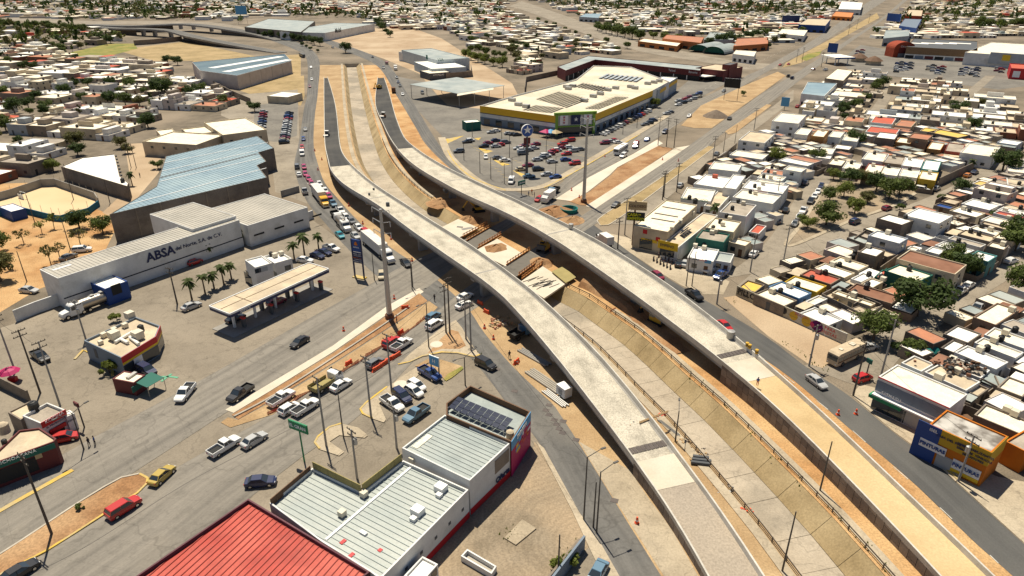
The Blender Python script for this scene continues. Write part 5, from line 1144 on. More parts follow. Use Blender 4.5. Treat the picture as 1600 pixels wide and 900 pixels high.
# ---- supermarket with yellow band
HS = 8.8
sm = Bld('supermarket', 'large supermarket with yellow band and solar panels on its white roof', 'supermarket', [(750, 165), (868, 181), (930, 178), (1020, 141), (1046, 127), (985, 104), (928, 102), (900, 124), (800, 150)], HS, 'white_wall', mat('roof_market', (.62, .55, .42), (.54, .47, .35), .3, (.68, .61, .48), .08, grain=.1), .7, rect=False)
for p_ in ((810, 190), (980, 175)):
 i_ = sm.hit(*p_)[0]; sm.band(i_, 5.7, 8.75, 'yellow_band', 'yellow_band', .12); sm.band(i_, 5.3, 5.7, 'darkgrey', 'dark_strip', .08); sm.band(i_, 0, 3.6, 'bluegrey', 'ground_storey', .08)  # dark grey strip just below the yellow band
 l_ = (sm.q[(i_ + 1) % sm.n] - sm.q[i_]).length
 for k in range(int(l_ / 7)): sm.on(i_, 4 + k * 7, 1.7, 3.5, 2.6, 'glass', 'shop_window', .14)
i_ = sm.hit(900, 200)[0]; l_ = (sm.q[(i_ + 1) % sm.n] - sm.q[i_]).length
for u in (.03, .97): sm.on(i_, l_ * u, 4.9, 1.2, 9.8, 'lime', 'portal_post', .6, dep=1.2)
sm.on(i_, l_ * .5, 9.5, l_ + 1.2, 1.2, 'lime', 'portal_beam', .6, dep=1.2); sm.on(i_, l_ * .5, 3.9, l_, .6, 'lime', 'portal_beam', .5, dep=.9)
sm.on(i_, l_ * .5, 1.8, l_ * .9, 3.4, 'glass', 'entrance_glass', .1)
for u, w_ in ((.2, 3.6), (.5, 4.4), (.8, 3.6)):
 o_ = sm.on(i_, l_ * u, 6.8, w_, 4.2, 'navy' if u == .5 else 'white_sign', 'sign_panel', .9, dep=.3)
 p, r, _ = sm.face_xyz(i_, l_ * u, 6.9, 1.12)
 for k in range(3): lettering(chr(9733), 2.4 if u == .5 else 1.5, ['white_sign', 'magenta', 'orange'][0 if u == .5 else 1 + k % 2], sm.root, p + Vector((0, 0, 0 if u == .5 else (k - 1) * 1.2)), r, 'star_emblem') if (u != .5 or k == 0) else None
i_ = sm.hit(1035, 150)[0]
def array(b, a_, c_, d_, rows, cols_, m, z=.35, fill=.55):
 z0 = b.zr + z; A, B, D = P(*a_, z0) - b.o, P(*c_, z0) - b.o, P(*d_, z0) - b.o; u, v = B - A, D - A
 for j in range(rows):
  for i in range(cols_):
   q = [A + u * ((i + e) / cols_) + v * ((j + f) / rows) for e, f in ((.02, .04), (.98, .04), (.98, fill), (.02, fill))]
   q = [Vector((p.x, p.y, z0 + (.45 if k > 1 else 0))) for k, p in enumerate(q)]
   if (q[1] - q[0]).cross(q[2] - q[0]).z < 0: q = q[::-1]
   MB().slab(*q, .05).build('solar_panel', m, b.root)
array(sm, (837, 154), (874, 142), (886, 168), 11, 3, 'solar_brown', fill=.64); array(sm, (897, 135), (911, 129), (941, 143), 9, 2, 'solar_brown', fill=.64); array(sm, (913, 169), (963, 150), (936, 170), 5, 4, 'solar_brown', fill=.64); array(sm, (815, 171), (838, 163), (862, 176), 8, 1, 'solar_brown', fill=.64); array(sm, (934, 122), (948, 115), (996, 128), 8, 2, 'solar_white', fill=.8)
for p_ in ((885, 137), (895, 136), (888, 140), (913, 159), (927, 152), (938, 148), (950, 142), (962, 139), (985, 137), (992, 139), (810, 165), (822, 168), (800, 158), (1030, 128), (1022, 130), (1012, 132)): sm.top(*p_, (3.2, 2.4, 1.5), 'steel', 'air_unit')
bx2 = Bld('supermarket_annex', 'grey annex of the supermarket with a yellow sign strip', 'building', [(1021, 142), (1053, 122), (1040, 118), (1008, 136)], 8.0, mat('grey_blue_wall', (.40, .43, .45), (.34, .37, .39), .3), 'roof_white', .4); i_ = bx2.hit(1035, 150)[0]; bx2.band(i_, 5.0, 7.0, 'yellow_band', 'sign_strip', .1, 6);
wall_line('boundary_wall', [(820, 145), (822, 128), (872, 117), (905, 121)], 3.2, 'block_dark', 'dark block wall enclosing the supermarket service yard')
# ---- strip mall
ml = Bld('strip_mall', 'long dark red strip mall with pale metal roof behind the supermarket', 'mall', [(871, 104), (919, 87), (1098, 103), (1094, 110), (930, 93), (884, 110)], 7.0, 'darkred', 'roof_zinc', .3, rect=False)
for p_ in ((1010, 112), (905, 107)):
 i_ = ml.hit(*p_)[0]; ml.band(i_, 0, 3.2, 'dark', 'shop_fronts', .06); l_ = (ml.q[(i_ + 1) % ml.n] - ml.q[i_]).length
 for k in range(int(l_ / 10)): ml.on(i_, 5 + k * 10, 1.5, .6, 3.2, 'white_wall', 'column', .3, dep=.5)
ml.text(1050, 110, 2.2, 'Telcel', 'white_sign', out=.12); ml.text(1083, 113, 2.0, 'Banorte', 'white_sign', out=.12)
m2 = Bld('strip_mall', 'dark red end block of the strip mall with a raised tower', 'mall', [(1101, 107), (1144, 112), (1148, 103), (1104, 99)], 7.0, 'darkred', 'roof_tan', .3); i_ = m2.hit(1120, 118)[0]; m2.band(i_, 0, 3.0, 'dark', 'shop_fronts', .06)
m3 = Bld('mall_tower', 'dark square tower at the corner of the strip mall', 'tower', [(1134, 101), (1146, 102), (1148, 98), (1136, 97)], 10.0, 'darkred', 'darkgrey', .2)
cnp = Bld('walkway_canopy', 'white canopy in front of the strip mall doors', 'canopy', [(1093, 118), (1108, 121), (1112, 117), (1098, 115)], 3.5, 'white_wall', 'roof_white', .1, z0=3.0)
# ---- supermarket totem sign with star
ts = thing('totem_sign', 'tall totem sign with blue star disc in the supermarket parking lot', 'sign', P(823, 272), R(20))
MB().tube((0, 0, 0), (0, 0, 16), .5, .35, 10).build('shaft', 'darkgrey', ts); d_ = MB(); d_.tube((0, -.35, 0), (0, .35, 0), 2.1, 2.1, 24); d_.build('disc', 'royal_bright', ts, loc=(0, 0, 16.0)); d_ = MB(); d_.tube((0, -.3, 0), (0, .3, 0), 2.25, 2.25, 24); d_.build('disc_rim', 'white_sign', ts, loc=(0, 0, 16.0))
lettering(chr(9733), 3.7, 'white_sign', ts, (0, -.38, 16.1), 0, 'star_emblem'); MB().box((0, 0, 11.2), (2.4, .5, 2.2)).build('lower_panel', 'darkred', ts)
# ---- open shed and depot
sh = thing('open_shed', 'open-sided shed with pale zinc roof on posts', 'shed', P(715, 145)); SO = P(715, 145); z_ = 7.5
q = rectify([P(a, b, z_) for a, b in [(667, 129), (742, 119), (759, 136), (686, 150)]]); q = [p - SO for p in q]
for p, zz in zip(q, (z_ + .4, z_ + .4, z_ - .2, z_ - .2)): p.z = zz
MB().slab(*(q if (q[1] - q[0]).cross(q[2] - q[0]).z > 0 else q[::-1]), .15).build('roof', 'roof_zinc', sh)
for k in range(8):
 a_, c_ = (q[0], q[1]) if k < 4 else (q[3], q[2]); p = a_.lerp(c_, .03 + .94 * (k % 4) / 3); MB().box((p.x, p.y, 0), (.3, .3, p.z - .1)).build('post', 'steel', sh)
MB().slab(q[3] + Vector((0, 0, -.1)), q[2].lerp(q[3], .25) + Vector((0, 0, -.1)), q[2].lerp(q[3], .25) + Vector((0, -3, -.7)), q[3] + Vector((0, -3, -.7)), .1).build('lean_to', 'roof_cream', sh)
dp = Bld('depot', 'blue-white depot with grey barrel roof beyond the open shed', 'depot', [(655, 95), (706, 92), (699, 74), (652, 77)], 8.5, mat('pale_blue_wall', (.50, .56, .58), (.43, .49, .52), .4), 'roof_zinc', .3); dp.it(667, 88, 3, 3, 'green_wall', 'round_logo', .1); dp.text(688, 90, 3.0, 'VIA', 'green_wall')
dp2 = Bld('depot', 'pale-roofed lower depot hall beside the scrap yard', 'depot', [(662, 108), (718, 105), (708, 93), (658, 96)], 6.0, 'pale_blue_wall', 'roof_white', .2)
dp3 = Bld('depot', 'low dark depot front with a pale canopy roof', 'depot', [(664, 115), (696, 113), (695, 107), (663, 110)], 4.5, 'darkgrey', 'roof_cream', .2); dp3.text(685, 117, 1.8, 'HYUNDAI', 'white_sign')
wall_line('boundary_wall', [(697, 124), (738, 120), (736, 110)], 4.0, 'block_dark', 'dark wall between the depot and the open shed')
dp4 = Bld('house', 'white two-storey house at the depot corner by the frontage road', 'house', [(632, 84), (651, 82), (650, 78), (633, 80)], 7.0, 'white_wall', 'roof_white', .3); dp4.it(640, 92, 2.5, 1.5, 'glass')
gh = Bld('guard_booth', 'green guard booth with flat white roof at the lot entrance', 'booth', [(724, 192), (749, 190), (747, 186), (726, 188)], 4.0, 'green_wall', 'roof_white', .2)
# ---- warehouses on the upper left
wa = Bld('warehouse', 'pale warehouse with blue and white striped roof near the overpass', 'warehouse', [(312, 110), (370, 118), (455, 95), (445, 84), (300, 97)], 8.5, mat('pinkish_wall', (.52, .46, .42), (.46, .40, .36), .3), 'roof_blueish', .25, rect=False)
wa.ribs((400, 125), 1.5, 'roof_blueish', .15, .1, along=False); i_ = wa.hit(415, 120)[0]; l_ = (wa.q[(i_ + 1) % wa.n] - wa.q[i_]).length
for k in range(1, 5): wa.on(i_, l_ * k / 5, 4.2, .3, 8.3, 'concrete_grey', 'joint', .05)
for ax, ay, bx_, by_ in ((330, 106, 440, 88), (352, 112, 452, 93)):
 p0, p1 = P(ax, ay, 8.4) - wa.o, P(bx_, by_, 8.4) - wa.o; d_ = p1 - p0; c_ = (p0 + p1) / 2; c_.z = 8.3; link('white_roof_strip', ubox('white_paint'), wa.root, c_, math.atan2(d_.y, d_.x), (d_.length, 6, .06))
wall_line('boundary_wall', [(312, 122), (330, 132), (360, 148), (392, 162)], 3.0, 'block_wall', 'tan boundary wall below the striped-roof warehouse')
wb = Bld('warehouse', 'long low warehouse with lettered white end wall beyond the tree row', 'warehouse', [(382, 42), (470, 50), (492, 33), (420, 29)], 9.0, 'block_wall', 'roof_zinc', .3, rect=False)
wc = Bld('warehouse', 'white-walled warehouse end carrying dark lettering beyond the dirt ground', 'warehouse', [(480, 52), (548, 50), (550, 38), (485, 34)], 8.0, 'white_wall', 'roof_zinc', .3); wc.text(528, 46, 6.0, 'Mobil', 'dark', bold=.15)
wd_ = Bld('shop_block', 'white block with blue doors below the long warehouse', 'building', [(455, 50), (482, 52), (484, 46), (458, 44)], 5.0, 'white_wall', 'roof_white', .3); wd_.it(467, 54, 6, 3.5, 'royal', 'door')
cb = Bld('house', 'small pale cottage with white roof beside the dry grass plot', 'house', [(428, 150), (462, 152), (460, 145), (430, 143)], 4.0, 'cream_wall', 'roof_white', .15)
# ---- overpass at the upper left
ovp = thing('overpass', 'far twin overpass with concrete walls and short piers', 'overpass', P(300, 50))
OO = P(300, 50)
def ramp(pts, w_, nm):
 q = [P(a, b, z) for a, b, z in pts]; q = spline(q, 15.0); A, B = offset(q, w_ / 2), offset(q, -w_ / 2)
 mb = MB()
 for i in range(len(q) - 1): mb.slab(A[i] - OO, B[i] - OO, B[i + 1] - OO, A[i + 1] - OO, 1.6)
 mb.build(nm, 'concrete_grey', ovp)
 ribbon_mb([p - OO + Vector((0, 0, .02)) for p in offset(q, w_ / 2 - .5)], [p - OO + Vector((0, 0, .02)) for p in offset(q, -w_ / 2 + .5)]).build('roadway', 'road', ovp)
 return q
def wallrun(pts, nm='ramp_wall'):
 mb = MB()
 for (a, b, z0), (c, d, z1) in zip(pts, pts[1:]):
  p, r_ = P(a, b, z0) - OO, P(c, d, z1) - OO; mb.quad((p.x, p.y, 0), (r_.x, r_.y, 0), (r_.x, r_.y, z1), (p.x, p.y, z0))
 mb.build(nm, 'panel_b', ovp)
ramp([(140, 38, 3), (200, 40, 6), (250, 38, 8), (290, 37, 8), (340, 42, 7), (400, 52, 3.5), (440, 62, .8)], 14, 'upper_deck')
ramp([(140, 41, 3), (190, 44, 6), (215, 44, 7.5), (265, 47, 7.5), (300, 56, 6.5), (350, 66, 4), (400, 75, 1.5), (440, 82, .5)], 11, 'lower_deck')
wallrun([(140, 44, 1), (190, 45, 5), (212, 45, 6.2)]); wallrun([(285, 53, 5.5), (320, 62, 4.2), (360, 70, 2.6), (400, 77, .8)]); wallrun([(345, 45, 5.5), (380, 51, 3.4), (420, 60, .8)]); wallrun([(140, 41, 1), (200, 42, 5), (270, 40, 6)])
for a, b in ((225, 55), (243, 56), (268, 58), (283, 45), (303, 46), (331, 49)): MB().box(tuple(P(a, b) - OO), (2.2, 6, 5.6)).build('pier', 'concrete_grey', ovp)
wall_line('boundary_wall', [(210, 71), (240, 69), (285, 64)], 4.5, 'panel_b', 'brown retaining wall at the edge of the grass field')
# ---- pawn shop and its neighbours
pw = Bld('pawn_shop', 'cream pawn shop with yellow signs and three dark skylight rows', 'shop', [(998, 348), (1041, 311), (1089, 321), (1036, 367)], 6.5, 'cream_wall', 'roof_cream', .3)
for (x, y) in ((1053, 325), (1041, 335), (1036, 343)):
 for k in range(9): pw.top(x - 16 + k * 4.0, y - 1.5 + k * .68, (.62, .8, .12), 'solar_brown', 'skylight')
pw.it(1014, 376, 4.5, .9, 'yellow_sign', 'wall_sign'); pw.text(1014, 375, .8, 'CASA', 'navy', out=.16); pw.it(1008, 362, 1.2, 1.2, 'red_sign', 'round_logo'); pw.it(1028, 374, 1.2, 1.2, 'red_sign', 'round_logo'); pw.it(1009, 382, 3.6, 2.6, 'glass', 'shop_window')
for p_ in ((1050, 356), (1063, 346), (1082, 333)): pw.it(*p_, 1.2, 1.0, 'cooler', 'air_cooler', .5, dep=.9)
pw.tank(1077, 312, 1.2); pw.tank(1086, 318, 1.4)
pa = Bld('pawn_shop_annex', 'low annex of the pawn shop with yellow billboard and solar panels', 'shop', [(1037, 377), (1106, 331), (1114, 337), (1056, 392)], 4.2, 'white_wall', 'roof_tan', .3); pa.it(1044, 383, 5.5, 2.2, 'yellow_sign', 'billboard', .2); pa.text(1043, 384, 1.0, 'EMPENO', 'navy', out=.26); pa.it(1042, 395, 4, 2, 'glass', 'shop_window')
array(pa, (1061, 365), (1074, 355), (1068, 370), 2, 4, 'solar', .5, .92)
pg = thing('pole_sign', 'two-panel pole sign, tan panel above a yellow and black panel', 'sign', P(988, 383), heading(988, 383, (10, .8), 0))
MB().tube((0, 0, 0), (0, 0, 12.8), .28, .24, 10).build('post', 'brown', pg); MB().box((.6, 0, 10.2), (4.9, .5, 2.4)).build('upper_panel', 'tan_sign', pg); MB().box((.3, 0, 7.2), (4.8, .5, 2.3)).build('lower_panel', 'black_line', pg)
lettering('COLOSSO', 1.0, 'brown', pg, (.6, -.3, 11.3), 0, bold=.02); lettering('CASA', 1.15, 'lime_bright', pg, (-.6, -.3, 8.85), 0, bold=.04); lettering('EMPEÑO', 1.15, 'lime_bright', pg, (.3, -.3, 7.75), 0, bold=.04); lettering('DE', .5, 'lime_bright', pg, (1.3, -.3, 9.0), 0, bold=.02)
NB = [  # (roof px 4 corners, h, wall, roof, label, [tanks], [coolers])
 ([(1073, 405), (1084, 383), (1124, 391), (1115, 406)], 3.6, 'white_wall', 'roof_white', 'white advert-painted house with a flat roof beside parked motorcycles', [(1100, 385)], [(1100, 390), (1086, 387)]),
 ([(1116, 405), (1124, 392), (1146, 398), (1141, 412)], 3.0, 'white_wall', 'roof_zinc', 'white walled carport at the street corner below the green-walled house', [], []),
 ([(1088, 370), (1100, 357), (1138, 368), (1131, 380)], 5.4, 'green_wall', 'roof_grey', 'green-walled house with a stained grey roof', [(1114, 359)], [(1118, 364), (1112, 366)]),
 ([(1103, 356), (1117, 338), (1158, 348), (1146, 362)], 5.8, 'cream_wall', 'roof_cream', 'cream house with two water tanks above the green-walled house', [(1125, 349), (1135, 340)], [(1129, 353), (1140, 344)]),
 ([(1122, 335), (1142, 312), (1182, 322), (1168, 334)], 6.0, 'white_wall', 'roof_grey', 'tall white-sided house with grey roof beside the palm', [(1153, 317), (1144, 328)], [(1161, 320)]),
 ([(1146, 308), (1158, 295), (1222, 306), (1206, 318)], 5.0, 'white_wall', 'roof_cream', 'cream-roofed house with a dark skylight up the street from the palm', [(1172, 302)], [(1180, 304)]),
 ([(1160, 292), (1172, 280), (1232, 290), (1222, 304)], 5.0, 'white_wall', 'roof_white', 'white terrace house with coolers, above the cream-roofed one', [(1179, 293)], [(1186, 297), (1192, 289)]),
 ([(1140, 302), (1160, 283), (1188, 288), (1172, 303)], 4.2, 'white_wall', 'roof_tan', 'narrow tan-roofed house wedged beside the terrace', [], [(1160, 292)]),
 ([(1166, 362), (1186, 350), (1194, 353), (1190, 365)], 2.8, 'white_wall', 'roof_red', 'white yard with a bright red carport roof', [], []),
 ([(1141, 376), (1150, 370), (1172, 378), (1162, 386)], 3.4, 'cream_wall', 'roof_cream', 'small tan annex on the corner below the red carport', [], []),
 ([(1066, 310), (1072, 291), (1120, 298), (1108, 314)], 4.0, 'white_wall', 'roof_cream', 'cream shop with green lettering along its wall', [], []),
 ([(1110, 316), (1122, 297), (1146, 300), (1113, 330)], 3.4, 'white_wall', 'roof_tan', 'tan-roofed shed behind the palm and the cream shop', [], []),
 ([(1085, 286), (1104, 271), (1152, 280), (1136, 296)], 4.5, 'white_wall', 'roof_white', 'bright white-roofed building with a red roof unit', [], []),
 ([(1130, 292), (1146, 272), (1165, 274), (1150, 296)], 5.8, 'white_wall', 'roof_white', 'tall plain white block beside the bright white roof', [], []),
 ([(1108, 262), (1116, 252), (1160, 256), (1152, 269)], 5.0, 'white_wall', 'roof_cream', 'cream-roofed white building at the service road', [], []),
 ([(1172, 300), (1178, 296), (1200, 300), (1196, 306)], 4.6, 'white_wall', 'roof_terra', 'salmon-roofed house in the terrace', [], []),
]
for rf, h, wm, rm, lb, tk, cl_ in NB:
 x = Bld('house', lb, 'house', rf, h, wm, rm, .35, group='buildings around the pawn shop')
 for p_ in tk: x.tank(*p_)
 for p_ in cl_: x.cool(*p_)
 i_ = x.hit(*pix(x.o + Vector((-1, -3, 1.8)))); x.on(i_[0], (x.q[(i_[0] + 1) % 4] - x.q[i_[0]]).length * .3, 1.7, 1.3, 1.2, 'glass'); x.on(i_[0], (x.q[(i_[0] + 1) % 4] - x.q[i_[0]]).length * .75, 1.05, 1.0, 2.1, 'brown', 'door')
 if 'green lettering' in lb: x.text(1085, 308, 1.1, 'SUPERMERCADO', 'green_sign')
 if 'advert' in lb: x.text(1085, 404, 1.0, 'Pizzas', 'navy'); x.text(1099, 406, .8, 'LALA', 'red_sign'); x.it(1106, 409, 1.6, .9, 'skyblue', 'advert')
 if 'red roof unit' in lb: x.top(1117, 278, (1.3, 1.6, 1.2), 'roof_red', 'roof_unit')
# ---- green-awning shop row and the blue and orange shop
ga = Bld('shop', 'long two-storey shop with cream roof and a green awning on the frontage road', 'shop', [(1383, 582), (1405, 568), (1509, 617), (1474, 644)], 6.6, 'white_wall', 'roof_cream', .25)
i_ = ga.hit(1420, 625)[0]; l_ = (ga.q[(i_ + 1) % 4] - ga.q[i_]).length
for k in range(9): ga.on(i_, l_ * (k + .6) / 9.4, 4.9, 1.5, 2.0, 'bluegrey', 'upper_window')
for k in range(4): ga.on(i_, l_ * (k + .6) / 4.4, 1.4, 3.0, 2.4, 'shutter' if k > 1 else 'glass', 'shop_front')
ga.on(i_, l_ * .5, 3.35, l_, .25, 'white_paint', 'balcony_edge', .9, dep=1.8); ga.on(i_, l_ * .5, 6.5, l_, .14, 'red_sign', 'red_trim', .1); ga.on(i_, l_ * .2, 2.9, 5.4, .6, 'green_sign', 'green_awning', .95, dep=1.5); ga.text(1401, 615, .7, 'FARMACIA', 'white_sign', out=1.75)
ga.cool(1466, 594, 1.4); ga.tank(1467, 592, 1.0)
bo = Bld('paint_shop', 'blue, yellow and orange shop with a stained grey roof', 'shop', [(1453, 662), (1482, 638), (1573, 684), (1549, 708)], 6.4, mat('orange_wall', (.55, .165, .015), (.47, .14, .015), .5), mat('roof_stained', (.16, .14, .12), (.44, .41, .37), .55, (.58, .55, .50), .22, detail=9, lo=.42, hi=.6, lo3=.58, hi3=.78), .25)
i_ = bo.hit(1500, 715)[0]; l_ = (bo.q[(i_ + 1) % 4] - bo.q[i_]).length; bo.band(i_, 3.9, 6.4, 'mustard', 'yellow_upper_wall', .05, l_ * .22); bo.band(i_, 0, 6.45, 'royal', 'blue_bay', .1, -1.5, l_ * .22)
bo.on(i_, l_ * .16, 3.0, 3.8, 1.4, 'white_sign', 'shop_sign', .2); bo.on(i_, l_ * .42, 1.2, 2.8, 2.3, 'shutter', 'roller_door', .08); bo.on(i_, l_ * .74, 1.9, 3.8, 1.6, 'white_sign', 'shop_sign', .12); bo.on(i_, l_ * .74, .75, 3.8, .6, 'yellow_sign', 'sign_strip', .11)
for u, z, s_, t_ in ((.16, 3.0, .8, 'PINTURAS'), (.74, 1.9, .8, 'PINTURAS')):
 p, r, _ = bo.face_xyz(i_, l_ * u, z, .3); lettering(t_, s_, 'royal', bo.root, p, r, bold=.03)
for u, z, s_, t_ in ((.42, 5.3, .55, 'CASA DEL PINTOR'), (.78, 5.5, .5, 'IMPERMEABILIZANTES'), (.78, 4.8, .5, 'ESMALTES  VINILICAS'), (.78, 4.2, .5, 'SELLADORES'), (.1, 5.7, .7, 'ISEL')):
 p, r, _ = bo.face_xyz(i_, l_ * u, z, .13); lettering(t_, s_, 'navy' if u > .2 else 'white_sign', bo.root, p, r, bold=.01)
i_ = bo.hit(1560, 715)[0]; bo.band(i_, 3.9, 6.4, 'mustard', 'yellow_upper_wall', .05)
stp = thing('steps', 'broad orange-edged concrete steps in front of the blue and orange shop', 'steps', P(1480, 735))
for k in range(5):
 a_, c_, d_, e_ = [P(x, y, .08 + .15 * (k + 1)) - P(1480, 735) for x, y in ((1454 + k * 3.2, 713 - k * 1.0), (1493 + k * 3.0, 752 - k * 3.0), (1509, 737), (1468, 708))]
 MB().slab(a_, c_, d_, e_, .16).build('step', 'kerb_yellow' if k % 2 else 'sidewalk', stp)
ow = Bld('house', 'flat grey-roofed building with orange yard wall at the right edge', 'building', [(1572, 690), (1600, 704), (1640, 690), (1600, 670)], 4.0, 'orange_wall', 'roof_grey', .3)
wall_line('boundary_wall', [(1566, 708), (1602, 730), (1640, 748)], 2.6, 'orange_wall', 'orange yard wall beside the blue and orange shop')
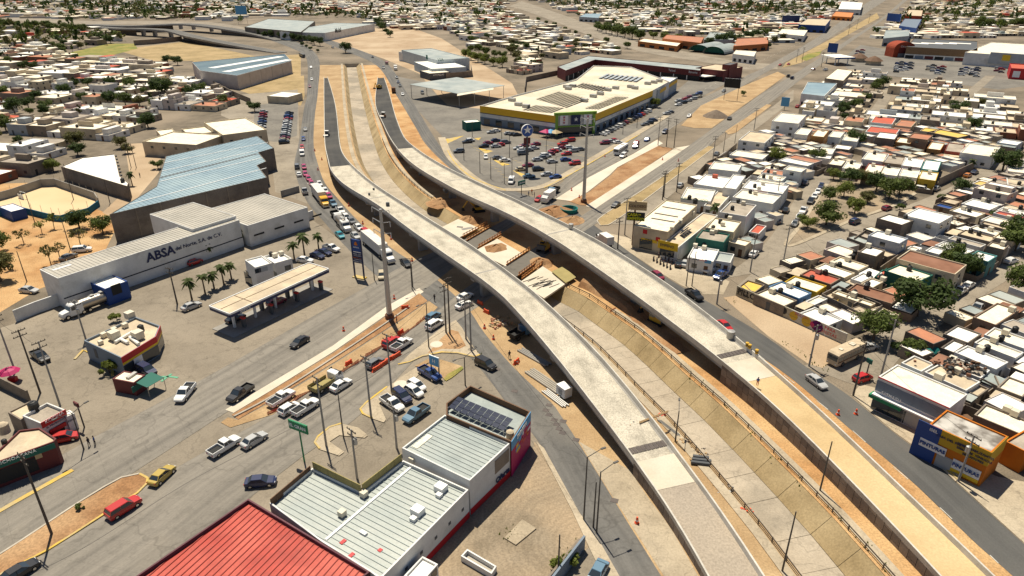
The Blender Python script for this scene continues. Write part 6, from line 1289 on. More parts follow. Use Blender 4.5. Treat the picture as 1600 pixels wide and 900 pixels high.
# ================================================================ houses on the east side, one by one
WM = dict(w='white_wall', c='cream_wall', b='block_wall', d='block_dark', g='green_wall', y='mustard', u=paint((.13, .24, .40)), p=paint((.50, .42, .38)), v=paint((.42, .45, .50)), o=paint((.42, .21, .07)), r=paint((.30, .07, .05)), t=paint((.10, .28, .28)), k=paint((.28, .19, .13)))
RM = dict(w='roof_white', c='roof_cream', t='roof_tan', g='roof_grey', r='roof_red', e='roof_terra', s='roof_rust', y='roof_yellow', b='royal', z='roof_zinc')
HOUSES = """
1152 447 1171 437 1192 445 1181 458 2.8 b y|low shed with bright yellow roof at the painted wall||
1181 458 1201 450 1243 470 1223 480 3.4 b c|cream-roofed house just behind the painted wall, beside the yellow shed|1219 458|1206 458
1203 447 1221 439 1268 458 1247 467 3.8 u w|white-roofed house with blue side wall behind the painted wall|1246 448|1233 449
1229 439 1244 429 1290 448 1273 458 3.8 y c|cream-roofed house with yellow rear wall beside the red-roofed house|1268 438|
1254 428 1268 418 1312 437 1294 445 3.8 k r|house with flat coral-red roof facing the park street|1289 429|1278 427
1274 417 1291 410 1334 427 1318 435 3.9 c w|white-roofed house directly uphill of the coral-red roof|1311 417|1301 416
1297 408 1313 400 1357 415 1340 423 4.0 c c|cream-roofed house with two stacked tanks beside the white-roofed one|1335 398,1332 404|1324 408
1290 389 1309 381 1342 393 1318 401 4.0 p c|broad cream carport roof facing the park street corner||
1342 392 1356 384 1383 390 1369 402 5.2 b w|grey block house with a red patch on its white roof||1356 387
1360 367 1372 358 1418 374 1402 381 6.2 v w|tall lavender-white house with a square roof cooler||1387 366
1371 340 1389 334 1427 344 1409 352 5.6 d w|house with brown block side wall and white roof across from the park|1414 342|
1413 335 1438 323 1486 338 1466 350 6.4 w w|large plain white house beside the brown block house||
1418 388 1424 384 1436 388 1430 392 3.4 w c|small cream annex behind the lavender-white house||
1406 400 1428 388 1504 416 1488 433 6.6 c s|big cream-walled hall with rust-brown roof||
1386 421 1407 412 1457 430 1432 442 5.2 g c|cream-roofed house with dark green side wall|1421 418,1420 423|
1364 430 1383 422 1389 424 1384 438 3.2 g r|small triangular red roof beside the green-walled house||
1330 435 1350 425 1363 432 1345 441 3.8 w w|small white-roofed cube between red roofs|1357 432|
1345 442 1365 433 1377 441 1364 450 3.8 c w|white-roofed house with two tanks above the brown roof|1376 436,1355 448|1379 440
1327 448 1345 441 1400 464 1390 480 4.0 k s|wide brown flat-roofed house beside the big leafy tree|1353 452|
1303 456 1310 452 1366 475 1358 480 3.6 c c|narrow cream roof strip beside the brown roof|1334 461|1333 464
1246 489 1273 481 1317 498 1296 509 3.2 w w|bright white low house with scalloped parapet behind the mural wall||1284 489
1259 470 1280 461 1292 467 1272 477 3.0 w c|small cream lean-to beside the rubble-filled ruin||
1532 292 1546 284 1584 301 1565 306 5.8 p c|pinkish-grey two-storey house with cream roof and dark tank|1558 298|
1520 286 1533 281 1550 287 1540 292 4.6 w y|house corner with yellow roof edge beside the round tree||
1548 284 1556 281 1580 293 1574 297 7.2 p w|raised white roof block with a black tank|1553 284|
1502 319 1520 309 1564 321 1546 327 4.0 w w|white-roofed house with round tank near the blue tarp|1544 317|1536 315
1485 329 1502 321 1537 335 1524 339 3.8 c w|white-roofed house with brown boxes beside the blue tarp|1514 331|1505 328
1464 319 1473 316 1487 324 1479 328 3.0 b b|bright blue tarp roof on a small yard shelter||
1471 314 1483 309 1503 314 1492 320 3.0 k t|tan patio roof above the blue tarp||
1556 330 1570 327 1612 340 1600 348 4.0 w r|long bright red roof at the right edge||1570 331
1557 329 1567 323 1612 332 1602 337 4.2 w w|white roof just behind the long red roof|1594 327|
1535 342 1549 336 1606 352 1592 360 4.0 w c|cream roof just below the long red roof||1575 343
1534 347 1541 344 1583 358 1577 362 4.0 b t|tan flat roof near the large tree at the right edge|1565 354|
1520 354 1528 351 1567 364 1552 370 4.0 w c|cream roof with black tank and brown cooler|1533 356|1547 361
1503 362 1514 357 1552 372 1541 381 4.0 b t|grey-tan roof with a blue sheet and two tanks|1516 364,1529 368|
1485 371 1493 367 1538 383 1528 388 3.6 w g|roof strewn with rubble between two tank roofs|1497 379|
1462 383 1475 376 1522 392 1508 397 4.0 w w|white roof with two tanks behind the leafy hedge tree|1505 386|
1445 391 1458 385 1477 390 1468 398 3.6 w w|small white roof beside the rust-brown hall||
1517 399 1529 390 1557 401 1540 410 5.0 t w|white box house with teal end wall||
1541 383 1552 377 1574 384 1570 391 5.4 b c|grey block-walled house beside the trees at the right edge||1566 384
1555 368 1566 363 1590 372 1580 380 4.5 c c|cream roof partly under the right-edge tree||
1520 496 1557 473 1594 484 1557 507 4.2 k c|large cream roof with brown end wall at the street corner||1580 487
1473 522 1494 509 1536 520 1514 535 3.6 d w|white carport roof beside the brown-ended house||
1470 543 1491 529 1512 537 1491 551 3.0 d w|lower white carport roof next to the teal tarp||
1538 521 1556 511 1612 532 1600 546 4.0 w c|cream terrace roof with tank, topmost of the lower right row|1585 519|1570 523
1520 537 1536 526 1600 551 1589 557 4.0 w c|cream terrace roof with tank, second of the lower right row|1563 533|1552 535
1492 550 1510 540 1577 565 1556 577 4.0 w w|white terrace roof with tank, third of the lower right row|1541 548|1530 550
1477 567 1489 556 1547 579 1530 592 3.6 w g|debris-covered grey roof, fourth of the lower right row|1516 580|1487 566
1446 580 1468 568 1531 597 1508 611 4.2 w t|tan roof behind the green-awning shop|1484 582|1495 584
1406 566 1429 557 1459 567 1442 581 4.0 w t|tan lean-to roof at the end of the green-awning shop||
1556 603 1577 590 1614 600 1600 622 4.0 b c|cream roof beyond the timber-strewn yard at the right edge||
1523 645 1543 630 1614 662 1600 684 4.2 b c|large cream roof with two coolers behind the blue and orange shop||1572 644,1584 650
1508 611 1526 600 1546 606 1530 619 3.4 b t|small tan roof above the dark yard||
1155 219 1170 205 1212 209 1194 223 6.0 w t|white shop with rust-striped roof beside the avenue||
1209 187 1219 177 1262 178 1245 195 7.6 w c|tall white building with ochre-stained cream roof||
1254 173 1266 161 1284 162 1272 174 5.0 w c|white house at the end of a fenced yard by the avenue||
1139 240 1155 234 1197 241 1192 251 3.6 w c|long low cream roof beside the clipped green tree||
1241 210 1250 200 1270 200 1262 210 5.0 w c|white two-storey house beside the tall white building|1256 200|
1267 213 1277 202 1295 204 1288 213 5.0 o c|cream roof with brown balcony in the upper terrace||1285 205
1294 213 1302 204 1320 206 1313 215 5.0 w c|cream roof next along from the brown balcony house||
1316 220 1323 208 1346 209 1339 220 5.0 w c|cream-roofed house above the round dark tree|1330 211|
1241 243 1250 240 1277 252 1262 257 4.2 p e|salmon sloping roof beside the bushy tree||
1228 248 1239 243 1263 257 1250 262 4.0 w w|white gabled roof below the salmon roof||
1228 262 1238 257 1256 264 1248 271 6.0 w c|white cube house at the end of the park street||
1190 268 1198 262 1228 268 1222 275 4.2 w e|row house with orange front roof near the park street|1206 264|1213 263
1184 277 1192 270 1228 277 1220 284 4.2 w c|cream row house below the orange-fronted one|1200 271|1210 273
1178 285 1186 279 1226 286 1218 294 4.2 w c|cream row house with tank, nearest the white-roofed building|1193 278|1204 280
1292 256 1302 247 1322 250 1316 259 4.2 b c|cream-roofed house behind the park's upper edge||1306 251
1316 263 1323 252 1348 254 1341 265 4.4 w c|white-roofed house behind the park trees|1330 256|
1280 234 1288 230 1302 231 1298 245 4.4 w c|tall narrow cream house above the park street||
1302 229 1310 225 1330 228 1327 236 4.5 b w|grey-fronted house with white roof above the park||
1439 203 1446 199 1466 202 1458 208 4.4 c y|house with golden-yellow flat roof||
1456 206 1468 201 1518 212 1490 215 4.4 d y|long golden-yellow roof over a grey wall||
1502 238 1516 221 1562 232 1550 245 5.5 w c|large white-walled house with stepped roof at the street corner||
1561 221 1570 216 1596 222 1586 228 4.0 v w|white car-port roof with deep shade beneath||
1350 245 1359 236 1387 241 1378 256 4.4 w c|white terrace house, first of the row behind the park|1366 241|
1380 252 1386 242 1413 245 1409 259 4.4 k g|grey-roofed terrace house, second of the row behind the park||1396 247
1410 257 1416 244 1443 250 1437 263 4.4 w w|white terrace house, third of the row behind the park||1421 250
1439 263 1447 248 1470 253 1466 267 4.4 t w|white terrace house with mint front, fourth of the row behind the park||
1350 268 1358 254 1382 259 1374 273 4.6 r c|park-side terrace house with red front, leftmost||1364 260
1374 271 1382 259 1407 263 1402 275 4.6 w c|park-side terrace house with white front, second from the red one|1388 262|
1403 275 1411 262 1437 267 1434 277 4.6 w c|park-side terrace house with small windows, third from the red one|1421 266|
1435 279 1440 266 1467 270 1462 282 4.8 y c|park-side terrace house with yellow front at the corner||1452 272
1424 212 1434 206 1452 212 1444 221 6.2 k e|two-storey house with orange terracotta roof||
1400 220 1408 214 1426 217 1422 226 4.6 o c|cream-roofed house with orange gate front||
1370 212 1378 205 1400 210 1396 220 5.4 d w|white-roofed house with dark open carport||
1448 232 1456 221 1476 224 1470 234 4.6 o c|cream-roofed house with tan porch in the middle of the block||
1476 236 1482 222 1508 226 1504 238 4.6 r g|grey-roofed house with dusty red front||
1352 206 1360 197 1406 202 1400 210 4.4 w r|row of red roofs over white walls, left end||
1360 192 1368 180 1400 186 1394 193 4.6 w r|red and white roofed house with barred windows||
1398 196 1408 186 1432 190 1424 198 4.2 c e|terracotta roof over a white wall below the tree street||
"""
mat('teal_tarp', (.02, .2, .18), (.015, .16, .15), .5)
R01 = random.Random(11)
def dress(x, n_win=2, tanks=0, small=False):
 for i in range(x.n):
  a, c = x.q[i], x.q[(i + 1) % x.n]; e = c - a; nr = Vector((e.y, -e.x, 0)); l_ = e.length
  if nr.dot(Vector((x.o.x, x.o.y, 0))) > 0 or l_ < 4: continue
  k = max(1, min(3, int(l_ / 4.5)))
  for j in range(k):
   u = l_ * (j + .5) / k; zz = 1.6
   if j == 0 and l_ < 12: x.on(i, u, 1.05, 1.0, 2.1, R01.choice(['brown', 'darkgrey', 'gate_black']), 'door')
   else: x.on(i, u, zz, 1.3, 1.1, 'glass')
   if x.h > 5: x.on(i, u, 4.1, 1.3, 1.1, 'glass')
def pts2(s): return [tuple(float(v) for v in p.split()) for p in s.split(',') if p.strip()]
N_HOUSE = 0
for ln_ in HOUSES.strip().split('\n'):
 f_ = ln_.split('|'); v = f_[0].split(); c8 = [float(x) for x in v[:8]]; h = float(v[8])
 h = h * .78 if h < 5 else h * .88
 x = Bld('house', f_[1], 'house', [(c8[i], c8[i + 1]) for i in range(0, 8, 2)], h, WM[v[9]], RM[v[10]], .32, group='houses east of the viaducts')
 for p_ in pts2(f_[2]): x.tank(*p_, 1.15)
 for p_ in pts2(f_[3]): x.cool(*p_, 1.2)
 dress(x); N_HOUSE += 1
 if h < 4.6 and not any(k in f_[1] for k in ('painted', 'mural', 'yellow shed', 'yellow roof', 'carport', 'tarp')):
  ls = [(x.q[(i + 1) % 4] - x.q[i]).length for i in range(4)]; e0 = ls.index(min(ls))
  for i in (e0, (e0 + 2) % 4):
   a, c = x.q[i], x.q[(i + 1) % 4]; e = (c - a).normalized(); nr = Vector((e.y, -e.x, 0)) * R01.uniform(2.5, 4.5); hw = R01.uniform(1.5, 2.1)
   q = [a + e * .1, a + e * .1 + nr, c - e * .1 + nr, c - e * .1]
   strip('yard_wall', q, .16, hw, R01.choice(['block_wall', 'block_dark', WM[v[9]]]), px=False, parent=x.root)
   if R01.random() < .4: MB().slab(a + nr * .95 + Vector((0, 0, hw + .4)), c + nr * .95 + Vector((0, 0, hw + .4)), c + nr * .05 + Vector((0, 0, hw + .5)), a + nr * .05 + Vector((0, 0, hw + .5)), .12).build('carport_roof', R01.choice(['roof_tan', 'roof_zinc', 'roof_white', 'roof_rust']), x.root)
   if R01.random() < .6: MB().box(tuple((a + c) / 2 + nr * .5), (1.6, 1.1, .8), R01.uniform(0, 3)).box(tuple(a.lerp(c, .3) + nr * .6), (.8, .8, .6), R01.uniform(0, 3)).build('yard_clutter', R01.choice(['brown', 'bluegrey', 'roof_rust', 'darkgrey']), x.root)
def yard(pts, h, label, m='block_wall', th=.2): return wall_line('yard_wall', pts, h, m, label, th)
pwl = thing('painted_wall', 'long roadside wall painted with black lettering and colourful flowers', 'wall', P(1234, 500)); WO = P(1234, 500)
for a_, c_, m_ in (((1150, 462), (1234, 500), paint((.42, .38, .28))), ((1234, 500), (1320, 539), paint((.52, .50, .44)))):
 p, r_ = P(*a_) - WO, P(*c_) - WO; d_ = r_ - p; an = math.atan2(d_.y, d_.x); sgm = strip('wall_segment', [p, r_], .25, 2.6, m_, px=False, parent=pwl)
 nr = Vector((d_.y, -d_.x, 0)).normalized(); e_ = d_.normalized(); L_ = d_.length
 if a_[0] < 1200:
  lettering('PILLORENZ', 1.9, 'black_line', pwl, p + e_ * L_ * .36 + nr * .14 + Vector((0, 0, 1.5)), an, bold=.05); lettering('BANDA', 1.0, 'red_sign', pwl, p + e_ * L_ * .66 + nr * .14 + Vector((0, 0, .8)), an)
  for k in range(3): lettering('SALON FIESTA', .5, 'black_line', pwl, p + e_ * L_ * .12 + nr * .14 + Vector((0, 0, .7 + k * .6)), an)
  o_ = MB().tube((0, 0, 0), nr * .03, .8, .8, 14).build('painted_ball', 'black_line', pwl, loc=p + e_ * L_ * .88 + nr * .13 + Vector((0, 0, 1.6)))
 else:
  for u, m2, s_ in ((.06, 'mustard', .9), (.3, 'mustard', 1.0), (.42, 'magenta', .6), (.5, mat('purple', (.10, .01, .10), (.08, .01, .08), 1), 1.15)):
   mb = MB(); c0 = p + e_ * L_ * u + nr * .13 + Vector((0, 0, 1.4))
   for k in range(10):
    aa = 6.283 * k / 10; q_ = c0 + e_ * math.cos(aa) * s_ * .75 + Vector((0, 0, math.sin(aa) * s_ * .75)); mb.tube(q_, q_ + nr * (.02 + .002 * k), s_ * .42, s_ * .42, 8)
   mb.tube(c0, c0 + nr * .05, s_ * .6, s_ * .6, 10); mb.build('painted_flower', m2, pwl)
  lettering('PARA\nFIESTAS', 1.0, 'red_sign', pwl, p + e_ * L_ * .72 + nr * .14 + Vector((0, 0, 1.4)), an); lettering('DULCES', .9, 'magenta', pwl, p + e_ * L_ * .2 + nr * .14 + Vector((0, 0, 2.1)), an)
ru = thing('ruin', 'roofless block ruin full of rubble beside the mural wall', 'ruin', P(1310, 495)); RO = P(1310, 495)
for a_, c_ in (((1281, 476), (1306, 463)), ((1306, 463), (1372, 492)), ((1281, 476), (1318, 495)), ((1318, 495), (1350, 512)), ((1350, 512), (1374, 494)), ((1325, 472), (1318, 482)), ((1345, 483), (1330, 492))):
 strip('ruin_wall', [P(*a_) - RO, P(*c_) - RO], .22, 2.8, 'block_dark', px=False, parent=ru)
def rubble(cx, cy, n, spread, smax, m, label, seed=1, z=.05, cat='rubble'):
 r = random.Random(seed); mb = MB(); o = P(cx, cy, z)
 for i in range(n):
  s = r.uniform(.25, 1) * smax; x, y = r.gauss(0, spread), r.gauss(0, spread * .8); k0 = len(mb.v)
  mb.box((x, y, -.05), (s, s * r.uniform(.5, 1), s * r.uniform(.3, .8)), r.uniform(0, 3.1), r.randrange(len(m)), r.uniform(.5, 1))
 ob = mb.build('rubble_heap', list(m), None, loc=o); return tag(ob, label, cat, kind='stuff')
rubble(1305, 483, 130, 2.2, 1.3, ('roof_tan', 'concrete', 'roof_cream'), 'pale rubble filling the roofless ruin', 2); rubble(1340, 492, 110, 1.8, 1.1, ('concrete', 'roof_tan', 'block_wall'), 'grey rubble at the open end of the ruin', 3)
rubble(1500, 573, 90, 2.0, .9, ('dark', 'brown', 'roof_grey', 'roof_rust'), 'junk scattered on the debris-covered roof', 5, 3.5); rubble(1545, 590, 70, 1.6, .8, ('orange', 'brown', 'roof_tan', 'dirt_red'), 'orange junk and planks in the small yard', 6); rubble(1585, 615, 90, 2.2, .8, ('wood', 'roof_tan', 'brown'), 'heaped timber in the yard at the right edge', 7)
rubble(1480, 338, 70, 2.0, .7, ('roof_grey', 'concrete', 'brown'), 'cluttered roof junk beside the plain white house', 8, 3.6)
for pts, h, lb in (([(1505, 625), (1528, 610), (1580, 636)], 2.6, 'tan block wall of the dark yard behind the green-awning shop'), ([(1548, 605), (1556, 622), (1600, 645)], 2.6, 'block wall between the timber yard and the cooler roof'), ([(1246, 420), (1268, 408), (1276, 412)], 2.4, 'brown yard wall beside the parked silver car'), ([(1332, 385), (1349, 373), (1362, 380)], 2.6, 'tan yard wall beside the lavender-white house'), ([(1372, 432), (1400, 412), (1412, 404)], 2.6, 'spiked tan wall between the green-walled house and the hall'), ([(1465, 291), (1520, 265), (1521, 262)], 3.0, 'grey street wall below the park-side terrace'), ([(1460, 322), (1486, 306)], 2.2, 'low wall beside the tan patio roof'), ([(1175, 470), (1160, 455)], 2.0, 'short return wall of the yellow shed'), ([(1104, 292), (1085, 283), (1104, 262), (1130, 250), (1150, 232)], 2.4, 'tan forecourt wall along the service road')): yard(pts, h, lb)
tp = thing('tarpaulin', 'teal tarpaulin bundled over yard junk by the street', 'tarpaulin', P(1456, 552)); MB().lathe((0, 0, 0), [(1.7, 0), (1.5, .8), (.9, 1.4), (.0, 1.6)], 7).build('sheet', 'teal_tarp', tp)
def inside(p, poly):
 x, y = p; c = False; n = len(poly)
 for i in range(n):
  (x1, y1), (x2, y2) = poly[i], poly[(i + 1) % n]
  if (y1 > y) != (y2 > y) and x < (x2 - x1) * (y - y1) / (y2 - y1) + x1: c = not c
 return c
def in_poly(p, q): return inside((p.x, p.y), [(v.x, v.y) for v in q])
def hits(q, others):
 pts = [a.lerp(b, k / 3) for a, b in zip(q, q[1:] + q[:1]) for k in range(3)] + [sum(q, Vector()) / 4]
 for o in others:
  if (o[0] - q[0]).length > 60: continue
  if any(in_poly(p, o) for p in pts) or any(in_poly(p, q) for p in o): return True
 return False
NOGO = ROADPX + [[(1225, 390), (1300, 262), (1335, 262), (1436, 280), (1436, 304), (1330, 352)], [(985, 400), (1100, 395), (1150, 420), (1150, 462), (1240, 497), (1330, 540), (1290, 600), (1000, 430)]]
fills = {}
for area in ([(1165, 440), (1290, 402), (1345, 376), (1480, 300), (1640, 262), (1640, 372), (1560, 412), (1480, 448), (1400, 488), (1335, 535)], [(1085, 290), (1160, 235), (1225, 195), (1345, 205), (1440, 200), (1560, 215), (1560, 240), (1500, 265), (1430, 280), (1300, 262), (1250, 290), (1185, 395), (1140, 400)], [(1410, 560), (1530, 480), (1640, 440), (1640, 690), (1520, 640)]):
 ag = math.atan2(*(lambda v: (v.y, v.x))(P(1312, 437) - P(1268, 418))); ca, sa = math.cos(ag), math.sin(ag); W = [P(*p) for p in area]; us = [p.x * ca + p.y * sa for p in W]; vs = [-p.x * sa + p.y * ca for p in W]; u = min(us)
 while u < max(us):
  v_ = min(vs)
  while v_ < max(vs):
   wx, wy = R01.uniform(3.2, 6.5), R01.uniform(3.0, 5.5); c = Vector((u * ca - v_ * sa, u * sa + v_ * ca, 0)); v_ += 2.2; px, py = pix(c)
   if not inside((px, py), area) or any(inside((px, py), k) for k in NOGO): continue
   q = [c + Vector((x * ca - y * sa, x * sa + y * ca, 0)) for x, y in ((-wx / 2, -wy / 2), (wx / 2, -wy / 2), (wx / 2, wy / 2), (-wx / 2, wy / 2))]
   if hits(q, BLDS): continue
   rm = R01.choice(['roof_tan', 'roof_cream', 'roof_white', 'roof_grey', 'roof_cream', 'roof_zinc', 'roof_terra']); k = ('roof_' + rm)
   fills.setdefault(rm, []).append((px, q, R01.uniform(2.1, 2.9))); BLDS.append(q)
  u += 2.4
for rm, L_ in fills.items():
 L_.sort(key=lambda t: t[0])
 for j, (px, q, h) in enumerate(L_):
  nm_ = rm.split('_')[1].replace('terra', 'terracotta')
  x = Bld('lean_to', '%s-roofed lean-to, %s such from the left among the houses east of the viaducts' % (nm_, ORD[j]), 'shed', None, h, R01.choice(['block_wall', 'white_wall', 'cream_wall', 'block_dark', 'pinkish_wall']), rm, .15, world=q, rect=False, group='lean-tos between the houses', th=.15)
print('FILLS', sum(len(v) for v in fills.values()))
# ================================================================ the wider city: rows of houses laid out on street grids
KEEP = [  # pixel areas kept free of grid houses
 [(0, 27), (60, 29), (140, 32), (240, 31), (345, 32), (440, 48), (505, 58), (560, 72), (650, 60), (700, 62), (735, 78), (760, 100), (800, 118), (820, 130), (760, 200), (400, 230), (395, 165), (300, 128), (230, 96), (120, 92), (100, 86), (200, 64), (140, 46), (0, 38)],
 [(375, 66), (378, 24), (560, 30), (560, 70)],
 [(545, 40), (595, 36), (640, 50), (660, 78), (560, 80)],
 [(780, 10), (812, -2), (845, 4), (900, 24), (960, 44), (1030, 64), (1120, 84), (1230, 92), (1230, 112), (1160, 118), (1090, 96), (990, 86), (915, 64), (865, 44), (800, 22)],
 [(860, 110), (880, 84), (1160, 92), (1165, 130), (1060, 240), (820, 240), (740, 190), (800, 130)],
 [(1000, 250), (1170, 105), (1340, 0), (1355, -14), (1440, -14), (1432, 6), (1400, 30), (1300, 105), (1240, 165), (1200, 195), (1120, 260)],
 [(1310, 95), (1340, 62), (1600, 58), (1640, 58), (1640, 140), (1560, 143), (1420, 124), (1325, 116)],
 [(1355, 180), (1375, 150), (1385, 126), (1402, 126), (1395, 150), (1378, 180)], [(1440, 190), (1500, 150), (1540, 110), (1640, 110), (1640, 178), (1520, 158), (1465, 190)],
 [(170, 235), (250, 180), (400, 170), (470, 150), (480, 330), (170, 340)], [(60, 285), (90, 225), (200, 230), (260, 215), (250, 300), (180, 345), (60, 300)],
 [(990, 52), (1010, 48), (1115, 62), (1170, 88), (1115, 88), (1000, 74)], [(932, 62), (990, 62), (1065, 72), (1062, 82), (990, 78)], [(735, 75), (775, 70), (800, 90), (800, 112), (760, 108)]]
def free(px, py): return not any(inside((px, py), k) for k in KEEP)
ROOFW = [('roof_cream', .38), ('roof_white', .24), ('roof_tan', .13), ('roof_grey', .09), ('roof_terra', .05), ('roof_red', .04), ('roof_zinc', .03)]
WALLW = [('white_wall', .3), ('cream_wall', .25), ('block_wall', .22), ('pinkish_wall', .12), ('grey_blue_wall', .06), ('far_rust', .05)]
mat('far_rust', (.26, .10, .06), (.22, .085, .05), .5)
def pick(tab, r):
 k = r.random() * sum(w_ for _, w_ in tab)
 for n_, w_ in tab:
  k -= w_
  if k <= 0: return n_
 return tab[0][0]
CN = {'roof_cream': 'cream', 'roof_white': 'white', 'roof_tan': 'tan', 'roof_grey': 'grey', 'roof_terra': 'terracotta', 'roof_red': 'red', 'roof_zinc': 'zinc', 'roof_yellow': 'yellow'}
ALLH = []
def grid(area, ang, place, lot=(8.2, 12.5), street=8.0, seed=1, green=.12, ymax=2600):
 r = random.Random(seed); W = [P(a, b) for a, b in area]; ca, sa = math.cos(ang), math.sin(ang)
 us = [p.x * ca + p.y * sa for p in W]; vs = [-p.x * sa + p.y * ca for p in W]; v = min(vs); row = 0; out = []
 while v < max(vs):
  u = min(us) + r.uniform(0, 8); cnt = 0
  while u < max(us):
   wl = lot[0] * r.choice([.85, .95, 1.0, 1.1, 1.3, 1.7, 2.3])
   if cnt and cnt % 14 == 13: u += 8; cnt += 1; continue
   c = Vector(((u + wl / 2) * ca - (v + lot[1] / 2) * sa, (u + wl / 2) * sa + (v + lot[1] / 2) * ca, 0)); u += wl + (.6 if r.random() < .3 else .12); cnt += 1
   if c.y < 100: continue
   px, py = pix(c)
   if not (-60 < px < 1660) or not inside((px, py), area) or not free(px, py): continue
   if r.random() < green * max(.15, 1.0 + .9 * math.sin(c.x * .021 + seed) * math.sin(c.y * .017 + 2 * seed) + .8 * math.sin(c.x * .006 + c.y * .009 + seed)): ALLT.append((c, r.random())); continue
   h = r.choice([2.7, 2.9, 3.1, 3.3, 3.0, 4.8, 5.4]) if r.random() < .8 else 2.6; dp_ = lot[1] * r.uniform(.78, 1.0)
   rec = dict(c=c, w=wl, d=dp_, h=h, a=ang, wall=pick(WALLW, r), roof=pick(ROOFW, r), place=place, row=row, t=r.random(), s=r.random(), px=px, py=py)
   out.append(rec)
  v += lot[1] + (street if row % 2 else .8); row += 1
 ALLH.extend(out); return out
ALLT = []
def ang(a, b): v = P(*b) - P(*a); return math.atan2(v.y, v.x)
grid([(-60, 70), (100, 82), (230, 97), (300, 130), (395, 165), (395, 185), (250, 192), (195, 228), (90, 232), (60, 282), (-60, 290)], ang((20, 195), (190, 205)), 'left of the blue warehouse', seed=1, green=.2)
grid([(1225, 195), (1262, 150), (1310, 112), (1640, 140), (1640, 250), (1560, 212), (1505, 215), (1440, 200), (1420, 186), (1345, 205), (1290, 200)], ang((1350, 266), (1435, 277)), 'beyond the park', seed=2, green=.1)
grid([(1560, 245), (1640, 250), (1640, 330), (1600, 318), (1585, 296)], ang((1350, 266), (1435, 277)), 'at the right edge', seed=5, green=.05)
grid([(690, 42), (760, 22), (800, 24), (865, 46), (915, 66), (990, 88), (880, 86), (850, 108), (815, 118), (760, 95), (735, 70)], ang((700, 60), (860, 80)), 'behind the open shed', seed=3, green=.14)
grid([(-60, 38), (140, 46), (200, 64), (100, 86), (-60, 74)], ang((20, 60), (190, 66)), 'below the far highway', seed=4, green=.34)
grid([(560, 40), (640, 20), (800, 22), (690, 46), (640, 48)], ang((560, 30), (760, 24)), 'beyond the bare ground', seed=6, green=.15)
grid([(-80, 3), (1660, 3), (1660, 62), (1340, 66), (1400, 30), (1420, -2), (1360, -2), (1180, 92), (1100, 84), (960, 44), (840, 4), (800, 20), (560, 34), (440, 46), (345, 32), (140, 32), (-80, 27)], ang((400, 20), (1000, 18)), 'in the far city', lot=(10.5, 14), street=6, seed=7, green=.36)
grid([(-80, -12), (1660, -12), (1660, 4), (-80, 4)], ang((400, 20), (1000, 18)), 'in the far city', lot=(12, 16), street=8, seed=8, green=.38)
ALLH.sort(key=lambda d: d['c'].length)
N_IND = max(0, 298 - N_HOUSE - 26)
near, far = ALLH[:N_IND], ALLH[N_IND:]
def corners(d, gx=0):
 ca, sa = math.cos(d['a']), math.sin(d['a']); hx, hy = d['w'] / 2 - gx, d['d'] / 2 - gx
 return [d['c'] + Vector((x * ca - y * sa, x * sa + y * ca, 0)) for x, y in ((-hx, -hy), (hx, -hy), (hx, hy), (-hx, hy))]
rows = {}
for d in near: rows.setdefault((d['place'], d['row']), []).append(d)
pl = {}
for (p_, rw), ds in rows.items(): pl.setdefault(p_, []).append(rw)
for p_, rws in pl.items():
 rws.sort()
 for k, rw in enumerate(rws):
  ds = sorted(rows[(p_, rw)], key=lambda d: d['px'])
  for j, d in enumerate(ds):
   d['label'] = '%s flat-roofed house, %s from the left in the %s row %s' % (CN[d['roof']], ORD[j], ORD[k], p_)
for d in near:
 x = Bld('house', d['label'], 'house', None, d['h'], d['wall'], d['roof'], .3, group='grid houses ' + d['place'], world=corners(d), rect=False)
 if d['t'] < .75:
  o_ = link('water_tank', TANK, x.root, Vector((math.cos(d['t'] * 40) * d['w'] * .25, math.sin(d['t'] * 40) * d['d'] * .25, x.zr)), 0, (1.15,) * 3)
 if d['s'] < .6: link('air_cooler', COOLER, x.root, Vector((math.cos(d['s'] * 60) * d['w'] * .28, math.sin(d['s'] * 60) * d['d'] * .3, x.zr)), d['a'], (1.2,) * 3)
 if d['t'] > .6:
  k = inset_poly(x.q, d['w'] * .3); mb = MB(); mb.prism([XY(p) for p in k], x.zr, x.zr + 2.3); mb.build('roof_room', d['wall'], x.root)
 dress(x)
fm_names = [n_ for n_, _ in ROOFW] + [n_ for n_, _ in WALLW] + ['tank_black', 'dark']; fmi = {n_: i for i, n_ in enumerate(fm_names)}
mb = MB()
